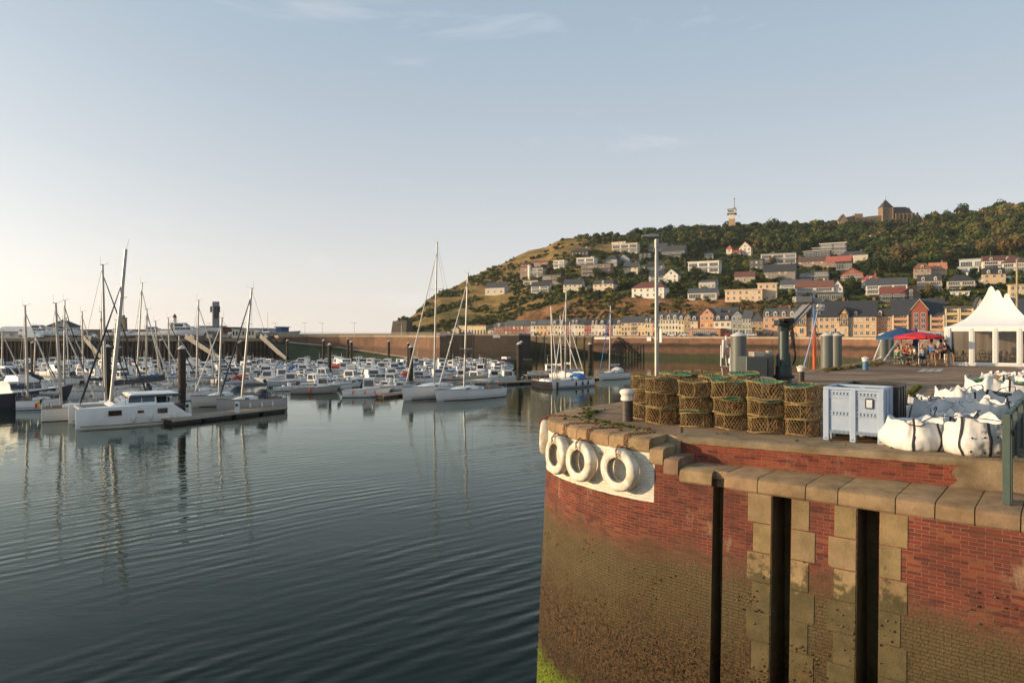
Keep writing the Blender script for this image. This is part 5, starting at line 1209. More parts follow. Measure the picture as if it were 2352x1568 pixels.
for cr,x0,x1,y,h,lab in[('B1',1195,1470,875,36,'long clipped dark hedge above the big white villa garden'),('B1',1745,1985,885,42,'long clipped hedge right of the lamp post'),('B1',1790,1980,960,30,'lower clipped hedge beside the red brown hip roof'),('B3',1405,1650,985,36,'dark clipped hedge below the yellow timbered house'),('B2',590,800,1085,40,'dark hedge bank between sand coloured block and cliff')]:
 ox,oy,s=CR[cr];um=ox+(x0+x1)/2*s;p,t=hill_at(um,oy+y*s);k=p.y/FL*s;L_,H_=(x1-x0)*k,h*k
 a=rs.uniform(size=(900,3))*[L_,2.0,H_]-[L_/2,1.0,.5];a[:,0 if 0 else 1]=np.where(rs.rand(900)<.6,-1.0,a[:,1]);
 nn_=rs.normal(size=(900,3));nn_/=np.linalg.norm(nn_,axis=1)[:,None];tt_=np.cross(nn_,rs.normal(size=(900,3)));tt_/=np.linalg.norm(tt_,axis=1)[:,None];bb_=np.cross(nn_,tt_);q=.38
 c=a[:,None,:]+np.stack([-tt_*q-bb_*q,tt_*q-bb_*q,tt_*q+bb_*q,-tt_*q+bb_*q],1)
 o=quads_object('hedge',[c.astype(np.float32)],None,LFO);o.location=p;o.rotation_euler=(0,0,R(-12));o.color=(.028,.045,.014,1);tag(o,lab,'hedge','clipped garden hedges')
for cr,x,yb,yt,lab in[('B1',1968,640,520,'thin pole standing in front of the wood above the white framed villa'),('B2',1058,612,545,'pale post on the grass slope above the manor'),('B2',680,602,560,'short grey post right of the timbered house'),('B3',1455,730,628,'yellowish pole left of the mansard house')]:
 ox,oy,s=CR[cr];p,t=hill_at(ox+x*s,oy+yb*s);h=(yb-yt)*s*p.y/FL
 mb=MB().tube((0,0,-1),(0,0,h),.16,.11,6).box(-.8,.8,-.06,.06,h-.5,h-.35);o=mb.build('utility_pole',M('pole_wood',(.22,.17,.12),.8));o.location=p;tag(o,lab,'pole')
 # ================================================================ BOATS
HULLP=M('hull_paint',(.86,.85,.82),.28,var=.05,scale=.8,objcol=True)
GEL=M('gelcoat',(.84,.82,.78),.35,var=.08,scale=1.5)
DECK=M('deck_grey',(.40,.38,.34),.6,var=.12,scale=2)
COVER=M('cover_cloth',(.55,.55,.55),.85,var=.12,scale=2,objcol=True,bump=.02,bscale=4)
ANTIF=M('antifouling',(.02,.025,.035),.7,objcol=False)
DGL=M('boat_window',(.012,.014,.018),.08,var=.3,spec=.9)
MOTOR=M('outboard_black',(.012,.013,.016),.35,spec=.6)
ALU=M('mast_alu',(.38,.37,.35),.42,.55,var=.08)
WIRE=M('rigging_wire',(.16,.155,.15),.5,.4)
ORNG=M('orange_plastic',(.65,.09,.03),.5)
SAIL=M('sail_cloth',(.60,.58,.53),.8,var=.12,scale=3,bump=.03)
NAVY=M('navy_cloth',(.014,.022,.045),.85,var=.2,scale=3,bump=.02)
TEAK=M('teak',(.26,.17,.09),.75,var=.25,scale=3)
def hull_rings(L,B,F,sheer=.25,keel=.35,tr=.75,n=12,plumb=.0,flare=.12):
 """x from stern(-L/2) to bow(L/2); returns outer rings from port rail under the keel to starboard rail"""
 R_=[]
 for i in range(n+1):
  t=i/n;x=-L/2+L*t
  b=B/2*(tr+(1-tr)*math.sin(min(1,t/.45)*PI/2)) if t<.45 else B/2*max(.015,(1-((t-.45)/.55)**2.3))
  f=F*(1+sheer*(t**2));wl=b*(1-flare)*(1 if t<.6 else 1-.35*(t-.6)/.4)
  dx=(t**6)*(.10*L)*(1-plumb);k=keel*(1-t**4)
  R_.append([(x+dx,b,f),(x+dx*.55,(b+wl)/2+.02,f*.5),(x,wl,.05),(x-dx*.2,wl*.55,-k*.8),(x-dx*.3,0,-k),(x-dx*.2,-wl*.55,-k*.8),(x,-wl,.05),(x+dx*.55,-(b+wl)/2-.02,f*.5),(x+dx,-b,f)])
 return R_
def hull(parent,L,B,F,mat=None,stripe=None,color=None,name='hull',**k):
 R_=hull_rings(L,B,F,**k);mb=MB();n=9;vs=[p for r in R_ for p in r];fs=[]
 for i in range(len(R_)-1):
  for j in range(n-1):fs.append((i*n+j,(i+1)*n+j,(i+1)*n+j+1,i*n+j+1))
 fs.append(tuple(range(n)))
 mb.add(vs,fs);mb.fix=True
 for r in R_:
  pass
 o=mb.build(name,mat or HULLP,parent,50)
 if color:o.color=color
 mb=MB();
 for i in range(len(R_)-1):
  a,b,c,d=R_[i][0],R_[i+1][0],R_[i+1][8],R_[i][8]
  mb.quad((a[0],a[1]*.97,a[2]-.03),(b[0],b[1]*.97,b[2]-.03),(c[0],c[1]*.97,c[2]-.03),(d[0],d[1]*.97,d[2]-.03))
 mb.fix=True
 dk=mb.build('deck',GEL,parent)
 mb=MB()
 for sg in(0,8):mb.path([(r[sg][0],r[sg][1],r[sg][2]+.01) for r in R_],.035 if L<8 else.045,4)
 for sg in(2,6):mb.path([(r[sg][0],r[sg][1]*1.012,.02) for r in R_[:-1]],.05 if L<8 else.07,4,1)
 mb.build('trim',[M('trim_grey',(.20,.20,.21),.5),ANTIF],parent)
 return R_
def outboard(parent,x,z=.35,y=0.0,s=1.0,tilt=.5):
 mb=MB();mb.T=Matrix.Translation((x,y,z))@Matrix.Rotation(-tilt,4,'Y')@Matrix.Scale(s,4)
 mb.bevbox(-.5,-.05,-.19,.19,.1,.62,.09);mb.box(-.36,-.14,-.07,.07,-.7,.12);mb.box(-.55,-.1,-.03,.03,-.72,-.68);mb.tube((-.5,0,-.8),(-.1,0,-.8),.06,n=6)
 return mb.build('outboard_motor',MOTOR,parent)
def cabin(parent,x0,x1,w,z0,h,rake=.35,rake2=.1,top=.12,name='cabin',mat=None,glass=True,taper=.85,wlo=.35):
 w2=w*taper
 mb=MB().loft([[(x0,-w/2,z0),(x1,-w/2,z0),(x1,w/2,z0),(x0,w/2,z0)],[(x0+rake2,-w2/2,z0+h),(x1-rake,-w2/2,z0+h),(x1-rake,w2/2,z0+h),(x0+rake2,w2/2,z0+h)]])
 mb.box(x0+rake2-top,x1-rake+top,-w2/2-.06,w2/2+.06,z0+h-.01,z0+h+.07)
 c=mb.build(name,mat or GEL,parent)
 if glass:
  def pt(x,s,z):
   t=(z-z0)/h;return(x,s*(w/2+(w2/2-w/2)*t+.012),z)
  a,b=z0+h*wlo,z0+h*.88
  for s in(-1,1):
   xa,xb=x0+rake2+.12,x1-rake*.75-.08;n=max(1,int((xb-xa)/.85));mb=MB()
   for k in range(n):
    p,q=lerp(xa,xb,k/n)+.03,lerp(xa,xb,(k+1)/n)-.03
    mb.quad(pt(p,s,a),pt(q,s,a),pt(q-(.06 if k==n-1 else 0),s,b),pt(p,s,b))
   mb.build('side_window',DGL,c)
  def fr(y,z):t=(z-z0)/h;return(x1-rake*t+.012,y*(w/2+(w2/2-w/2)*t)*.9,z)
  mb=MB();mb.quad(fr(-1,a),fr(-.04,a),fr(-.04,b),fr(-1,b));mb.quad(fr(.04,a),fr(1,a),fr(1,b),fr(.04,b));mb.build('windscreen',DGL,c)
 return c
def rails(parent,R_,z=.5,i0=7,n=None,name='bow_rail',r=.014):
 mb=MB();idx=list(range(i0,len(R_)))
 top=[(R_[i][0][0],R_[i][0][1]*.93,R_[i][0][2]+z) for i in idx];top2=[(x,-y,zz) for x,y,zz in top]
 mb.path(top+top2[::-1],r,4)
 for p in top[::2]+top2[::2]:mb.tube((p[0],p[1],p[2]-z),p,r,n=4)
 return mb.build(name,M('stainless',(.55,.53,.50),.3,.8),parent)
def fender(parent,x,y,z,mat=None,s=1.0):
 mb=MB().lathe([(.02,-.3*s),(.11*s,-.22*s),(.12*s,.15*s),(.04,.26*s),(.01,.5*s)],8,c=(x,y,z));return mb.build('fender',mat or WHITEP,parent,60)
def mb_pilot(L=6.2,B=2.3):
 t=empty('motorboat',(0,0,0));R_=hull(t,L,B,.85,sheer=.3,tr=.85)
 cabin(t,-.3,L*.28,B*.74,.8,1.35,rake=.45);cabin(t,L*.22,L*.38,B*.5,.9,.35,rake=.5,glass=False,name='foredeck_cabin')
 outboard(t,-L/2-.05,.75,s=1.1,tilt=.6);rails(t,R_,.4,8)
 mb=MB().tube((0,.3,2.1),(-.3,.3,3.6),.012,.008,4);mb.build('aerial',WIRE,t);return t
def mb_cuddy(L=5.6,B=2.2):
 t=empty('motorboat',(0,0,0));R_=hull(t,L,B,.75,sheer=.35,tr=.85)
 cabin(t,-.1,L*.36,B*.72,.72,.55,rake=.9,wlo=.25);cabin(t,-.25,.65,B*.66,1.2,.5,rake=.45,wlo=.1,name='wheel_screen')
 outboard(t,-L/2-.05,.7,s=1.0,tilt=.9);rails(t,R_,.35,8);return t
def mb_covered(L=5.4,B=2.1):
 t=empty('motorboat',(0,0,0));R_=hull(t,L,B,.7,sheer=.3,tr=.85)
 cabin(t,.4,L*.36,B*.7,.68,.5,rake=.8,wlo=.25)
 mb=MB();rg=[]
 for x,h in((-L*.45,.35),(-L*.3,.85),(-.1,.95),(.6,.6),(1.0,.15)):rg.append([(x,-B*.44,.7),(x,-B*.3,.7+h*.8),(x,0,.72+h),(x,B*.3,.7+h*.8),(x,B*.44,.7)])
 mb.loft(rg,closed=True);mb.build('canvas_cover',COVER,t,60)
 outboard(t,-L/2-.05,.65,s=.95,tilt=.8);return t
def mb_cruiser(L=7.4,B=2.7):
 t=empty('motorboat',(0,0,0));R_=hull(t,L,B,1.0,sheer=.3,tr=.88)
 cabin(t,-1.2,L*.40,B*.72,.95,.62,rake=1.3,wlo=.3,name='saloon');cabin(t,-1.3,1.3,B*.68,1.5,.75,rake=.9,wlo=.15,name='wheelhouse')
 mb=MB()
 for s in(-1,1):mb.tube((-1.5,s*B*.36,1.0),(-1.9,s*B*.30,2.6),.03,n=4)
 mb.box(-2.1,-1.0,-B*.32,B*.32,2.58,2.64);mb.build('radar_arch',GEL,t);rails(t,R_,.5,7)
 outboard(t,-L/2-.05,.8,.3,s=1.1,tilt=.5);return t
def mb_open(L=4.8,B=1.9):
 t=empty('motorboat',(0,0,0));R_=hull(t,L,B,.6,sheer=.4,tr=.85)
 mb=MB().bevbox(-.3,.25,-.35,.35,.55,1.25,.06);c=mb.build('console',GEL,t)
 MB().quad((.27,-.36,1.2),(.27,.36,1.2),(.05,.32,1.6),(.05,-.32,1.6)).build('windscreen',DGL,c)
 MB().bevbox(-1.1,-.7,-.6,.6,.55,.85,.05).build('seat',GEL,t);outboard(t,-L/2-.05,.6,s=.95,tilt=.9);return t
def mb_fisher(L=6.6,B=2.4):
 t=empty('motorboat',(0,0,0));R_=hull(t,L,B,.9,sheer=.35,tr=.8)
 cabin(t,.5,2.1,B*.6,.85,1.5,rake=.12,rake2=.05,taper=.95,wlo=.45);MB().box(-2.4,.2,-.7,.7,.85,1.05).build('deck_locker',DECK,t)
 mb=MB().tube((.9,0,2.4),(.9,0,4.2),.03,.02,5).box(.88,.92,-.5,.5,3.4,3.44);mb.build('signal_mast',GEL,t);rails(t,R_,.35,8)
 fender(t,-.5,-B/2-.1,.55,ORNG,1.2);return t
PROTO=[mb_pilot(),mb_cuddy(),mb_covered(),mb_cruiser(),mb_open(),mb_fisher()]
KDESC=['pilothouse fishing boat','cuddy cabin boat','boat under a canvas cover','cabin cruiser','open console boat','wheelhouse workboat']
usedp=[False]*6
def tree_color(o,names,col):
 for c in o.children:
  if c.name.split('.')[0] in names:c.color=col
def put_motor(k,x,y,yaw,label,hullc=(1,1,1,1),cov=None,group=None,sc=1.0,z=0.0):
 o=PROTO[k] if not usedp[k] else copy_tree(PROTO[k]);usedp[k]=True
 place(o,(x,y,z),yaw,label,group,'boat',sc)
 tree_color(o,('hull',),hullc)
 if cov:tree_color(o,('canvas_cover',),cov)
 return o
ROWV=[903,894.5,886.5,880,874,868.5,863.5,859,855,851.5,848.5,845.7,843.2,840.8]
HC=[((1,1,1,1),'white'),((1,1,1,1),'white'),((.95,.93,.88,1),'cream white'),((1,1,1,1),'white'),((.10,.13,.20,1),'dark blue'),((.55,.60,.66,1),'pale grey'),((1,1,1,1),'bright white')]
CV_=[((.9,.9,.88,1),'white'),((.12,.22,.5,1),'blue'),((.25,.27,.3,1),'grey'),((.08,.1,.16,1),'navy'),((.65,.08,.05,1),'red')]
NB_=0
for ri,v in enumerate(ROWV):
 D=W(0,v).y;u0={0:835,1:690,2:660}.get(ri,330-ri*34);u1={0:870,1:905,2:905,3:1120,4:1145}.get(ri,1165)
 if ri>7:u1=1175
 u=u0+rnd.uniform(0,14);k=0
 while u<u1:
  step=6.1*FL/D*rnd.uniform(.62,.82)
  if rnd.random()<.93 and not(ri==0):
   kd=rnd.choices(range(6),(5,4,2.2,3,1.6,2))[0];k+=1
   p=W(u,v+rnd.uniform(-1.2,1.2));fl=rnd.random()<.45;yaw=R(rnd.gauss(2,20))+(PI if fl else 0)
   hc,hn=HC[rnd.randrange(len(HC))];cc,cn=CV_[rnd.randrange(len(CV_))]
   dsc=KDESC[kd] if kd!=2 else 'boat under a %s cover'%cn
   lab='%s %s, %s from left in %s marina row'%(hn,dsc,ordinal(k),ordinal(ri+1))
   put_motor(kd,p.x,p.y,yaw,lab,hc,cc,'small motorboats berthed in the marina',rnd.uniform(.95,1.12));NB_+=1
  u+=step
p=W(838,911);b=put_motor(0,p.x,p.y,R(8),'white pilothouse motorboat with three red fenders alone in front of the marina',sc=(.98,.98,1.2))
for i,xx in enumerate((-1.6,.1,1.5)):fender(b,xx,-1.2,.62,ORNG,.75)
for(k,u,v,yaw,hc,lab) in[(3,745,893,R(14),(1,1,1,1),'white cruiser with dark glazed wheelhouse beside the black mooring pile'),(5,722,903,R(10),(.45,.45,.42,1),'grey open workboat with black outboard and grey cuddy at the marina edge'),(1,800,889,R(20),(1,1,1,1),'white cabin boat right behind the one with red fenders'),(4,665,897,R(20),(1,1,1,1),'white open boat with tilted outboard, leftmost at the marina edge'),(1,908,896,R(12),(1,1,1,1),'white cuddy boat moored by the timber pontoon left of the big sloops'),(3,965,882,R(10),(.9,.95,1,1),'blue striped cruiser behind the tall masted sloops'),(5,1075,878,R(190),(.6,.3,.12,1),'orange brown wooden boat behind the second big sloop'),(5,1118,880,R(15),(1,1,1,1),'white wheelhouse boat beside the twin mooring piles'),(0,1158,878,R(15),(1,1,1,1),'white pilothouse boat right of the twin mooring piles'),(5,1248,863,R(12),(.9,.9,.9,1),'small white trawler moored behind the black hulled boat')]:
 p=W(u,v);put_motor(k,p.x,p.y,yaw,lab,hc)
def rod(mb,a,b,r,n=4,mi=0):mb.tube(a,b,r,n=n,mi=mi)
def yacht(label,bow,stern,mast_u,mast_base_u,mast_top_v,F=1.25,B=None,hullc=(1,1,1,1),cover=None,cov=(.9,.9,.88,1),rake=None,hood=None,furl=SAIL,stripe=None,name='sailing_yacht',ms=1.0,group=None,jib=True,wins=True,boom=True,fen=0,spread=2,stripes=False):
 """bow/stern: (u, v) of the waterline ends; mast given by photo columns and top row"""
 a,b=W(*bow),W(*stern);L=(a-b).length;c=(a+b)/2;yaw=math.atan2(a.y-b.y,a.x-b.x)
 t=empty(name,(c.x,c.y,0),yaw,label,'sailing boat',group);B=B or L*.30
 R_=hull(t,L,B,F,HULLP,sheer=.18,tr=.62,plumb=.75,keel=.5);tree_color(t,('hull',),hullc)
 rg=[]
 for x,w,h in((-L*.14,.62,.30),(L*.0,.66,.42),(L*.16,.60,.36),(L*.29,.34,.10)):rg.append([(x,-B/2*w,F),(x+.05,-B/2*w*.86,F+h),(x+.05,B/2*w*.86,F+h),(x,B/2*w,F)])
 cr_=MB().loft(rg).build('coachroof',GEL,t,30)
 if wins:
  for s in(-1,1):
   mb=MB()
   for k in range(3):
    x0,x1=-L*.10+k*L*.085,-L*.03+k*L*.085;y=B/2*.605
    mb.quad((x0,s*y,F+.12),(x1,s*y,F+.12),(x1,s*(y-.03),F+.26),(x0,s*(y-.03),F+.26))
   mb.build('cabin_window',DGL,cr_)
 MB().box(-L*.42,-L*.15,-B*.24,B*.24,F-.02,F+.015).box(-L*.42,-L*.15,-B*.32,-B*.24,F,F+.22).box(-L*.42,-L*.15,B*.24,B*.32,F,F+.22).build('cockpit',TEAK if ms>.9 else DECK,t)
 mb=MB().path([(-L*.36,.55*math.cos(q*PI/6),F+.75+.55*math.sin(q*PI/6)) for q in range(12)],.02,4,closed=True);rod(mb,(-L*.36,0,F),(-L*.36,0,F+.8),.04);mb.build('steering_wheel',WIRE,t)
 if hood:
  rg=[]
  for x,h,w in((-L*.19,.95,.46),(-L*.14,1.0,.48),(-L*.09,.72,.46),(-L*.05,.38,.40)):rg.append([(x,-B*w,F+.15)]+[(x,-B*w*math.cos(q*PI/6),F+.15+h*math.sin(q*PI/6)**.7) for q in range(1,6)]+[(x,B*w,F+.15)])
  MB().loft(rg,closed=False,caps=False).build('sprayhood',hood,t,60)
 k=(mast_base_u-CU)/FL;d=(a-b).normalized();s=(k*c.y-c.x)/(d.x-k*d.y);s=max(-L*.25,min(L*.35,s))
 mz=c+d*s;top_z=CZ-(mast_top_v-CV)*mz.y/FL;zz0=F+.35
 lean=((mast_u-mast_base_u)*mz.y/FL)/max(.3,abs(d.x))*(1 if d.x>0 else-1);lean=max(-.18*top_z,min(.18*top_z,lean))
 mr=.085*ms+.03
 mp_=lambda q:(s+lean*q,0,lerp(zz0,top_z,q))
 mast=MB().path([mp_(0),mp_(.5),mp_(1)],[mr,mr,mr*.75],8,flat=(1,1.2)).build('mast',ALU,t,60)
 mb=MB();m1=mp_(1)
 mb.box(m1[0]-.25,m1[0]+.15,-.04,.04,m1[2],m1[2]+.06);mb.tube((m1[0]-.2,0,m1[2]),(m1[0]-.2,0,m1[2]+.9),.010,n=4);mb.tube((m1[0]+.1,0,m1[2]+.05),(m1[0]+.6,0,m1[2]+.25),.012,n=4);mb.build('masthead_gear',WIRE,mast)
 mb=MB()
 for q in range(spread):
  f=(q+1)/(spread+1);m_=mp_(f);w=B*.42*(1-.25*q);mb.tube((m_[0],0,m_[2]),(m_[0]-.15,w,m_[2]+.08),.028,n=4);mb.tube((m_[0],0,m_[2]),(m_[0]-.15,-w,m_[2]+.08),.028,n=4)
 mb.build('spreader',ALU,mast)
 mb=MB();w1=B*.46
 for sg in(-1,1):
  pts=[(s-.1,sg*w1,F)]+[(mp_((q+1)/(spread+1))[0]-.15,sg*B*.42*(1-.25*q),mp_((q+1)/(spread+1))[2]+.08) for q in range(spread)]+[mp_(.95)]
  mb.path(pts,.016,4);rod(mb,(s,sg*w1,F),mp_(1/(spread+1)),.014)
 rod(mb,(-L*.49,0,F),mp_(.995),.016)
 if not jib:rod(mb,(L*.49,0,F*1.15),mp_(.97),.02)
 mb.build('rigging',WIRE,mast)
 if jib:
  a0=Vector((L*.47,0,F*1.17+.3));b0=Vector(mp_(.93));MB().path([a0,a0.lerp(b0,.05),a0.lerp(b0,.5),a0.lerp(b0,.96),b0],[.03,.10,.085,.05,.02],6).build('furled_jib',furl,t,60)
 if boom:
  bl=L*.36;bz=zz0+1.0;MB().tube((s-.1,0,bz),(s-bl,0,bz+.12),.07,n=6).build('boom',ALU,t)
  rg=[]
  for q in range(9):
   f=q/8;x=s-.15-bl*.97*f;h=(.36+.10*math.sin(q*1.9))*(1-.5*f);z_=bz+.1+.12*f;w=.15*(1-.35*f)
   rg.append([(x,-w,z_),(x,-w*.75,z_+h*.6),(x,0,z_+h),(x,w*.75,z_+h*.6),(x,w,z_),(x,0,z_-.06)])
  o=MB().loft(rg).build('sail_cover',cover or COVER,t,60);o.color=cov
 r=rails(t,R_,.6,10,name='pulpit')
 mb=MB()
 for sg in(0,8):
  for zq in(.32,.6):mb.path([(R_[i][sg][0],R_[i][sg][1]*.95,R_[i][sg][2]+zq) for i in range(len(R_)-1)],.012,4)
  for i in range(0,len(R_)-1,2):q=R_[i][sg];mb.tube((q[0],q[1]*.95,q[2]),(q[0],q[1]*.95,q[2]+.62),.016,n=4)
 mb.build('guard_rail',M('stainless',(.55,.53,.50),.3,.8),t)
 for i in range(fen):q=R_[3+i*2];y=-abs(q[0][1])-.08;fender(t,q[0][0],y if yaw_side(yaw) else-y,.7,ANTIF if fen==3 else WHITEP,1.1)
 if stripes:
  mb=MB()
  for zz in(.18,.28,.38):
   for sg in(2,6):mb.path([(lerp(r_[sg][0],r_[0][0],zz/F*.5),lerp(r_[sg][1],r_[0 if sg==2 else 8][1],zz/F)*1.006,zz) for r_ in R_[:-1]],.022,4)
  mb.build('waterline_stripe',M('stripe_blue',(.05,.10,.22),.4),t)
 return t
def yaw_side(yaw):return math.cos(yaw)>0
YG='sailing yachts in the marina'
yacht('big white sloop with the tallest mast and dark hull stripes, rearmost of the pair',(927,920),(1075,903),1003,997,556,F=1.55,stripes=True,cov=(1,1,1,1),rake=0)
yacht('long white sloop with tan sail cover, in front of the tallest masted one',(1003,921),(1153,909),1074,1066,628,F=1.3,cov=(.75,.6,.36,1),stripes=False)
yacht('grey hulled cruising yacht with black sprayhood berthed along the pontoon',(500,949),(655,938),573,556,662,F=1.35,hullc=(.52,.50,.47,1),cov=(.16,.17,.18,1),hood=NAVY,furl=NAVY,fen=4)
yacht('pale yacht moored just behind the grey hulled one',(442,935),(600,925),508,503,730,F=1.2,hullc=(.75,.73,.69,1),cov=(.8,.8,.78,1),hood=NAVY,rake=0)
yacht('white sloop with blue sprayhood and three dark fenders by the far piles',(1270,893),(1356,885),1301,1298,668,F=1.2,cov=(1,1,1,1),hood=M('blue_cloth',(.02,.16,.42),.8),fen=3,stripes=True)
yacht('black hulled boat with cluttered deck left of the blue sprayhood sloop',(1282,893),(1230,884),1266,1268,703,F=.95,hullc=(.03,.03,.035,1),cov=(.05,.06,.1,1),jib=True)
yacht('white and black ketch with cream sprayhood and blue forestay, alone by its pontoon',(1376,873),(1440,868),1403,1400,702,F=1.2,hullc=(.95,.95,.93,1),cov=(.95,.95,.95,1),hood=SAIL,furl=M('blue_cloth',(.02,.16,.42),.8))
yacht('sloop with red hull trim behind the blue sprayhood one',(1330,872),(1268,867),1287,1290,726,F=1.1,cov=(.9,.9,.9,1))
yacht('slim masted yacht farthest right in the cluster by the piles',(1340,866),(1300,862),1309,1311,740,F=1.0)
yacht('white cruising yacht with swept dark windows behind the catamaran',(345,952),(160,964),238,243,609,F=1.45,cov=(.75,.74,.7,1),furl=NAVY)
yt_=yacht('open transom yacht with flag and davits, lit stern towards the sun',(225,960),(95,968),132,141,697,F=1.3,hullc=(.8,.78,.72,1),cov=(.8,.78,.74,1))
mb=MB().tube((-2.2,.5,1.2),(-2.4,.5,2.3),.02);fl_=mb.build('flag_staff',WIRE,yt_)
for k_,cc_ in enumerate((('flag_black',(.01,.01,.01)),('flag_yellow',(.7,.5,.02)),('flag_red',(.5,.02,.02)))):MB().loft([[(-2.4-.2*k_-.2*j,.5,2.3-.2*k_-.1*j),(-2.4-.2*k_-.2*j,.52,2.3-.2*k_-.1*j),(-2.4-.2*k_-.2*j,.52,1.7-.2*k_),(-2.4-.2*k_-.2*j,.5,1.7-.2*k_)] for j in(0,1)]).build('flag_stripe',M(*cc_,.8),fl_)
yacht('small white yacht with blue stripe next to the dark blue motor yacht',(140,938),(38,942),23,28,702,F=1.1,cov=(.05,.08,.16,1),stripes=True)
LY=[((60,900),(-40,906),5,4,760,'navy'),((205,915),(120,921),148,147,690,'white'),((240,906),(160,911),190,192,716,'grey'),((300,912),(215,917),219,222,716,'navy'),((380,905),(290,910),312,303,650,'white'),((395,915),(310,919),337,336,711,'grey'),((430,902),(345,906),345,352,738,'blue'),((480,905),(385,909),402,400,770,'white'),((520,915),(420,920),455,451,690,'white'),((130,892),(60,896),75,73,775,'navy'),((455,890),(370,893),378,382,730,'white'),((300,892),(230,896),263,258,735,'grey'),((560,905),(470,909),470,478,780,'white'),((215,880),(140,884),108,112,730,'white'),((20,884),(-60,888),-8,-6,720,'navy')]
CVC={'navy':(.06,.08,.14,1),'white':(.9,.9,.87,1),'grey':(.35,.36,.38,1),'blue':(.1,.25,.6,1)}
for i,(b,s_,mu,mbu,mt,cv) in enumerate(LY):
 yacht('white yacht with %s sail cover, %s from the left among the yachts behind the catamaran'%(cv,ordinal(sorted(q[2] for q in LY).index(mu)+1)),b,s_,mu,mbu,mt,F=1.15,cov=CVC[cv],ms=.75,group=YG,furl=rnd.choice((SAIL,NAVY,SAIL)),hood=rnd.choice((None,NAVY,None)),spread=rnd.choice((1,2)))
a,b=W(150,926),W(-60,945);c=(a+b)/2;t=empty('motor_yacht',(c.x,c.y,0),math.atan2(a.y-b.y,a.x-b.x),'large motor yacht with dark blue hull and white flybridge at the left edge','boat')
L_=(a-b).length;R_=hull(t,L_,4.2,1.9,sheer=.25,tr=.85,color=(.035,.045,.07,1));cabin(t,-L_*.18,L_*.26,3.2,1.85,1.35,rake=1.6,rake2=-.4,wlo=.3,name='saloon');cabin(t,-L_*.12,L_*.12,2.8,3.25,.6,rake=1.0,glass=False,name='flybridge')
mb=MB()
for s in(-1,1):mb.tube((-L_*.12,s*1.4,3.8),(-L_*.2,s*1.2,5.0),.09,n=5)
mb.box(-L_*.26,-L_*.14,-1.4,1.4,4.9,5.1);mb.build('radar_arch',GEL,t);rails(t,R_,.7,6)
MB().loft([[(L_*.02,-1.3,3.3),(L_*.02,1.3,3.3),(L_*.02,1.0,4.3),(L_*.02,-1.0,4.3)],[(L_*.2,-1.0,3.3),(L_*.2,1.0,3.3),(L_*.2,.5,3.6),(L_*.2,-.5,3.6)]]).build('canvas_cover',NAVY,t)
a,b=W(172,986),W(437,966);L_=(a-b).length;d=(b-a).normalized();yaw=math.atan2(-d.y,-d.x)
n_=Vector((-d.y,d.x,0)) if d.x>0 else Vector((d.y,-d.x,0))
beam=5.2;c=(a+b)/2+n_*beam/2
cat=empty('catamaran',(c.x,c.y,0),yaw,'white sailing catamaran with dark square hull windows, nearest boat in the marina','catamaran')
F=1.95;WT_=(1,1,1,1)
def cat_hull(y0):
 rg=[]
 for x,bw,f,bb in((-L_*.50,.55,.75,.25),(-L_*.47,.62,.78,.3),(-L_*.40,.70,1.35,.45),(-L_*.34,.74,F*.93,.5),(-L_*.1,.80,F,.55),(L_*.2,.74,F,.5),(L_*.38,.46,F*.99,.30),(L_*.46,.22,F*.98,.12),(L_*.495,.05,F*.96,.03)):
  rg.append([(x,y0+bw,f),(x,y0+bw*1.03,f*.45),(x,y0+bb,-.1),(x,y0,-.35),(x,y0-bb,-.1),(x,y0-bw*1.03,f*.45),(x,y0-bw,f)])
 o=MB().loft(rg).build('hull',HULLP,cat,35)
 mb=MB()
 for sg in(1,5):mb.path([(r[sg][0],r[sg][1]+(.01 if sg==1 else-.01)+(lerp(r[2][1],r[1][1],.45)-r[1][1] if sg==1 else lerp(r[4][1],r[5][1],.45)-r[5][1]),.22) for r in rg[:-1]],.05,4)
 mb.build('waterline_stripe',M('gold_stripe',(.30,.22,.10),.4),o)
 return o
cy=beam/2
h1=cat_hull(cy);h2=cat_hull(-cy)
for h,y0,sg in((h1,cy,1),(h2,-cy,-1)):
 for x0,x1,z0,z1 in((L_*.13,L_*.24,1.12,1.62),(-L_*.06,-L_*.005,1.22,1.48),(-L_*.27,-L_*.18,1.08,1.58)):
  y=y0+sg*.80;MB().add([(x0,y+.035*sg,z0),(x1,y+(.02 if x1<3 else-.02)*sg,z0),(x1,y+(.0 if x1<3 else-.05)*sg,z1),(x0,y+.02*sg,z1)],[(0,1,2,3)]).build('hull_window',DGL,h)
MB().box(-L_*.36,L_*.20,-cy+.5,cy-.5,.95,F+.01).build('bridge_deck',GEL,cat)
MB().box(L_*.42,L_*.455,-cy,cy,F-.25,F-.08).build('crossbeam',ALU,cat)
MB().box(L_*.20,L_*.42,-cy+.5,cy-.5,F-.16,F-.13).build('trampoline',M('net_grey',(.12,.12,.12),.9),cat)
cabin(cat,-L_*.20,L_*.20,4.0,F,.80,rake=1.9,rake2=.0,wlo=.22,name='saloon',taper=.9)
MB().loft([[(-L_*.42,-2.0,F+.83),(L_*.04,-2.0,F+.87),(L_*.04,2.0,F+.87),(-L_*.42,2.0,F+.83)],[(-L_*.40,-1.9,F+.97),(L_*.02,-1.9,F+1.03),(L_*.02,1.9,F+1.03),(-L_*.40,1.9,F+.97)]]).build('hardtop',GEL,cat)
MB().box(-L_*.425,L_*.042,2.0,2.04,F+.68,F+.90).box(-L_*.425,L_*.042,-2.04,-2.0,F+.68,F+.90).build('awning_edge',M('teal_cloth',(.05,.09,.10),.8),cat)
mb=MB()
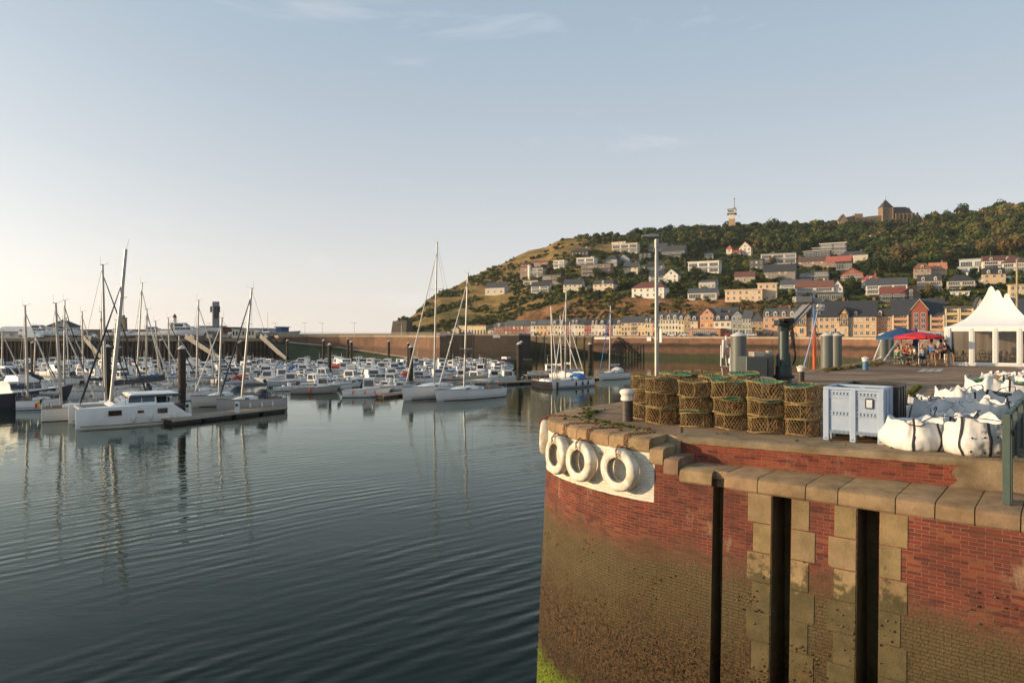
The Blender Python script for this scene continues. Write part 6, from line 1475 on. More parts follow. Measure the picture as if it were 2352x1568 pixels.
for x in(-L_*.40,-L_*.30):
 for y in(-1.8,1.8):mb.tube((x,y,F),(x,y,F+1.0),.04,n=5)
mb.build('hardtop_post',ALU,cat)
MB().bevbox(-L_*.34,-L_*.24,-1.2,1.2,F,F+.5,.08).build('cockpit_seat',NAVY,cat)
sx_=L_*.17;mtop=CZ-(573-CV)*c.y/FL;yc=0
k=(256-CU)/FL;dd_=Vector((math.cos(yaw),math.sin(yaw)));sx_=(k*c.y-c.x)/(dd_.x-k*dd_.y);lean=-((285-256)*c.y/FL)
MB().path([(sx_,0,F+.3),(sx_+lean*.5,0,(F+mtop)/2),(sx_+lean,0,mtop)],[.16,.15,.11],8,flat=(1,1.3)).build('mast',ALU,cat,60)
mb=MB()
for f in(.36,.68):z=lerp(F,mtop,f);x=sx_+lean*f;mb.tube((x,0,z),(x-.3,1.2,z+.1),.035,n=4);mb.tube((x,0,z),(x-.3,-1.2,z+.1),.035,n=4)
mb.build('spreader',ALU,cat)
mb=MB()
for sg in(-1,1):mb.path([(sx_-.8,sg*cy,F),(sx_+lean*.36-.3,sg*1.2,lerp(F,mtop,.36)),(sx_+lean*.9,0,lerp(F,mtop,.9))],.02,4)
mb.tube((sx_+lean,0,mtop),(sx_+lean-.3,0,mtop+1.0),.012,n=4);mb.build('rigging',WIRE,cat)
a0=Vector((L_*.43,0,F+.1));b0=Vector((sx_+lean*.8,0,lerp(F,mtop,.80)));MB().path([a0,a0.lerp(b0,.05),a0.lerp(b0,.5),b0],[.03,.12,.10,.03],6).build('furled_jib',NAVY,cat,60)
bz=F+1.9;bl=L_*.46;rg=[]
for q in range(9):
 f=q/8;x=sx_-.2-bl*f;h=.55+.12*math.sin(q*1.7);z_=bz+.32*f;rg.append([(x,-.2,z_),(x,-.18,z_+h*.6),(x,0,z_+h*(.7+.3*f)),(x,.18,z_+h*.6),(x,.2,z_),(x,0,z_-.12)])
MB().loft(rg).build('sail_cover',M('grey_cloth',(.055,.058,.062),.85,var=.2,bump=.02),cat,60)
for x in(-L_*.33,-L_*.12,L_*.03):fender(cat,x,cy+.92,.75,WHITEP,1.3)
MB().bevbox(-L_*.49,-L_*.42,-1.0,1.0,1.25,1.6,.1).build('dinghy',M('dinghy_dark',(.03,.035,.04),.6),cat)
PLANK=M('pontoon_planks',(.30,.21,.13),.8,var=.25,scale=2,world=True);FLOATM=M('pontoon_float',(.035,.033,.03),.8,var=.3)
def pontoon(label,p0,p1,w,zt=.55,group='floating pontoons'):
 a,b=W(*p0),W(*p1);L=(b-a).length;t=empty('pontoon',(a.x,a.y,0),math.atan2(b.y-a.y,b.x-a.x),label,'pontoon',group)
 MB().box(0,L,0,w,zt-.1,zt).build('deck',PLANK,t);mb=MB().box(0,L,-.06,0,zt-.24,zt-.02).box(0,L,w,w+.06,zt-.24,zt-.02);mb.build('edge_rail',M('pontoon_edge',(.40,.37,.32),.6,var=.15),t)
 n=max(2,int(L/3))
 for k in range(n):MB().box(L*(k+.08)/n,L*(k+.92)/n,.1,w-.1,-.3,zt-.1).build('float',FLOATM,t)
 return t
pt=pontoon('long dark pontoon with a timber deck between catamaran and grey hulled yacht',(395,976),(660,944),2.4)
for u_,v_,l_ in((432,950,'left'),(545,948,'right')):
 p=W(u_,v_,.55);o=MB().bevbox(-.22,.22,-.2,.2,0,1.15,.05).box(-.15,.15,-.215,-.19,.7,1.0,1).build('power_pedestal',[WHITEP,DGL]);o.location=p;tag(o,'white service pedestal, %s one of two on the timber pontoon'%('first' if l_=='left' else 'second'),'service post')
pontoon('timber finger pontoon left of the big sloops',(880,915),(960,905),1.6);pontoon('short timber pontoon end right of the red fendered motorboat',(848,905),(905,899),1.4)
pontoon('dark pontoon at the foot of the twin piles',(1150,884),(1245,880),2.0);pontoon('pontoon between blue sprayhood sloop and the far ketch',(1340,874),(1395,871),2.0)
pontoon('narrow pontoon behind the black hulled boat',(1210,867),(1290,865),1.6);pontoon('short low pontoon end by the small workboat',(795,909),(822,907),1.2)
for i,v in enumerate((884,869.5,858.5,850.7,844.5)):pontoon('long marina walkway pontoon, %s one from open water'%ordinal(i+1),(390-i*60 if i else 640,v+.6),(1120+i*10,v+.1),1.6)
PILE=tidewall_mat('pile_steel',(.018,.014,.010),(.05,.034,.022),3.0,weed=(.05,.055,.012),dark=(.03,.02,.015));CONE=M('cone_cap',(.62,.58,.50),.6,var=.1)
def pile(u,v,vtop,r,label,cap=True):
 p=W(u,v);zt=CZ-(vtop-CV)*p.y/FL;t=empty('mooring_pile',(p.x,p.y,0),0,label,'mooring pile','steel mooring piles of the marina')
 MB().lathe([(r,-1),(r,zt-r*1.1)],14).build('shaft',PILE,t,60)
 if cap:MB().lathe([(r*1.12,zt-r*1.1),(r*1.12,zt-r*.95),(.03,zt)],14).build('cone_cap',CONE,t,30)
 mb=MB().path([((r+.18)*math.cos(q*PI/6),(r+.18)*math.sin(q*PI/6),.8) for q in range(12)],.07,5,closed=True);mb.build('pile_guide',WIRE,t)
for a in[(418,951,792,.40,'thick black pile with white cone cap beside the catamaran stern'),(248,932,790,.33,'tall black pile behind the catamaran mast'),(757,871,787,.36,'dark pile with cone cap right of the marina centre'),(547,856,783,.38,'rusty pile in front of the gangway, left of centre'),(553,850,781,.3,'thinner pile hidden behind the rusty one'),(807,845,782,.36,'dark brown pile between marina centre and mole'),(893,838,781,.34,'brown pile standing alone before the mole wall'),(944,885,792,.38,'thick dark pile left of the tallest mast'),(938,862,785,.30,'slim pile just behind the thick one by the sloops'),(743,842,779,.35,'pile with cone cap in front of the weedy slope'),(660,840,779,.35,'pile with bright cone cap at the end of the sheet pile quay'),(1192,880,785,.40,'thick brown pile, nearer of the twin piles by the mole head'),(1197,862,782,.38,'rear one of the twin piles by the mole head'),(1355,862,786,.38,'brown pile with cone cap beside the far ketch'),(1035,846,784,.28,'slim pile between the two big masts'),(75,870,783,.34,'pile with cone cap at far left before the quay'),(799,838,776,.3,'far thin pile by the sheet pile corner'),(370,868,778,.3,'dark pile at the left gangway foot')]:pile(*a)
GALD=M('gangway_steel',(.16,.155,.15),.6,.3)
for(u0,v0,u1,v1,lab) in[(424,775,505,833,'steel gangway sloping down behind the thick pile, right one'),(596,774,655,832,'long steel gangway sloping down near the blue building'),(190,778,235,825,'steel gangway sloping down at the left behind the yachts')]:
 D0=LQY-1;p=WD(u0,v0,D0-1);q=WD(u1,v1,D0-9);q.z=.6;d=q-p;L=d.length
 t=empty('gangway',p,math.atan2(d.y,d.x),lab,'gangway','steel gangways to the pontoons');pit=math.asin(d.z/L);t.rotation_euler=(0,-pit,math.atan2(d.y,d.x))
 MB().box(0,L,0,1.6,-.1,0).build('walkway',GALD,t)
 for y in(0,1.6):
  mb=MB().box(0,L,y-.05,y+.05,1.15,1.27).box(0,L,y-.05,y+.05,-.15,.1)
  for k in range(int(L/1.5)):x=k*1.5;mb.tube((x,y,0),(x+1.5,y,1.2),.035,n=4);mb.tube((x,y,0),(x,y,1.2),.04,n=4)
  mb.build('side_truss',GALD,t);MB().box(0,L,y-.01,y+.01,.1,1.15).build('mesh_panel',M('mesh_panel',(.11,.11,.11),.6,.3),t)
  # ================================================================ THINGS ON THE NEAR QUAY
def proj_u(p):return CU+p[0]/p[1]*FL
def nose_s(u,off=0.0):
 best=None
 for k in range(400):
  s=-9.5*k/400;p,n=arc_at(s)
  if n.dot(-p)<=0:continue
  e=abs(proj_u(p+n*off)-u)
  if best is None or e<best[0]:best=(e,s)
 return best[1]
TYRE=M('white_painted_rubber',(.42,.34,.22),.6,var=.16,scale=4.5,col2=(.80,.76,.66),bump=.012,bscale=14)
RUSTM=M('rusty_iron',(.14,.05,.02),.85,var=.45,scale=12,col2=(.32,.13,.05))
BLK=M('black_rubber',(.012,.011,.010),.8)
def chain(pts,label,r=.02,step=.060):
 P=[Vector(p) for p in pts];d=[0]
 for a,b in zip(P,P[1:]):d.append(d[-1]+(b-a).length)
 def at(q):
  for i in range(len(P)-1):
   if q<=d[i+1]:return P[i].lerp(P[i+1],(q-d[i])/(d[i+1]-d[i])),(P[i+1]-P[i]).normalized()
  return P[-1],(P[-1]-P[-2]).normalized()
 mb=MB();n=int(d[-1]/step)
 for k in range(n):
  c,t=at((k+.5)*step);q=t.to_track_quat('X','Z').to_matrix().to_4x4();mb.T=Matrix.Translation(c)@q@Matrix.Rotation(PI/2*(k%2)+.3,4,'X')
  mb.path([(.042*math.cos(a*PI/4),.024*math.sin(a*PI/4),0) for a in range(8)],.0095,4,closed=True)
 mb.T=Matrix.Identity(4);o=mb.build('chain',RUSTM,None,'all');return tag(o,label,'chain','rusty chains over the coping')
for u,v,lab,tl in[(1423,1078,'white painted tyre nearest the stone steps',.0),(1334,1059,'white painted tyre in the middle of the pier nose',.06),(1281,1044,'white painted tyre second from the far side of the nose',.03),(1259,1003,'white painted tyre seen edge on at the far side of the nose',0)]:
 s=nose_s(u,.24) if u>1265 else nose_s(1272)-.9;p,n=arc_at(s)
 of_=.24 if u>1265 else.08;c=Vector((p.x+n.x*of_,p.y+n.y*of_));z=CZ-(v-CV)*c.y/FL
 t=empty('tyre',(c.x,c.y,z),0,lab,'tyre','white tyre fenders hung on the quay nose')
 prof=[(.255,-.10),(.262,-.135),(.30,-.155),(.385,-.15),(.43,-.125),(.455,-.09),(.46,0),(.455,.09),(.43,.125),(.385,.15),(.30,.155),(.262,.135),(.255,.10),(.27,.09),(.36,.10),(.40,.05),(.40,-.05),(.36,-.10),(.27,-.09),(.255,-.10)]
 mb=MB();mb.T=Vector((n.x,n.y,.02+tl)).to_track_quat('Z','Y').to_matrix().to_4x4();N=56
 for k in range(N):
  a=2*PI*k/N
  for i,(r,w) in enumerate(prof):
   if i in(5,6,7):r-=.012 if(k+(i==6)*2)%4==0 else 0
   r*=1+.015*math.sin(a*2+u)
   mb.v.append(tuple(mb.T@Vector((r*.96*math.cos(a),r*.96*math.sin(a),w*.8))))
 m_=len(prof)
 for k in range(N):
  for i in range(m_-1):l=(k+1)%N;mb.f.append((k*m_+i,l*m_+i,l*m_+i+1,k*m_+i+1));mb.m.append(0)
 mb.fix=True;mb.build('tyre_body',TYRE,t,50)
 up=Vector((0,0,1));tn=Vector((n.x,n.y,0));rt=tn.cross(up)
 top=Vector((p.x,p.y,QZ));cc=Vector((c.x,c.y,z));sh=rt*-.10
 chain([top-tn*.75+sh*2+up*.02,top-tn*.05+up*.025,top+tn*.075-up*.03,top+tn*.085-up*.28,cc+up*.44-tn*.1,cc+up*.49+tn*.05,cc+up*.40+tn*.17+sh*.3,cc+up*.25+tn*.16+sh*.6],'rusty chain holding the '+lab[0:60].replace('white painted ',''))
def bollard(u,v,h,r,col,label,crown=False):
 p=W(u,v,QZ);t=empty('bollard',p,0,label,'bollard');bm_=M('bollard_'+col,{'black':(.022,.020,.019),'blue':(.035,.12,.22)}[col],.55,var=.35,scale=5,col2={'black':(.075,.05,.035),'blue':(.07,.17,.27)}[col],bump=.008)
 MB().lathe([(r*1.04,0),(r,.03),(r,h*.66)],24).build('post',bm_,t,40)
 cp=[(r*1.12,h*.64),(r*1.14,h*.70),(r*1.02,h*.76),(r*1.08,h*.80),(r*1.32,h*.86),(r*1.34,h*.90),(r*1.15,h*.965),(r*.7,h*.995),(.01,h)] if not crown else[(r*1.12,h*.64),(r*1.12,h*.76),(r*1.3,h*.82),(r*1.3,h*.88),(r*.85,h*.90),(r*.8,h*.96),(.01,h)]
 MB().lathe(cp,24).build('cap',M('cap_white',(.66,.62,.55),.55,var=.12,scale=6,bump=.006),t,60)
 if crown:
  for k in range(8):a=k*PI/4;MB().bevbox(r*1.18*math.cos(a)-.03,r*1.18*math.cos(a)+.03,r*1.18*math.sin(a)-.03,r*1.18*math.sin(a)+.03,h*.84,h*.93,.01).build('cap_lug',MATS['cap_white'],t)
bollard(1440.6,966,.77,.137,'black','black bollard with a white mushroom cap beside the fishing pots');bollard(1840,878,.74,.135,'black','black bollard with white crown cap standing behind the pots, near the crane',True);bollard(1987.5,849,.76,.15,'blue','blue bollard with white crown cap near the restaurant tables',True)
ROPE=M('pot_rope',(.11,.075,.028),.9,var=.4,scale=7,col2=(.34,.24,.10));ROPED=M('pot_inner_net',(.08,.030,.012),.9,var=.4,scale=9,col2=(.20,.09,.035));GNET=M('green_net',(.02,.16,.085),.85,var=.4,scale=8,col2=(.12,.34,.18))
def pot(seed):
 r_=random.Random(seed);t=empty('fishing_pot',(0,0,0));Rr,H=.375,.35
 wob=lambda a,z:Rr*(1+.05*math.sin(a*2+seed)+.07*mnoise.noise((math.cos(a)*2,math.sin(a)*2,z*3+seed))-.03*math.sin(PI*z/H))
 P=lambda a,z,k=1.0:(wob(a,z)*k*math.cos(a),wob(a,z)*k*math.sin(a),z+.016*math.sin(3*a+seed)+.02*z/H*math.sin(a+seed*2))
 mb=MB()
 for z in(.02,H-.01):mb.path([P(a*PI/16,z) for a in range(32)],[.013+.006*(a%2) for a in range(32)],5,closed=True)
 for k in range(6):a=k*PI/3+.2;mb.path([P(a,.02),P(a+.03,H/2),P(a,H)],.010,5)
 mb.build('frame',ROPE,t)
 mb=MB();N=34
 for k in range(N):
  for sg in(-1,1):
   a0=2*PI*k/N;tw=.52*sg;mb.path([P(a0+tw*q/5+r_.uniform(-.012,.012),.02+(H-.03)*q/5,1.005) for q in range(6)],.0052,3,caps=False)
 mb.build('side_net',ROPE,t)
 mb=MB()
 for k in range(22):a=2*PI*k/22;mb.path([P(a,H),(.2*math.cos(a+.2),.2*math.sin(a+.2),H-.02),(.06*math.cos(a+.5),.06*math.sin(a+.5),H-.035)],.0065,3,caps=False)
 for q in(.30,.24,.18,.12,.06):mb.path([(q*math.cos(a*PI/8),q*math.sin(a*PI/8),H-.035+q*.06) for a in range(16)],.0075,3,closed=True)
 mb.build('top_net',GNET if seed%3!=1 else ROPE,t)
 mb=MB()
 for k in range(18):a=2*PI*k/18;mb.path([P(a,.03,.97),(.05*math.cos(a+.6),.05*math.sin(a+.6),.05)],.006,3,caps=False)
 for q in range(3):
  b=q*2.1+seed;c=Vector((Rr*.93*math.cos(b),Rr*.93*math.sin(b),H*.5));e=c*.45;e.z=H*.5;sd=Vector((-math.sin(b),math.cos(b),0));up=Vector((0,0,1))
  for k in range(12):a=k*PI/6;mb.path([c+(sd*math.cos(a)+up*math.sin(a))*.13,e+(sd*math.cos(a+.4)+up*math.sin(a+.4))*.06],.007,3,caps=False)
  for f,rr in((0,.13),(.5,.095),(1,.06)):mb.path([c.lerp(e,f)+(sd*math.cos(k*PI/6)+up*math.sin(k*PI/6))*rr for k in range(12)],.009,3,closed=True)
 for k in range(14):a=r_.uniform(0,6.28);mb.path([(r_.uniform(.0,.3)*math.cos(a+q),r_.uniform(.0,.3)*math.sin(a+q),r_.uniform(.03,H-.04)) for q in range(4)],.006,3,caps=False)
 mb.build('inner_net',ROPED,t);return t
POTS=[pot(i) for i in range(4)];upot=[False]*4;npot=0
def pot_stack(x,y,n,lab,sc=1.0,lean=.03):
 global npot
 z=QZ
 for k in range(n):
  i=npot%4;npot+=1;o=POTS[i] if not upot[i] else copy_tree(POTS[i]);upot[i]=True
  s=sc*rnd.uniform(.92,1.08);pos=['bottom','middle','top','upper'][k if n!=2 or k==0 else 2]
  place(o,(x+rnd.uniform(-lean,lean),y+rnd.uniform(-lean,lean),z),rnd.random()*6.28,'%s brown net pot of %s'%(pos,lab),'stacked lobster pots','fishing pot',s)
  o.rotation_euler=(rnd.uniform(-.03,.03),rnd.uniform(-.03,.03),rnd.random()*6.28);z+=.352*s
fr=[(1521,975,'the stack second nearest the black bollard'),(1596,981.4,'the third stack from the bollard'),(1677,987.6,'the fourth stack, between third stack and green topped one'),(1760,997,'the stack with the bright green top net'),(1842,1003,'the stack against the pale blue box')]
for u,v,lab in fr:
 p=W(u,v,QZ);p=p*(1+.36/p.y*1.0);pot_stack(p.x,p.y,3,lab,1.0)
for x,y,n,lab in[(3.35,17.0,3,'the stack directly behind the black bollard'),(4.15,17.1,3,'the second row stack behind the bollard pots'),(4.95,16.7,3,'the second row stack around the lamp post foot'),(5.75,16.3,2,'the low second row stack behind the third stack'),(6.35,15.6,2,'the low second row stack behind the green topped one'),(4.3,18.0,3,'the rear stack left of the lamp post foot'),(5.15,18.1,3,'the rear stack right of the lamp post'),(6.0,17.6,3,'the rear stack in front of the grey pile'),(6.75,17.0,2,'the rear low stack by the metal cabinet'),(4.9,19.1,3,'the hindmost stack by the water edge')]:pot_stack(x,y,n,lab)
p=XD(1508,20.6,QZ);t=empty('street_lamp',p,0,'slim grey lamp post with a flat lamp head rising from the fishing pots','street lamp');GAL=M('galvanised',(.30,.29,.27),.5,.6)
zt=WD(0,541,20.6).z-QZ
MB().lathe([(.10,0),(.10,.06),(.062,.1),(.058,zt*.88),(.05,zt*.885),(.042,zt-.1)],12).build('pole',GAL,t,40)
MB().lathe([(.07,zt-.38),(.07,zt-.12)],12).build('collar',GAL,t,40)
MB().loft([[(.06,-.07,zt-.04),(.06,.07,zt-.04),(.06,.07,zt+.03),(.06,-.07,zt+.03)],[(-.12,-.11,zt-.05),(-.12,.11,zt-.05),(-.12,.09,zt+.05),(-.12,-.09,zt+.05)],[(-.44,-.08,zt-.035),(-.44,.08,zt-.035),(-.44,.07,zt),(-.44,-.07,zt)]]).build('lamp_head',GAL,t,30)
MB().box(.075,.10,-.32,.32,WD(0,786,20.6).z-QZ,WD(0,755,20.6).z-QZ).build('sign_board',WHITEP,t)
for v in(757,779):z=WD(0,v,20.6).z-QZ;MB().lathe([(.072,z),(.072,z+.03)],12).box(.0,.09,-.02,.02,z,z+.03).build('bracket',ALU,t)
PBL=M('blue_plastic',(.31,.385,.49),.42,var=.10,scale=2.5,bump=.003,bscale=9);PDK=M('brown_plastic',(.035,.026,.020),.5,var=.2,scale=3)
def pallet_box(loc,rz,m,label,w=1.07,d=.98,h=1.05,holder=False):
 t=empty('pallet_box',loc,rz,label,'container');z0=.16;th=.04;tp=.025
 mb=MB()
 for(x0,x1,y0,y1) in((0,w,0,th),(0,w,d-th,d),(0,th,th,d-th),(w-th,w,th,d-th)):mb.bevbox(x0+.03,x1-.03 if x1>th+.1 else x1+.03,y0+.03,y1+.03 if y1<.1 else y1-.03,z0,h-.05,.006)
 mb.box(.05,w-.05,.05,d-.05,z0,z0+.05);mb.build('body',m,t)
 MB().bevbox(0,w,0,.075,h-.055,h,.01).bevbox(0,w,d-.075,d,h-.055,h,.01).bevbox(0,.075,.07,d-.07,h-.055,h,.01).bevbox(w-.075,w,.07,d-.07,h-.055,h,.01).build('rim',m,t)
 for x in(0,w/2-.055,w-.11):MB().bevbox(x,x+.11,-.012,.10,0,h-.05,.012).box(x+.03,x+.08,-.0135,-.011,.04,.055,1).build('corner_post',[m,PDK],t);MB().bevbox(x,x+.11,d-.1,d+.012,0,h-.05,.012).build('corner_post',m,t)
 for y in(.28,.6):MB().bevbox(w-.10,w+.012,y,y+.1,0,h-.05,.01).build('side_post',m,t);MB().bevbox(-.012,.1,y,y+.1,0,h-.05,.01).build('side_post',m,t)
 k=[(.11,w/2-.055),(w/2+.055,w-.11)]
 for(a,b) in k:
  for z,hh in((h-.10,.0),(h-.16,.0),(.50,0),(.57,0),(h-.21,0)):MB().box(a,b,.008,.035,z,z+.014).build('rib',m,t)
  for z in(h-.16,.50):
   for q in range(7):x=lerp(a,b,q/6);MB().box(x-.006,x+.006,.008,.035,z,z+.06).build('rib',m,t)
  for q in range(16):x=lerp(a,b,(q+.5)/16);MB().box(x-.005,x+.005,.006,.03,z0-.015,z0+.05).build('rib',m,t)
 for(a,b) in((.1,.28),(.38,.6),(.7,d-.1)):
  for z in(h-.10,h-.16,.50,.57):MB().box(w-.036,w-.006,a,b,z,z+.014).build('rib',m,t)
 if holder:
  x,z=w*.765,.66;hb=MB().bevbox(x-.075,x+.075,.002,.03,z,z+.20,.012).build('label_holder',PDK,t);MB().box(x-.05,x+.05,-.003,.001,z+.025,z+.175).build('window',M('clear_film',(.5,.55,.62),.2),hb)
 return t
pallet_box((6.14,13.47,QZ),R(-37.8),PBL,'pale blue ribbed plastic box standing between fishing pots and white sacks',holder=True)
pallet_box((6.14+.613*1.05+.1,13.47+.79*1.05,QZ),R(-37.8),PDK,'dark brown ribbed plastic box hidden behind the pale blue one',d=1.0)
BAG=M('woven_bag',(.66,.64,.61),.65,var=.08,scale=3,bump=.012,bscale=7);nt_=BAG.node_tree;vo_=_n(nt_,'ShaderNodeTexVoronoi');vo_.inputs['Scale'].default_value=3.2;tc_=_n(nt_,'ShaderNodeTexCoord');nz_=_n(nt_,'ShaderNodeTexNoise');nz_.inputs['Scale'].default_value=2.5;mx_=_n(nt_,'ShaderNodeMix',data_type='RGBA',blend_type='LINEAR_LIGHT');mx_.inputs[0].default_value=.35
nt_.links.new(tc_.outputs['Object'],nz_.inputs['Vector']);nt_.links.new(tc_.outputs['Object'],mx_.inputs[6]);nt_.links.new(nz_.outputs['Color'],mx_.inputs[7]);nt_.links.new(mx_.outputs[2],vo_.inputs['Vector']);b2_=_n(nt_,'ShaderNodeBump');b2_.inputs['Distance'].default_value=.045;vo_.feature='SMOOTH_F1';nt_.links.new(vo_.outputs['Distance'],b2_.inputs['Height']);ob_=[n for n in nt_.nodes if n.type=='BUMP' and n!=b2_][0];nt_.links.new(b2_.outputs[0],ob_.inputs['Normal'])
STRAP=M('black_strap',(.018,.018,.024),.8);
def bag(x,y,w,d,h,rz,label,seed,sag=.36,ears=.09,fill=None,strap=True,sz=0):
 t=empty('bulk_bag',(x,y,QZ+sz),rz,label,'bulk bag','white bulk bags heaped by the gate');N=72;rows=[];nv=mnoise.noise
 def sup(a,rx,ry,e=.72):
  c,s=math.cos(a),math.sin(a);return rx*math.copysign(abs(c)**e,c),ry*math.copysign(abs(s)**e,s)
 def rid(*p):return 1-2.2*abs(nv(p))
 pk=[(.5,0),(.9,0),(1.0,.04),(1.06,.14),(1.10,.26),(1.11,.38),(1.08,.50),(1.02,.62),(.96,.74),(.92,.86),(.90,.94),(.89,1.0),(.86,1.0),(.82,.93),(.72,1-sag),(.5,1-sag*1.2),(.25,1-sag),(.02,1-sag*.9)]
 for r,z in pk:
  ring=[]
  for k in range(N):
   a=2*PI*k/N;X,Y=sup(a,w/2*r,d/2*r);cz=abs(math.sin(2*a))**4;ca,sa=math.cos(a),math.sin(a)
   f=nv((ca*1.6+seed,sa*1.6,z*1.2))*.14+(rid(ca*2.6+seed,sa*2.6,z*1.6+ca)-.5)*.06+(rid(ca*5+seed,sa*5+z*2,z*3)-.5)*.030
   q=1+f*(1 if z>.03 else.25);u_=max(0,z-.5)*2
   zz=z*h+u_*h*(cz*ears*1.6+.15*nv((ca*1.3+seed,sa*1.3,4))+.08*nv((ca*4,sa*4,seed)))*(1 if r>.8 else.35)+.05*h*nv((X*5,Y*5,seed))*(r<.8)
   lean=.10*nv((seed*1.7,z,0));ring.append((X*q+lean*z,Y*q,max(0,zz)))
  rows.append(ring)
 MB().loft(rows).build('sack',BAG,t,'all')
 if strap:
  for k in rnd.sample((9,27,45,63),2)+([54] if w>.9 else[]):
   mb=MB();mb.path([Vector(rows[i][k])*1.008+Vector((0,0,.003)) for i in range(1,12)],[.024]*11,6,flat=(1,.35));a0,a1=Vector(rows[11][k-5]),Vector(rows[11][(k+5)%N]);ht=rnd.uniform(-.05,.11);sd_=Vector((rnd.uniform(-.14,.14),rnd.uniform(-.14,.05),0))
   mb.path([a0,a0.lerp(a1,.2)+Vector((0,0,ht))+sd_*.6,a0.lerp(a1,.5)+Vector((0,0,ht*1.2))+sd_,a0.lerp(a1,.8)+Vector((0,0,ht))+sd_*.7,a1],.018,6,flat=(1,.4));mb.build('lifting_strap',STRAP,t,60)
  mb=MB();mb.path([Vector(p)+Vector((0,0,.002)) for p in rows[11]],.0035,4,closed=True);mb.build('rim_cord',STRAP,t)
 if fill:fill(t,h)
 return t,rows
def netfill(col,n=70,seed=0,r0=.42):
 def f(t,h):
  r_=random.Random(seed);mb=MB()
  for k in range(n):
   a=r_.uniform(0,6.28);mb.path([(r0*r_.uniform(.1,1)*math.cos(a+q*.9),r0*r_.uniform(.1,1)*math.sin(a+q*.9),h*.72+r_.uniform(0,.26)) for q in range(5)],.008,3,caps=False)
  rg=[[(r*math.cos(a*PI/8)*(1+.2*mnoise.noise((a,r*4,seed))),r*math.sin(a*PI/8),h*.75+z+.05*mnoise.noise((a*.7,r*5,seed))) for a in range(16)] for r,z in((r0,0),(r0*.9,.12),(r0*.6,.2),(.02,.22))];mb.loft(rg,caps=False)
  mb.build('fishing_net',M('net_'+col,S(col),.8,var=.4,scale=9,bump=.03),t)
 return f
def bp(cx,cy):
 return W(1780.1+cx*.24317,803.9+cy*.24317,QZ)
BL=[(1365,962,1.12,.9,.50,10,'large white bulk bag slumped beside the pale blue box',3,None),(1905,1015,1.0,.85,.58,-8,'white bulk bag with printed symbols, right against the green gate',9,None),(1690,915,.75,.7,.55,20,'grey shaded white bag wedged between the two large front bags',5,None),(1500,800,.8,.8,.62,15,'white bag with a dark cord rim in the second row',11,None),(1330,740,.75,.7,.45,5,'white bag spotted with black dots behind the largest one',14,None),(1310,650,.85,.7,.5,0,'white bag with black handles at the back, next to the dark brown box',17,None),(1470,665,.6,.6,.40,30,'small crumpled white bag with speckles in the rear row',20,None),(1730,745,1.0,.9,.78,12,'tall peaked white bag in the centre of the heap',23,None),(1820,820,.8,.8,.6,-12,'white bag with tangled black straps in the middle',26,None),(2000,850,.7,.7,.72,8,'peaked white bag just left of the green gate',29,None),(2100,740,1.0,.9,.72,-5,'sunlit white bag behind the gate rail',32,netfill('4a5248',40,3)),(2020,625,1.0,1.0,.90,10,'upright white bag filled with green net and black rope',35,netfill('3f8a4a',90,1)),(2250,640,1.0,1.0,.85,0,'bag heaped with pale plastic and green netting at the frame edge',38,netfill('8fae7c',90,5)),(2150,520,1.1,1.0,.8,14,'rear white bag with tan cloth on top',41,netfill('b08a5a',60,7)),(2320,430,1.2,1.0,.7,0,'hindmost white bag with two black handles',44,None),(2080,460,.8,.8,.75,0,'small white bag peeping over the upright one',47,None)]
for cx,cy,w,d,h,rz,lab,sd_,fl in BL:
 p=bp(cx,cy);p=p*(1+d*.5/p.y);t,rows=bag(p.x,p.y,w,d,h,R(rz),lab,sd_,fill=fl)
 if 'printed' in lab:
  def txt(s,x,z,size,f=None):
   text_mesh('printed_text',s,size,STRAP,t,(x,-d*.5*1.085-.012,z),(R(88),0,0),ext=.001)
  txt('NON',-.12,.16,.085);txt('OUI',-.12,.42,.06)
  mb=MB()
  for i_,(x,z) in enumerate(((-.3,.33),(-.1,.34),(.1,.35),(-.32,.10),(-.1,.08),(.1,.09))):
   y=-d*.5*1.085-.006;mb.T=Matrix.Translation((x,y,z))@Matrix.Rotation(R(90),4,'X');mb.lathe([(.018,0),(.018,.004)],10);mb.path([(-.04,-.06,0),(.04,-.06,0),(.04,.0,0),(-.04,.0,0)],.0025,3,closed=True)
  mb.T=Matrix.Identity(4);mb.build('printed_symbols',STRAP,t)
 if 'dots' in lab or 'speckles' in lab:
  mb=MB();
  for k in range(26):i=rnd.randrange(3,9);j=rnd.randrange(40,70);q=Vector(rows[i][j])*1.015;mb.T=Matrix.Translation(q);mb.lathe([(.001,-.012),(.015,0),(.001,.012)],6)
  mb.T=Matrix.Identity(4);mb.build('black_dots',STRAP,t)
GG=M('gate_green',(.055,.085,.07),.5,var=.15,scale=4);GD=M('gate_dark',(.012,.014,.012),.6)
g0,g1=Vector((7.52,10.38)),Vector((9.97,13.3));gd=(g1-g0).normalized();t=empty('safety_gate',(g0.x,g0.y,LZ),math.atan2(gd.y,gd.x),'dark green steel gate with square posts at the right edge of the quay','gate')
for x,z0,w_ in((0,0,.05),(.22,0,.06),(1.5,.5,.05),(2.9,.5,.05),(4.3,.5,.05)):MB().bevbox(x-w_,x+w_,-w_,w_,z0,1.37,.006).build('post',GG,t)
for z in(1.30,1.06):MB().bevbox(.05,6.5,-.03,.03,z,z+.07,.006).build('rail',GG,t)
MB().box(.32,6.5,-.012,.012,.55,1.06).build('infill_panel',GD,t);MB().bevbox(.20,.30,-.09,-.05,1.02,1.1,.01).build('hinge',GD,t)
PG=M('pile_grey',(.105,.115,.105),.5,var=.12,scale=1.2,stretch=(1,1,.25));
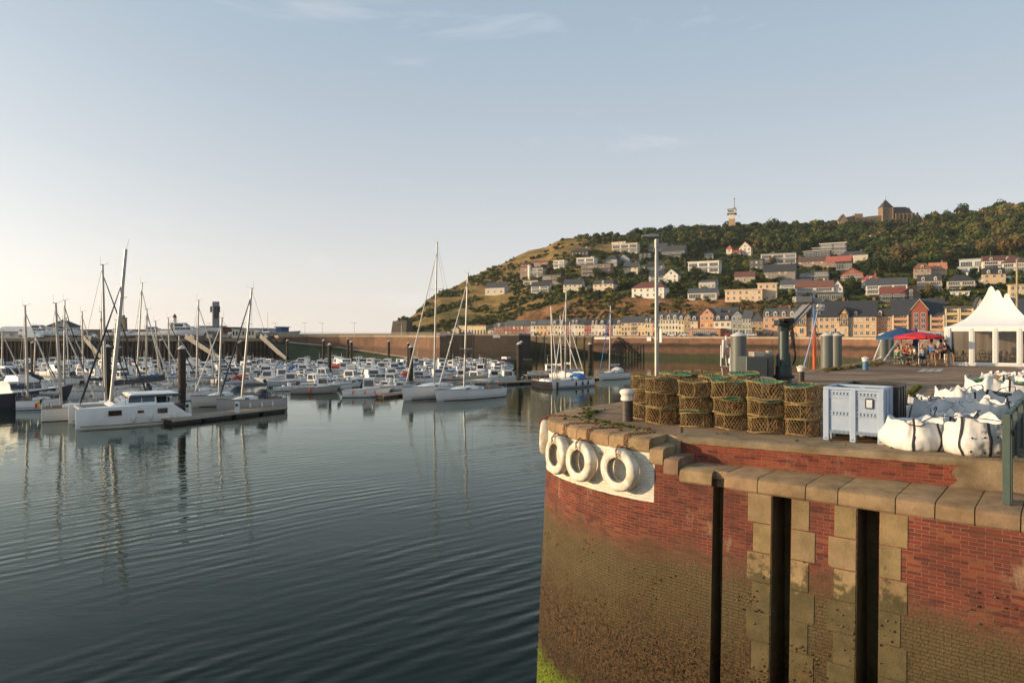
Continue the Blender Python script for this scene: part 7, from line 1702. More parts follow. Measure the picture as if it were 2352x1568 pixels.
for u,vt,D,r,lab in[(1696.5,761,29.6,.33,'big grey pile with pale cone cap behind the fishing pots'),(1899,763,41.5,.345,'grey pile with cone cap, nearer one of the pair behind the black bollard'),(1921.5,764,42.8,.31,'grey pile with cone cap, rear one of the pair'),(2029,763,57.5,.40,'grey pile with cone cap behind the blue parasol'),(2043,764,60,.37,'slim dark pile half hidden behind the blue parasol')]:
 p=WD(u,vt,D);t=empty('mooring_pile',(p.x,p.y,0),0,lab,'mooring pile','grey piles along the back of the quay');MB().lathe([(r,-1),(r,p.z-r*.58)],28).build('shaft',PG,t,40);MB().lathe([(r*1.05,p.z-r*.6),(r*1.05,p.z-r*.52),(.02,p.z)],28).build('cone_cap',CONE,t,30)
CB=M('cabinet_steel',(.085,.095,.085),.38,.3,var=.12,scale=1.5);p=W(1738,871,QZ);D=26.5
def cbx(u0,u1,v0,v1,D0,d,par,name,m):a,b=WD(u0,v1,D0),WD(u1,v0,D0);o=par.location;return MB().bevbox(a.x-o.x,b.x-o.x,D0-o.y,D0-o.y+d,a.z-o.z,b.z-o.z,.02).build(name,m,par)
t=empty('switch_cabinet',XD(1740,26.5,QZ),0,'dark grey steel cabinet between the big pile and the crane','cabinet')
cbx(1714,1763,819.5,893,26.5,1.1,t,'body',CB);cbx(1763.5,1778,818,893,26.9,.9,t,'side_body',CB);o=cbx(1731,1757,808,819,26.9,.6,t,'top_box',M('pale_steel',(.33,.30,.25),.5,.2));cbx(1764,1776,805,818,27.2,.3,t,'vent_box',MATS['pale_steel']);cbx(1702,1777,867,893,25.4,.9,t,'lower_box',MATS['pale_steel'])
CG=M('crane_green',(.022,.040,.038),.42,var=.15,scale=3);D=27.0;base=XD(1800,D,QZ);t=empty('quay_crane',base,0,'dark green hydraulic quay crane with folded telescopic jib','crane')
q=lambda u,v,dy=0:WD(u,v,D)-base+Vector((0,dy,0));zz=lambda v:q(1800,v).z
MB().lathe([(.36,0),(.30,.3),(.30,zz(866))],20).build('base',CG,t,40);MB().lathe([(.40,zz(868)),(.40,zz(861)),(.30,zz(861))],20).build('slew_ring',GD,t,30)
MB().lathe([(.31,zz(861)),(.31,zz(841)),(.20,zz(840))],20).build('lower_body',CG,t,40)
cx=q(1799,0).x;MB().lathe([(.20,zz(842)),(.20,zz(760)),(.16,zz(758))],20).build('column',CG,t,40)
for s in(-1,1):MB().xprism([(-.1,zz(841)),(.1,zz(841)),(.1,zz(818)),(-.02,zz(811))],s*.22-.03,s*.22+.03).build('gusset',CG,t)
MB().loft([[tuple(q(u,v,y)) for u,v in((1789,760),(1811,760),(1812,747),(1800,740),(1791,748))] for y in(-.18,.18)]).build('knuckle',CG,t)
a,b=q(1808,748),q(1859,694);mb=MB();mb.path([a,b],.14,4);mb.path([a+Vector((.1,-.2,-.1)),b+Vector((0,-.2,-.15))],.05,8);mb.build('main_jib',M('jib_grey',(.30,.30,.29),.45,.3),t)
JG=M('jib_pale',(.26,.24,.20),.5,.2);mb=MB().bevbox(q(1823,0).x,q(1866,0).x,-.16,.16,zz(695.5),zz(681),.03);mb.build('outer_jib',JG,t);MB().bevbox(q(1862,0).x,q(1886,0).x,-.12,.12,zz(696),zz(684),.02).build('extension',JG,t)
mb=MB();
for k in range(5):mb.path([q(1795+k*2,750-k,-.25),q(1812+k,742+k*6,-.3),q(1812+k*2,776+k*6,-.25),q(1809+k,800,-.22)][:3+k%2],.022,5)
mb.path([q(1845,684,-.1),q(1853,672,-.1),q(1862,676,-.1),q(1863,694,-.2),q(1856,705,-.2)],.02,5);mb.path([q(1811,760,-.2),q(1815,790,-.25),q(1822,812,-.2),q(1826,825,0),q(1821,838,0)],.035,6);mb.build('hydraulic_hose',BLK,t)
for x,y,z in((1793,742,.2),(1800,738,.15),(1811,737,.12)):c=q(x,y);MB().bevbox(c.x-z,c.x+z,-.3,.2,c.z-.1,c.z+.12,.03).build('valve_block',GD,t)
MB().tube(q(1822,690),q(1818,712),.012).build('wire',BLK,t)
c=q(1882,706);MB().lathe([(.06,.22),(.06,.12),(.19,.12),(.2,.06),(.2,-.0),(.12,-.02),(.12,-.05),(.19,-.06),(.18,-.12),(.05,-.14),(.05,-.25),(.02,-.3)],14,c=tuple(c)).build('rotator',CONE,t,40)
# ================================================================ TENTS, TABLES, PEOPLE
TENT=M('tent_fabric',(.80,.79,.76),.6,var=.02,scale=2);TFR=M('tent_frame',(.62,.62,.60),.45,var=.04);PANE=M('clear_pane',(.05,.05,.045),.03,alpha=.3,spec=.8)
def tent(cx,cy,rz,label,s=2.5,zp=5.15,walls=True):
 t=empty('pagoda_tent',(cx,cy,QZ),rz,label,'tent','white pagoda tents');ez=2.42;rg=[]
 for r,z in((1.0,0),(.80,.18),(.58,.48),(.38,.95),(.22,1.55),(.10,2.2),(.045,2.62),(.004,zp-ez)):
  k=6;ring=[]
  for i in range(4):
   a,b=[(-1,-1),(1,-1),(1,1),(-1,1)][i],[(1,-1),(1,1),(-1,1),(-1,-1)][i]
   for j in range(k):f=j/k;dip=1-.06*math.sin(PI*f)*(1-r)*2;ring.append((lerp(a[0],b[0],f)*s*r*dip,lerp(a[1],b[1],f)*s*r*dip,ez+.1+z))
  rg.append(ring)
 MB().loft(rg,caps=False).build('roof',TENT,t,40)
 for i in range(4):
  mb=MB();c,sn=math.cos(i*PI/2),math.sin(i*PI/2);n=40
  for k in range(n+1):x=-s-.03+(2*s+.06)*k/n;dz=.05*abs(math.sin(k*PI/4));y=-s-.03;mb.v+=[(x*c-y*sn,x*sn+y*c,ez+.12),(x*c-y*sn,x*sn+y*c,ez-.16-dz)]
  for k in range(n):mb.f.append((2*k,2*k+1,2*k+3,2*k+2));mb.m.append(0)
  mb.build('valance',TENT,t)
 for i in(0,1,3) if walls else():
  c,sn=math.cos(i*PI/2),math.sin(i*PI/2);
  def rb(mb,x0,x1,y0,y1,z0,z1):mb.T=Matrix.Rotation(i*PI/2,4,'Z');mb.box(x0,x1,y0-s,y1-s,z0,z1);mb.T=Matrix.Identity(4);return mb
  rb(MB(),-s,s,-.03,.05,.0,.14).build('bottom_rail',TFR,t)
  for k in range(5):x=-s+k*s/2;rb(MB(),x-.09,x+.09,-.05,.07,.14,ez).build('post',TFR,t)
  for k in range(4):
   x0,x1=-s+k*s/2+.09,-s+(k+1)*s/2-.09;wf=MB();rb(wf,x0,x0+.06,-.02,.03,.14,2.3);rb(wf,x1-.06,x1,-.02,.03,.14,2.3);rb(wf,x0+.06,x1-.06,-.02,.03,.14,.22);rb(wf,x0+.06,x1-.06,-.02,.03,2.22,2.3);w_=wf.build('window_frame',TENT,t)
   rb(MB(),x0+.06,x1-.06,.0,.008,.22,2.22).build('pane',PANE,w_)
 return t
tent(32.0,45.6,R(-30),'nearest white peaked tent with window walls and scalloped edge');tent(35.35,49.7,R(-30),'middle peaked tent rising behind the nearest one',walls=False);tent(39.0,53.8,R(-30),'rearmost peaked tent, only its tip and slope showing',walls=False)
MB().box(-6,6,-.04,.04,0,2.3).build('screen_wall',M('tan_screen',(.10,.07,.04),.8,var=.6,scale=.6,stretch=(3,1,.1),col2=(.40,.33,.24)));o=bpy.data.objects['screen_wall'];o.location=(39,52.5,QZ);o.rotation_euler=(0,0,R(-30));tag(o,'striped tan rear wall inside the tents','tent wall')
WOOD=M('stool_wood',(.42,.23,.09),.6,var=.2,scale=5);CH=M('cafe_metal',(.45,.44,.42),.3,.8);CBK=M('cafe_black',(.015,.015,.016),.5);RED=M('red_cloth',(.55,.015,.025),.75,var=.1);BLU=M('blue_parasol',(.012,.055,.14),.75,var=.12,scale=4)
def table(x,y,h,r,m,label,legs=4,square=False):
 t=empty('table',(x,y,QZ),.3,label,'table');(MB().box(-r,r,-r,r,h-.04,h) if square else MB().lathe([(r,h-.03),(r,h)],20)).build('tabletop',m,t)
 for k in range(legs):a=k*PI/2+PI/4;MB().tube((r*.8*math.cos(a),r*.8*math.sin(a),0),(r*(.8 if square else.2)*math.cos(a),r*(.8 if square else.2)*math.sin(a),h-.03),.025,n=6).build('leg',m,t)
 return t
def chair(x,y,rz,m,label,h=.46,back=True,w=.21,group=None):
 t=empty('chair' if back else 'bar_stool',(x,y,QZ),rz,label,'chair' if back else 'bar stool',group);MB().bevbox(-w,w,-w,w,h-.04,h,.012).build('seat',m,t)
 for sx in(-1,1):
  for sy in(-1,1):MB().tube((sx*w*1.25,sy*w*1.25,0),(sx*w*.8,sy*w*.8,h-.03),.018 if back else.025,n=5).build('leg',m,t)
 if back:MB().path([(-w,-w,h),(-w*1.02,-w*1.25,h+.4),(0,-w*1.4,h+.45),(w*1.02,-w*1.25,h+.4),(w,-w,h)],.016,5).path([(-w,-w*1.1,h+.2),(0,-w*1.3,h+.22),(w,-w*1.1,h+.2)],.02,5).build('backrest',m,t)
 else:MB().path([(-w*1.1,-w*1.1,h*.35),(w*1.1,-w*1.1,h*.35),(w*1.1,w*1.1,h*.35),(-w*1.1,w*1.1,h*.35)],.016,4,closed=True).build('foot_ring',m,t)
 return t
gq=lambda u,v:W(u,v,QZ)
def B5(x,y):return(1837.5+x*.25635,689.1+y*.25635)
def skinned(name,verts,edges,mat,parent,root=0,lv=2):
 me=bpy.data.meshes.new(name);me.from_pydata([v[:3] for v in verts],edges,[]);o=bpy.data.objects.new(name,me);COL.objects.link(o);me.materials.append(mat)
 sk=o.modifiers.new('skin','SKIN');
 for i,v in enumerate(verts):r=v[3];me.skin_vertices[0].data[i].radius=(r,r if len(v)<5 else v[4]);me.skin_vertices[0].data[i].use_root=i==root
 sb=o.modifiers.new('sub','SUBSURF');sb.levels=sb.render_levels=lv;o.parent=parent;return o
def person(x,y,rz,seat,label,top,bottom,hair,skin=(.42,.22,.14),lean=.1,dress=False,bare=False,arm=0.0):
 """seated figure facing local +y; seat height given"""
 t=empty('person',(x,y,QZ),rz,label,'person');SK=M('skin_%.2f'%skin[0],skin,.55,var=.08);TP=M('cloth_'+top,S(top),.85,var=.25 if dress else.1,scale=9 if dress else 3,col2=S('f0d8d0') if dress else None);BT=M('cloth_'+bottom,S(bottom),.85);HR=M('hair_'+hair,S(hair),.7,var=.3,scale=20)
 h=seat+.05;L_=lean;fz=max(.05,seat-.46)
 V=[(0,0,h,.15,.12),(0,.03+L_*.3,h+.25,.14,.10),(0,.06+L_,h+.46,.17,.10),(0,.07+L_*1.1,h+.55,.055),(0,.09+L_*1.15,h+.63,.05)]
 E=[(0,1),(1,2),(2,3),(3,4)]
 for s in(-1,1):
  n=len(V);V+=[(s*.10,.20,h+.02,.085),(s*.12,.44,h+.01,.06),(s*.13,.46,h-.24,.052),(s*.13,.44,fz+.05,.038),(s*.14,.56,fz+.03,.04)];E+=[(0,n),(n,n+1),(n+1,n+2),(n+2,n+3),(n+3,n+4)]
  n=len(V);V+=[(s*.20,.06+L_,h+.47,.055),(s*.25,.12+L_,h+.22,.042),(s*.18,.34+L_,h+.24+arm,.033),(s*.15,.42+L_,h+.25+arm,.036)];E+=[(2,n),(n,n+1),(n+1,n+2),(n+2,n+3)]
 skinned('body',V,E,SK,t)
 cy=.11+L_*1.2;cz=h+.73
 hd=MB().lathe([(.01,-.125),(.05,-.11),(.068,-.06),(.078,0),(.078,.05),(.06,.10),(.01,.125)],16,c=(0,cy,cz));hd.add([(0,cy+.10,cz-.01),(-.014,cy+.07,cz-.03),(.014,cy+.07,cz-.03),(0,cy+.07,cz+.03)],[(0,1,3),(0,3,2),(0,2,1)]);hd.lathe([(.003,-.02),(.015,0),(.003,.02)],8,c=(-.08,cy,cz)).lathe([(.003,-.02),(.015,0),(.003,.02)],8,c=(.08,cy,cz));hd.build('head',SK,t,60)
 MB().lathe([(.06,-.10 if dress or 'long' in label else-.02),(.088,-.02),(.092,.04),(.075,.11),(.01,.145)],16,c=(0,cy-.022,cz)).build('hair',HR,t,60)
 tv=[(0,0,h-.02,.175,.15),(0,.03+L_*.3,h+.22,.155,.12),(0,.06+L_,h+.44,.185,.12)]+([] if bare else[(0,.07+L_,h+.52,.09)]);te=[(i,i+1) for i in range(len(tv)-1)]
 if not bare:
  for s in(-1,1):n=len(tv);tv+=[(s*.20,.06+L_,h+.46,.072),(s*.245,.11+L_,h+.28,.058)];te+=[(2,n),(n,n+1)]
 skinned('shirt' if not dress else 'dress',tv,te,TP,t)
 bv=[(0,0,h,.18,.14)];be=[]
 for s in(-1,1):n=len(bv);bv+=[(s*.11,.2,h+.02,.10),(s*.125,.44,h+.01,.078)]+([] if bare else[(s*.13,.46,h-.22,.07),(s*.13,.45,fz+.12,.055)]);be+=[(0,n)]+[(i,i+1) for i in range(n,len(bv)-1)]
 skinned('skirt' if dress else 'trousers',bv,be,TP if dress else BT,t);return t
def P5(x,y,dD=0):u,v=B5(x,y);p=gq(u,v);return p*((p.y+dD)/p.y)
table(*P5(930,583)[:2],.74,.42,CBK,'black round cafe table under the parasols with red cloth');table(*P5(1238,584)[:2],1.08,.30,WOOD,'tall wooden bar table between blue shirt and patterned dress',square=True)
for x,y,f,top,bot,hr,lab,k,bare in[(858,586,-75,'5f8a6a','5f8a6a','241a14','seated person with dark hair in a green dress, leftmost at the tables',.0,False),(950,570,170,'c22f28','30333a','3a2a1e','person in a red shirt behind the round black table',.8,False),(1010,586,75,'8a7a5e','6f6a5a','4a3626','bare armed person in grey shorts right of the round table',0,True),(1040,575,80,'d8d8d4','2f3136','3a2c22','person in a white shirt behind the bare armed one',.6,False),(1115,582,85,'6fa3d0','33404e','8d8479','grey haired person in a light blue shirt beside the parasol pole',.2,False),(1085,572,90,'26262a','1c1d20','1f1814','person in black clothes behind the parasol pole',.9,False)]:
 p=P5(x,y,k);person(p.x,p.y,R(f),.46,lab,top,bot,hr,bare=bare,lean=.08);chair(p.x,p.y,R(f),CBK,'black metal cafe chair of the '+' '.join(lab.split(',')[0].replace('seated ','').split(' ')[:10]),group='cafe chairs outside')
for x,f,top,bot,hr,lab,dr in[(1180,-30,'2c6aa8','1b1c22','5a3a24','man in a bright blue shirt sitting on a bar stool, back to the camera',False),(1298,35,'d2495a','d2495a','2a1c16','person in a red and white patterned dress on a bar stool',True),(1345,60,'16181c','1a1b1f','8a8278','grey haired man in a black jacket beside the tent corner',False)]:
 p=P5(x,586,.2 if dr else.0);person(p.x,p.y,R(f),.80,lab,top,bot,hr,dress=dr,lean=.12);chair(p.x,p.y,R(f),WOOD,'wooden bar stool under the '+' '.join(lab.split(' ')[:8]).replace(',',''),h=.80,back=False,w=.17,group='wooden bar stools')
def parasol(u,v,D,vt,ve,r,m,label,base=True,n=4):
 p=XD(u,D,QZ);zt=WD(0,vt,D).z-QZ;ze=WD(0,ve,D).z-QZ;t=empty('parasol',p,.5,label,'parasol')
 mb=MB();k=8;ring=lambda q,z,w:[(r*q*math.cos(a*PI/k),r*q*math.sin(a*PI/k),z-w*.05*(a%2)) for a in range(2*k)]
 mb.loft([ring(1,ze-.14,1),ring(1,ze,1),ring(.5,lerp(ze,zt,.58),.5),ring(.02,zt,0)],caps=False).build('canopy',m,t);MB().tube((0,0,0),(0,0,zt),.03,n=8).build('pole',WM,t)
 for a in range(8):MB().tube((0,0,lerp(ze,zt,.3)),(r*.6*math.cos(a*PI/4),r*.6*math.sin(a*PI/4),lerp(ze,zt,.42)),.012,n=4).build('rib',WM,t)
 MB().bevbox(-.35,.35,-.35,.35,0,.08,.02).build('base',CONC,t)
parasol(2070,0,46.6,751,774,1.55,BLU,'large dark blue parasol over the cafe tables');parasol(2110.5,0,44.9,761.5,772,1.45,RED,'bright red parasol in front of the dark blue one')
for u,D,v0,v1,lab in[(2103,47.5,752,842,'tall folded dark blue parasol behind the red one'),(2184,47,758,842,'folded dark blue parasol at the tent corner')]:
 p=XD(u,D,QZ);a,b=WD(0,v0,D).z-QZ,1.0;t=empty('folded_parasol',p,0,lab,'parasol');MB().lathe([(.05,b-.6),(.22,b-.3),(.18,b+.3),(.15,a-.5),(.12,a-.15),(.02,a)],10).build('canopy',BLU,t,60);MB().tube((0,0,0),(0,0,b),.03).build('pole',WM,t)
for k,(x,y) in enumerate(((30.6,46.3),(32.4,45.2),(33.2,47.2),(31.9,44.0))):
 table(x,y,.74,.4,CH,'metal cafe table inside the tent, %s from the left'%ordinal(k+1));
 for j,(dx,dy) in enumerate(((-.65,-.2),(.65,.1),(0,.7))):chair(x+dx,y+dy,math.atan2(-dx,-dy)+PI if 0 else math.atan2(dx,-dy),CH,'shiny metal chair at a table inside the tent',group='metal chairs inside the tent')
 t=tag(MB().lathe([(.05,.0),(.06,.18),(.01,.19)],8).build('table_lantern',RED),'red table decoration on the %s tent table'%ordinal(k+1),'lantern');t.location=(x,y,QZ+.742)
t=empty('access_gangway',XD(2110,52,QZ),0,'white lattice gangway with a lettered banner behind the cafe tables','gangway');o_=t.location
g=lambda x,y,D=52:WD(*B5(x,y),D)-o_
for a,b,r in[((655,552),(735,345),.05),((752,542),(880,362),.06),((870,362),(1300,368),.04),((880,410),(1300,430),.03),((1305,300),(1305,480),.06),((1345,300),(1345,480),.05),((1300,300),(1360,300),.05),((960,365),(1040,440),.03),((1040,440),(1110,368),.03),((1110,368),(1190,440),.03),((1190,440),(1260,368),.03),((875,365),(875,540),.05)]:MB().tube(g(*a),g(*b),r,n=5).build('rail',WM,t)
bn=MB().loft([[tuple(g(1060,268)),tuple(g(1303,300)),tuple(g(1303,376)),tuple(g(1060,330))],[tuple(g(1060,268)+Vector((0,.03,0))),tuple(g(1303,300)+Vector((0,.03,0))),tuple(g(1303,376)+Vector((0,.03,0))),tuple(g(1060,330)+Vector((0,.03,0)))]]).build('banner',TENT,t)
text_mesh('lettering','NE EN',.62,NAVY,bn,g(1300,362)+Vector((0,-.02,0)),(R(90),R(6),0),'RIGHT',.004,.012)
p=gq(2014.8,831);p.x+=.1;t=empty('seagull',p,0,'white and grey gull standing on the quay edge','bird');wf=M('feather_white',(.75,.73,.70),.7)
skinned('body',[(0,0,.22,.07),(-.16,0,.19,.05),(-.30,0,.17,.015),(.10,0,.27,.06),(.14,0,.36,.035),(.17,0,.40,.042),(.20,0,.40,.02)],[(0,1),(1,2),(0,3),(3,4),(4,5),(5,6)],wf,t)
MB().loft([[(-.34,y,.19),(.04,y*1.0,.26),(.02,y*1.2,.20),(-.2,y,.16)] for y in(-.085,.085)]).build('wing',M('feather_grey',(.25,.26,.28),.7),t)
for y in(-.03,.03):MB().tube((0,y,0),(.0,y,.18),.008).box(-.01,.06,y-.02,y+.02,0,.008).build('leg',ORNG,t)
MB().tube((.20,0,.395),(.265,0,.385),.012,.004).build('beak',ORNG,t)
for i in range(3):a=[gq(*q) for q in((2106+i*19,853.5),(2121+i*19,853.5),(2134+i*17,847),(2120+i*17,847))];o=MB().quad(*[(q.x,q.y,QZ+.002) for q in a]).build('hatch_marking',M('road_paint',(.42,.38,.33),.8,var=.3,scale=6));tag(o,'worn white hatch marking on the quay','marking',kind='structure')
a,b=gq(2325,840),gq(2362,853);o=MB().quad((a.x,a.y,QZ+.002),(a.x+.2,a.y-.1,QZ+.002),(b.x+.2,b.y-.1,QZ+.002),(b.x,b.y,QZ+.002)).build('line_marking',MATS['road_paint']);tag(o,'white painted line in front of the tent','marking',kind='structure')
p=XD(2336,62,QZ);zt=WD(0,596,62).z-QZ;t=empty('street_lamp',p,0,'tall yellowish lamp post rising behind the tent peaks','street lamp');MB().tube((0,0,0),(0,0,zt),.12,.08,8).build('pole',M('lamp_yellow',(.28,.23,.14),.6),t);MB().loft([[(-.1,y,zt-.05),(.1,y,zt+.1),(1.0,y*.6,zt+.14),(1.0,y*.6,zt-.02)] for y in(-.15,.15)]).build('lamp_head',GAL,t)
OR_=M('mast_orange',(.50,.09,.02),.5);BLM=M('mast_blue',(.03,.13,.28),.5);ROPB=M('rope_blue_white',(.10,.18,.38),.8,scale=16,col2=(.6,.6,.62))
for u,D,v0,vm,r,lab in[(1893,46,676,748,.10,'fishing boat behind the quay with tall blue and orange mast'),(1941,50,754,788,.09,'fishing boat behind the quay with short blue and orange mast')]:
 p=XD(u,D,0);p.x-=0;t=empty('fishing_boat',(p.x,p.y+1.5,0),R(52),lab,'fishing boat');R_=hull(t,9,3.2,1.6,color=(.2,.3,.5,1));cabin(t,-3,-1,2.0,1.6,1.7,rake=.1);zt,zm=WD(0,v0,D).z,WD(0,vm,D).z;ms_=MB().tube((0,0,1.4),(0,0,zm),r*1.1,n=10).build('mast',OR_,t);MB().tube((0,0,zm),(0,0,zt),r,r*.8,n=10).build('mast_top',BLM,ms_);mb=MB()
 for x,y in((4,0),(-4,0),(1.5,1.4),(1.5,-1.4),(-2,1.5),(-2,-1.5)):mb.tube((x,y,1.6),(0,0,zt if abs(x)>3 else zm),.022,n=4)
 mb.build('rigging',M('old_rope',(.20,.14,.09),.9),t)
a,b=WD(1878,715,40),WD(1846,842,34);o=MB().path([a,a.lerp(b,.5)+Vector((0,0,-.15)),b],.035,6).build('mooring_rope',ROPB);tag(o,'blue and white striped rope running down to the quay bollard','rope')
t=empty('workboat_frame',XD(1668,29,2.0),0,'white pipe frame and aerials of a workboat moored left of the big pile','boat');o_=t.location;g=lambda x,y:WD(1378.1+x*.20753,717.8+y*.20753,29)-o_
for a,b,r in[((1340,360),(1338,590),.025),((1338,590),(1440,600),.02),((1340,385),(1440,385),.02),((1440,385),(1442,735),.03),((1388,470),(1400,590),.02),((1365,300),(1355,500),.05),((1410,385),(1410,360),.04),((1395,255),(1395,385),.04),((1348,610),(1356,690),.015)]:MB().tube(g(*a),g(*b),r,n=6).build('pipe',WHITEP,t)
MB().bevbox(g(1424,0).x,g(1446,0).x,-.1,.1,g(0,565).z,g(0,502).z,.02).build('box',WHITEP,t);R_=MB().box(-1.5,.6,-1,1,-2.2,1.0).build('wheelhouse',HULLP,t)
ch,ti=[],[]
def weed(x,y,z,r,c):ch.append(inst(TPS[rnd.randrange(5)],(x,y,z+r*.25),r,.7));ti.append(c)
for k in range(120):
 s=rnd.uniform(-6.8,-1.0);p,n=arc_at(s);off=.95+rnd.gauss(0,.05) if rnd.random()<.75 else rnd.uniform(.3,.95);weed(p.x-n.x*off,p.y-n.y*off,QZ,rnd.uniform(.025,.08),rnd.choice(((.10,.13,.02),(.16,.16,.03),(.20,.13,.05),(.07,.10,.02))))
for k in range(22):a=rnd.uniform(0,6);q=PA+pd*a-pn*rnd.uniform(.35,.9);weed(q.x,q.y,QZ,rnd.uniform(.02,.06),(.12,.13,.03))
for k in range(150):p=gq(2075+rnd.gauss(0,2)+k*.24,916-k*.19+rnd.gauss(0,1.2));weed(p.x,p.y,QZ,rnd.uniform(.05,.13),rnd.choice(((.10,.13,.02),(.17,.16,.03))))
for k in range(170):p=gq(1900+k*.75+rnd.gauss(0,4),851-k*.10+rnd.gauss(0,1.3));weed(p.x,p.y,QZ,rnd.uniform(.06,.22),rnd.choice(((.26,.17,.07),(.20,.15,.06),(.09,.12,.02))))
o=quads_object('weeds',ch,ti,LFA);tag(o,'small weeds growing along the joints of the quay','weeds',kind='stuff')
ch=[];oc=np.array([[[1,0,0],[0,1,0],[0,0,1],[0,0,1]],[[0,1,0],[-1,0,0],[0,0,1],[0,0,1]],[[-1,0,0],[0,-1,0],[0,0,1],[0,0,1]],[[0,-1,0],[1,0,0],[0,0,1],[0,0,1]]],np.float32)
n_=0
while n_<6500:
 s=rnd.uniform(-6.5,8.2);z=5.2-4.6*rnd.random()**.8
 if any(a-.01<s<b+.01 for a,b,_ in slots):n_+=1;continue
 if mnoise.noise((s*1.3,z*1.3,5))+(4.4-z)*.35<.12+rnd.random()*.5:n_+=1;continue
 p,n=arc_at(s);o_=(QZ-z)*BAT+(.03 if s>.9 else.004);r=rnd.uniform(.008,.024);q=n.to_3d();tt_=Vector((-n.y,n.x,0));M3=np.array([list(tt_),[0,0,1],list(q)],np.float32)
 ch.append((oc.reshape(-1,3)@M3*r+np.array((p.x+n.x*o_,p.y+n.y*o_,z),np.float32)).reshape(-1,4,3));n_+=1
o=quads_object('barnacles',ch,[rnd.choice(((.10,.06,.03),(.03,.02,.012),(.20,.13,.08),(.14,.05,.03))) for _ in ch],LFA);tag(o,'barnacles and limpets crusting the lower quay wall','barnacles',kind='stuff')
# ================================================================ VEHICLES AND THE BOAT YARD
def car_proto(L=4.2,Wd=1.75,H=1.48,van=False):
 t=empty('parked_car' if not van else 'white_van',(0,0,0));w=Wd/2
 if van:side=[(-L/2,.35),(-L/2,H),(L*.20,H),(L*.33,H*.62),(L/2,H*.45),(L/2,.35)]
 else:side=[(-L/2,.35),(-L/2,.85),(-L*.42,.92),(-L*.30,H),(L*.08,H),(L*.24,.95),(L*.46,.78),(L/2,.6),(L/2,.35)]
 MB().yprism(side,-w,w).build('body',M('car_paint',(.85,.85,.85),.25,var=.03,objcol=True,spec=.7),t)
 for s in(-1,1):
  if van:pts=[(L*.12,H*.62),(L*.18,H*.9),(L*.22,H*.9),(L*.30,H*.62)]
  else:pts=[(-L*.36,.93),(-L*.28,H-.08),(L*.07,H-.08),(L*.2,.95)]
  MB().yprism(pts,s*w-.01,s*w+.012).build('side_window',DGL,t)
  for x in(-L*.31,L*.31):m_=MB();m_.T=Matrix.Translation((x,s*(w-.08),.31))@Matrix.Rotation(PI/2,4,'X');m_.lathe([(.31,-.1),(.31,.1)],12).build('wheel',BLK,t)
  MB().box(L/2-.05,L/2+.01,s*w*.8-.15,s*w*.8+.15,.6,.74).build('headlight',WHITEP,t)
 if not van:MB().quad((L*.085,-w*.9,H-.05),(L*.085,w*.9,H-.05),(L*.235,w*.9,.98),(L*.235,-w*.9,.98)).build('windscreen',DGL,t)
 return t
CP,VP=car_proto(),car_proto(5.8,2.0,2.5,True);uc_=[False,False]
def car(u,D,z,rz,col,lab,van=False,g='parked cars'):
 k=int(van);src=(CP,VP)[k];o=src if not uc_[k] else copy_tree(src);uc_[k]=True;place(o,XD(u,D,z),rz,lab,g,'van' if van else 'car');tree_color(o,('body',),(*col,1));return o
cw,cb,cs_,cr_,cbl=(.9,.9,.88),(.03,.03,.035),(.45,.46,.47),(.5,.02,.02),(.04,.08,.16)
for i,(u,col,nm) in enumerate([(1197,cw,'white'),(1235,cb,'black'),(1362,cw,'white'),(1392,cb,'black'),(1525,cb,'black'),(1543,cw,'white'),(1560,cs_,'silver'),(1571,cw,'white'),(1583,cbl,'dark blue'),(1602,cb,'black'),(1622,cw,'white'),(1640,cb,'black'),(1668,cr_,'red'),(1727,cw,'white'),(1765,cb,'black'),(1822,cs_,'silver'),(1885,cb,'black'),(1927,cb,'black')]):
 D=interp(u,DQ)-14-(6 if 1500<u<1700 else 4);car(u,D-(i%2)*5 if u>1500 else D,FZ+.02,R(-20+180*(i%3==0)),col,'%s car on the town quay, %s from the left'%(nm,ordinal(i+1)))
for i,(u,col,nm) in enumerate([(336,cw,'white'),(352,cs_,'silver'),(372,cw,'white'),(181,cb,'black'),(207,cw,'white'),(588,cr_,'red'),(612,cb,'black'),(688,cb,'black'),(700,cs_,'silver'),(1080,cw,'white'),(1015,cw,'white'),(1040,cw,'white'),(1062,cb,'black')]):
 m_=i>8;car(u if u>700 or u in(181,207) else u*.8 if u<400 else u-180,300 if m_ else 236,MZ if m_ else LQZ,R(rnd.choice((0,180,10))),col,'%s car parked by the mole, %s one'%(nm,ordinal(i-8)) if m_ else '%s car in the boat yard, %s one counted from the list left'%(nm,ordinal(i+1)) if 0 else '%s car in the boat yard on the marina quay, number %s'%(nm,ordinal(i+1)))
car(76,226,LQZ,0,cw,'white delivery van at the left end of the marina quay',True,'vans')
def yard(cr_,D,x0,x1,yb,yt,roof,wl,rc,label,cols=0,opts='',name='building',z=None):
 a0,b0,k=cr_;u0,u1=a0+x0*k,a0+x1*k;z=LQZ if z is None else z;H=CZ-(b0+yt*k-CV)*D/FL-z;w=(u1-u0)*D/FL
 return house(label,XD((u0+u1)/2,D,z),w,8,H,0,roof,wl,rc,1,cols,opts=opts,name=name,cat='building'),w,H
Y3=(0,689.07,.14647);Y4=(344.5,660.36,.14647)
yard(Y3,262,735,1055,0,295,'hip','d6d6d2','2f3a36','white harbour office with dark hip roof behind the masts',3)
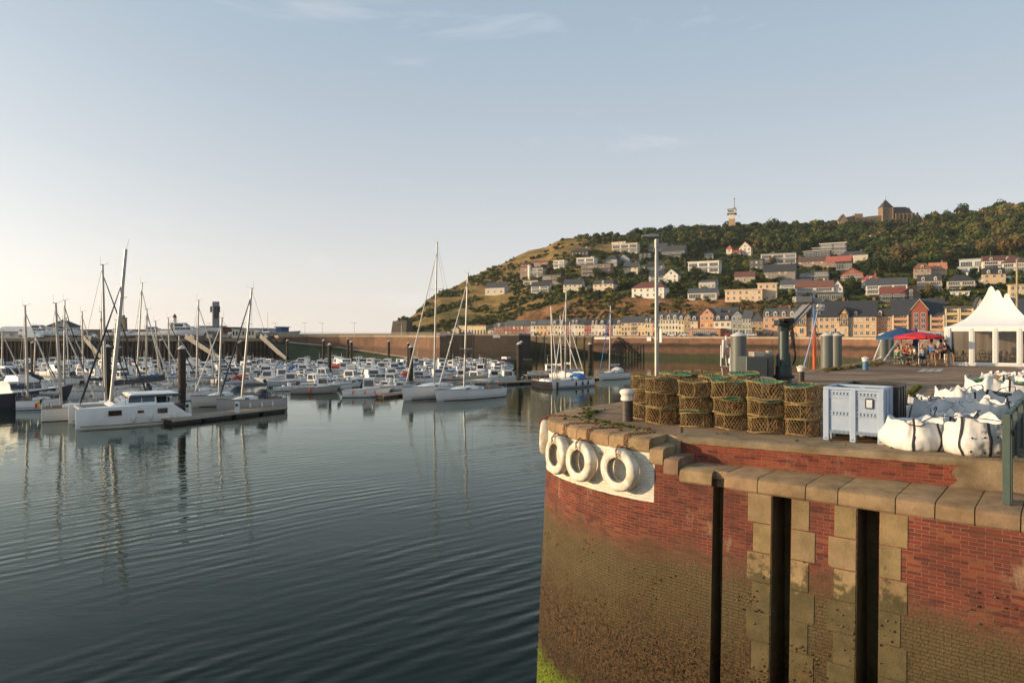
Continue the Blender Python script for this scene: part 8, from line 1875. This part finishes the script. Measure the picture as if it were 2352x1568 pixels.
for x0,x1,yb,yt,lab,wl,lt in[(1893,1980,0,230,'square stone beacon tower with green lantern','a0866a','2f6a4a'),(335,440,0,410,'tan stone lighthouse with a red lantern','b09468','9a1f24')]:
 Y=Y3 if x0>1000 else Y4;u0,u1=Y[0]+x0*Y[2],Y[0]+x1*Y[2];D=330;k=D/FL;w=(u1-u0)*k/2;zt=CZ-(Y[1]+yt*Y[2]-CV)*k;t=empty('lighthouse',XD((u0+u1)/2,D,6),0,lab,'lighthouse');h=zt-6;lh=4.6 if x0<1000 else 1.6
 MB().loft([[(-w,-w,0),(w,-w,0),(w,w,0),(-w,w,0)],[(-w*.82,-w*.82,h-lh),(w*.82,-w*.82,h-lh),(w*.82,w*.82,h-lh),(-w*.82,w*.82,h-lh)]]).build('tower',wallm(wl),t);MB().box(-w,w,-w,w,h-lh,h-lh+.25).build('gallery',wallm(lt),t)
 MB().lathe([(w*.5,h-lh+.25),(w*.5,h-lh*.4)],12).build('lantern',DGL if x0>1000 else WHITEP,t,30);MB().lathe([(w*.6,h-lh*.4),(w*.45,h-lh*.2),(.1,h)],12).build('dome',wallm(lt),t,30)
D=258;u=344.5+1040*.14647;k=D/FL;t=empty('signal_tower',XD(u,D,LQZ),R(8),'slim grey and yellow signal tower with dark lamp boxes','tower');zt=lambda y:CZ-(660.36+y*.14647-CV)*k-LQZ
MB().box(-.95,.9,-.8,.8,0,zt(220)).build('shaft',wallm('8f9496'),t);MB().box(-1.2,-.95,-.82,.8,0,zt(225)).build('yellow_edge',wallm('c8b414'),t)
for x0,x1,y0,y1 in((-.45,.95,485,292),(1.0,1.6,390,295),(-1.9,-1.3,390,295)):b_=MB().box(x0,x1,-1.1,-.82,zt(y0),zt(y1)).build('lamp_box',wallm('3a3c40'),t)
for y in(315,345,372,405,432,465):m_=MB();m_.T=Matrix.Translation((.35,-1.12,zt(y)))@Matrix.Rotation(PI/2,4,'X');m_.lathe([(.17,0),(.2,.08)],10).build('signal_lamp',DGL,t)
yard(Y4,256,1015,1310,0,618,'flat','5a2e26','4a2620','dark red brown building with a white half moon sign',name='building');o,w,H=yard(Y4,254,1285,1640,0,636,'flat','d2cbbb','2f7fae','white sailing club building with blue roof band and tall windows',7);yard(Y4,250,1640,1980,0,640,'flat','d8d0c0','2f7fae','white building end with blue roof band and round window',2)
yard(Y4,246,1975,2065,0,612,'flat','1f5f9a','1d5588','bright blue boxy kiosk at the end of the boat yard');yard(Y4,262,770,1060,0,598,'flat','cfc0a4','6a757c','cream workshop with a grey flat canopy');o,w,H=yard(Y3,245,-60,560,0,420,'gable','c6c4bc','b8b8b4','long pale boat shed at the left end of the yard',4,name='boat_shed')
m_=MB();m_.T=Matrix.Translation((XD(344.5+1252*.14647,255.8,0).x,255.8,CZ-(660.36+700*.14647-CV)*256/FL))@Matrix.Rotation(PI/2,4,'X');m_.add([(0,0,0)]+[(.75*math.cos(PI+a*PI/10),.75*math.sin(PI+a*PI/10),0) for a in range(11)],[tuple(range(1,12))]);o=m_.build('half_moon_sign',WHITEP);tag(o,'white half moon emblem on the dark red building','sign')
for i,(cr_,x,k,sc,lab) in enumerate([(Y4,60,3,1.35,'white cruiser laid up on the quay, left of the lighthouse'),(Y4,240,1,1.3,'smaller white cruiser ashore in front of the lighthouse'),(Y4,510,3,1.9,'big white cruiser ashore with dark canvas sides'),(Y3,1000,3,1.5,'white motor yacht ashore beside the harbour office'),(Y3,1800,1,1.4,'white boat ashore behind the catamaran mast'),(Y3,2040,1,1.2,'pale boat hull ashore left of the red lighthouse'),(Y3,620,3,1.6,'white boat on the yard behind the delivery van')]):
 u=cr_[0]+x*.14647;p=XD(u,232,LQZ+.8);o=put_motor(k,p.x,p.y,R(rnd.choice((0,170,8))),lab,group='boats laid up on the quay',sc=sc,z=p.z);st=MB().box(-1.5,1.5,-.6,.6,-.8,.05).build('boat_cradle',GD);st.location=p;tag(st,'dark cradle under the '+lab.split(',')[0].split(' on ')[0][:50]+', %s in line'%ordinal(i+1),'boat cradle')
u=344.5+820*.14647;p=XD(u,238,LQZ+2.2);t=empty('keel_yacht',p,R(180),'white sailing hull with grey belly propped up ashore','sailing boat');hull(t,13,3.6,1.4,sheer=.1,tr=.6,keel=.8);MB().box(-1.2,1.2,-.2,.2,-2.2,-.4).build('keel',MATS['pile_grey'],t)
u=344.5+1990*.14647;p=XD(u,228,LQZ+.5);t=empty('tug',p,R(8),'old grey workboat ashore in front of the blue kiosk','workboat');hull(t,13,3.6,1.3,sheer=.5,tr=.8,keel=.5,color=(.28,.29,.3,1));cabin(t,-4.5,-2.5,2.2,1.3,1.6,rake=.1);MB().tube((-3,0,2.5),(-3,0,8),.08).build('mast',ALU,t)
for i,u in enumerate((560,632,700,740,814,1052,480,922)):
 v0=742 if u<1000 else 741;D=340 if u<1000 else 300;p=XD(u,D,7.5);h=WD(0,v0,D).z-7.5;t=empty('street_lamp',p,0,'double armed promenade lamp, %s in the row on the horizon'%ordinal(sorted((560,632,700,740,814,1052,480,922)).index(u)+1),'street lamp','promenade lamps');MB().tube((0,0,0),(0,0,h),.14,.08,6).build('pole',GAL,t);MB().box(-1.6,1.2,-.08,.08,h-.1,h+.05).build('arm',GAL,t)
MB().quad((XD(640,330,0).x,330,7.9),(XD(905,470,0).x,470,7.9),(XD(905,470,0).x,470,8.6),(XD(640,330,0).x,330,8.6)).build('promenade_wall',MATS['dark_concrete']);tag(bpy.data.objects['promenade_wall'],'low promenade wall on the horizon behind the mole','wall')
p=WD(925,735,482);t=empty('bunker',(p.x,p.y-6,p.z-4),R(-20),'old concrete bunker on the seaward tip of the headland','bunker');MB().loft([[(-6,-4,-6),(6,-4,-6),(6,5,-6),(-6,5,-6)],[(-5,-3.2,3.2),(6,-3.2,3.6),(6,5,3.6),(-5,5,3.2)]]).build('wall',wallm('5f5243'),t);MB().box(-1,2,-3.7,-3.5,0,1.5).build('opening',GD,t);MB().tube((-2,0,3),(-2,0,5.6),.4,.8,6).build('vent_post',GD,t)
# ================================================================ AIR
hm=bpy.data.materials.new('evening_haze');hm.use_nodes=True;nt=hm.node_tree;nt.nodes.clear()
vo=_n(nt,'ShaderNodeVolumePrincipled');vo.inputs['Color'].default_value=(.95,.93,.90,1);vo.inputs['Density'].default_value=.00008;vo.inputs['Anisotropy'].default_value=.3;ou=_n(nt,'ShaderNodeOutputMaterial');nt.links.new(vo.outputs[0],ou.inputs['Volume'])
o=MB().box(-5000,5000,-300,6000,-2.5,175).build('haze',hm);tag(o,'thin warm evening haze over the harbour','haze',kind='stuff')
scene.cycles.volume_bounces=0
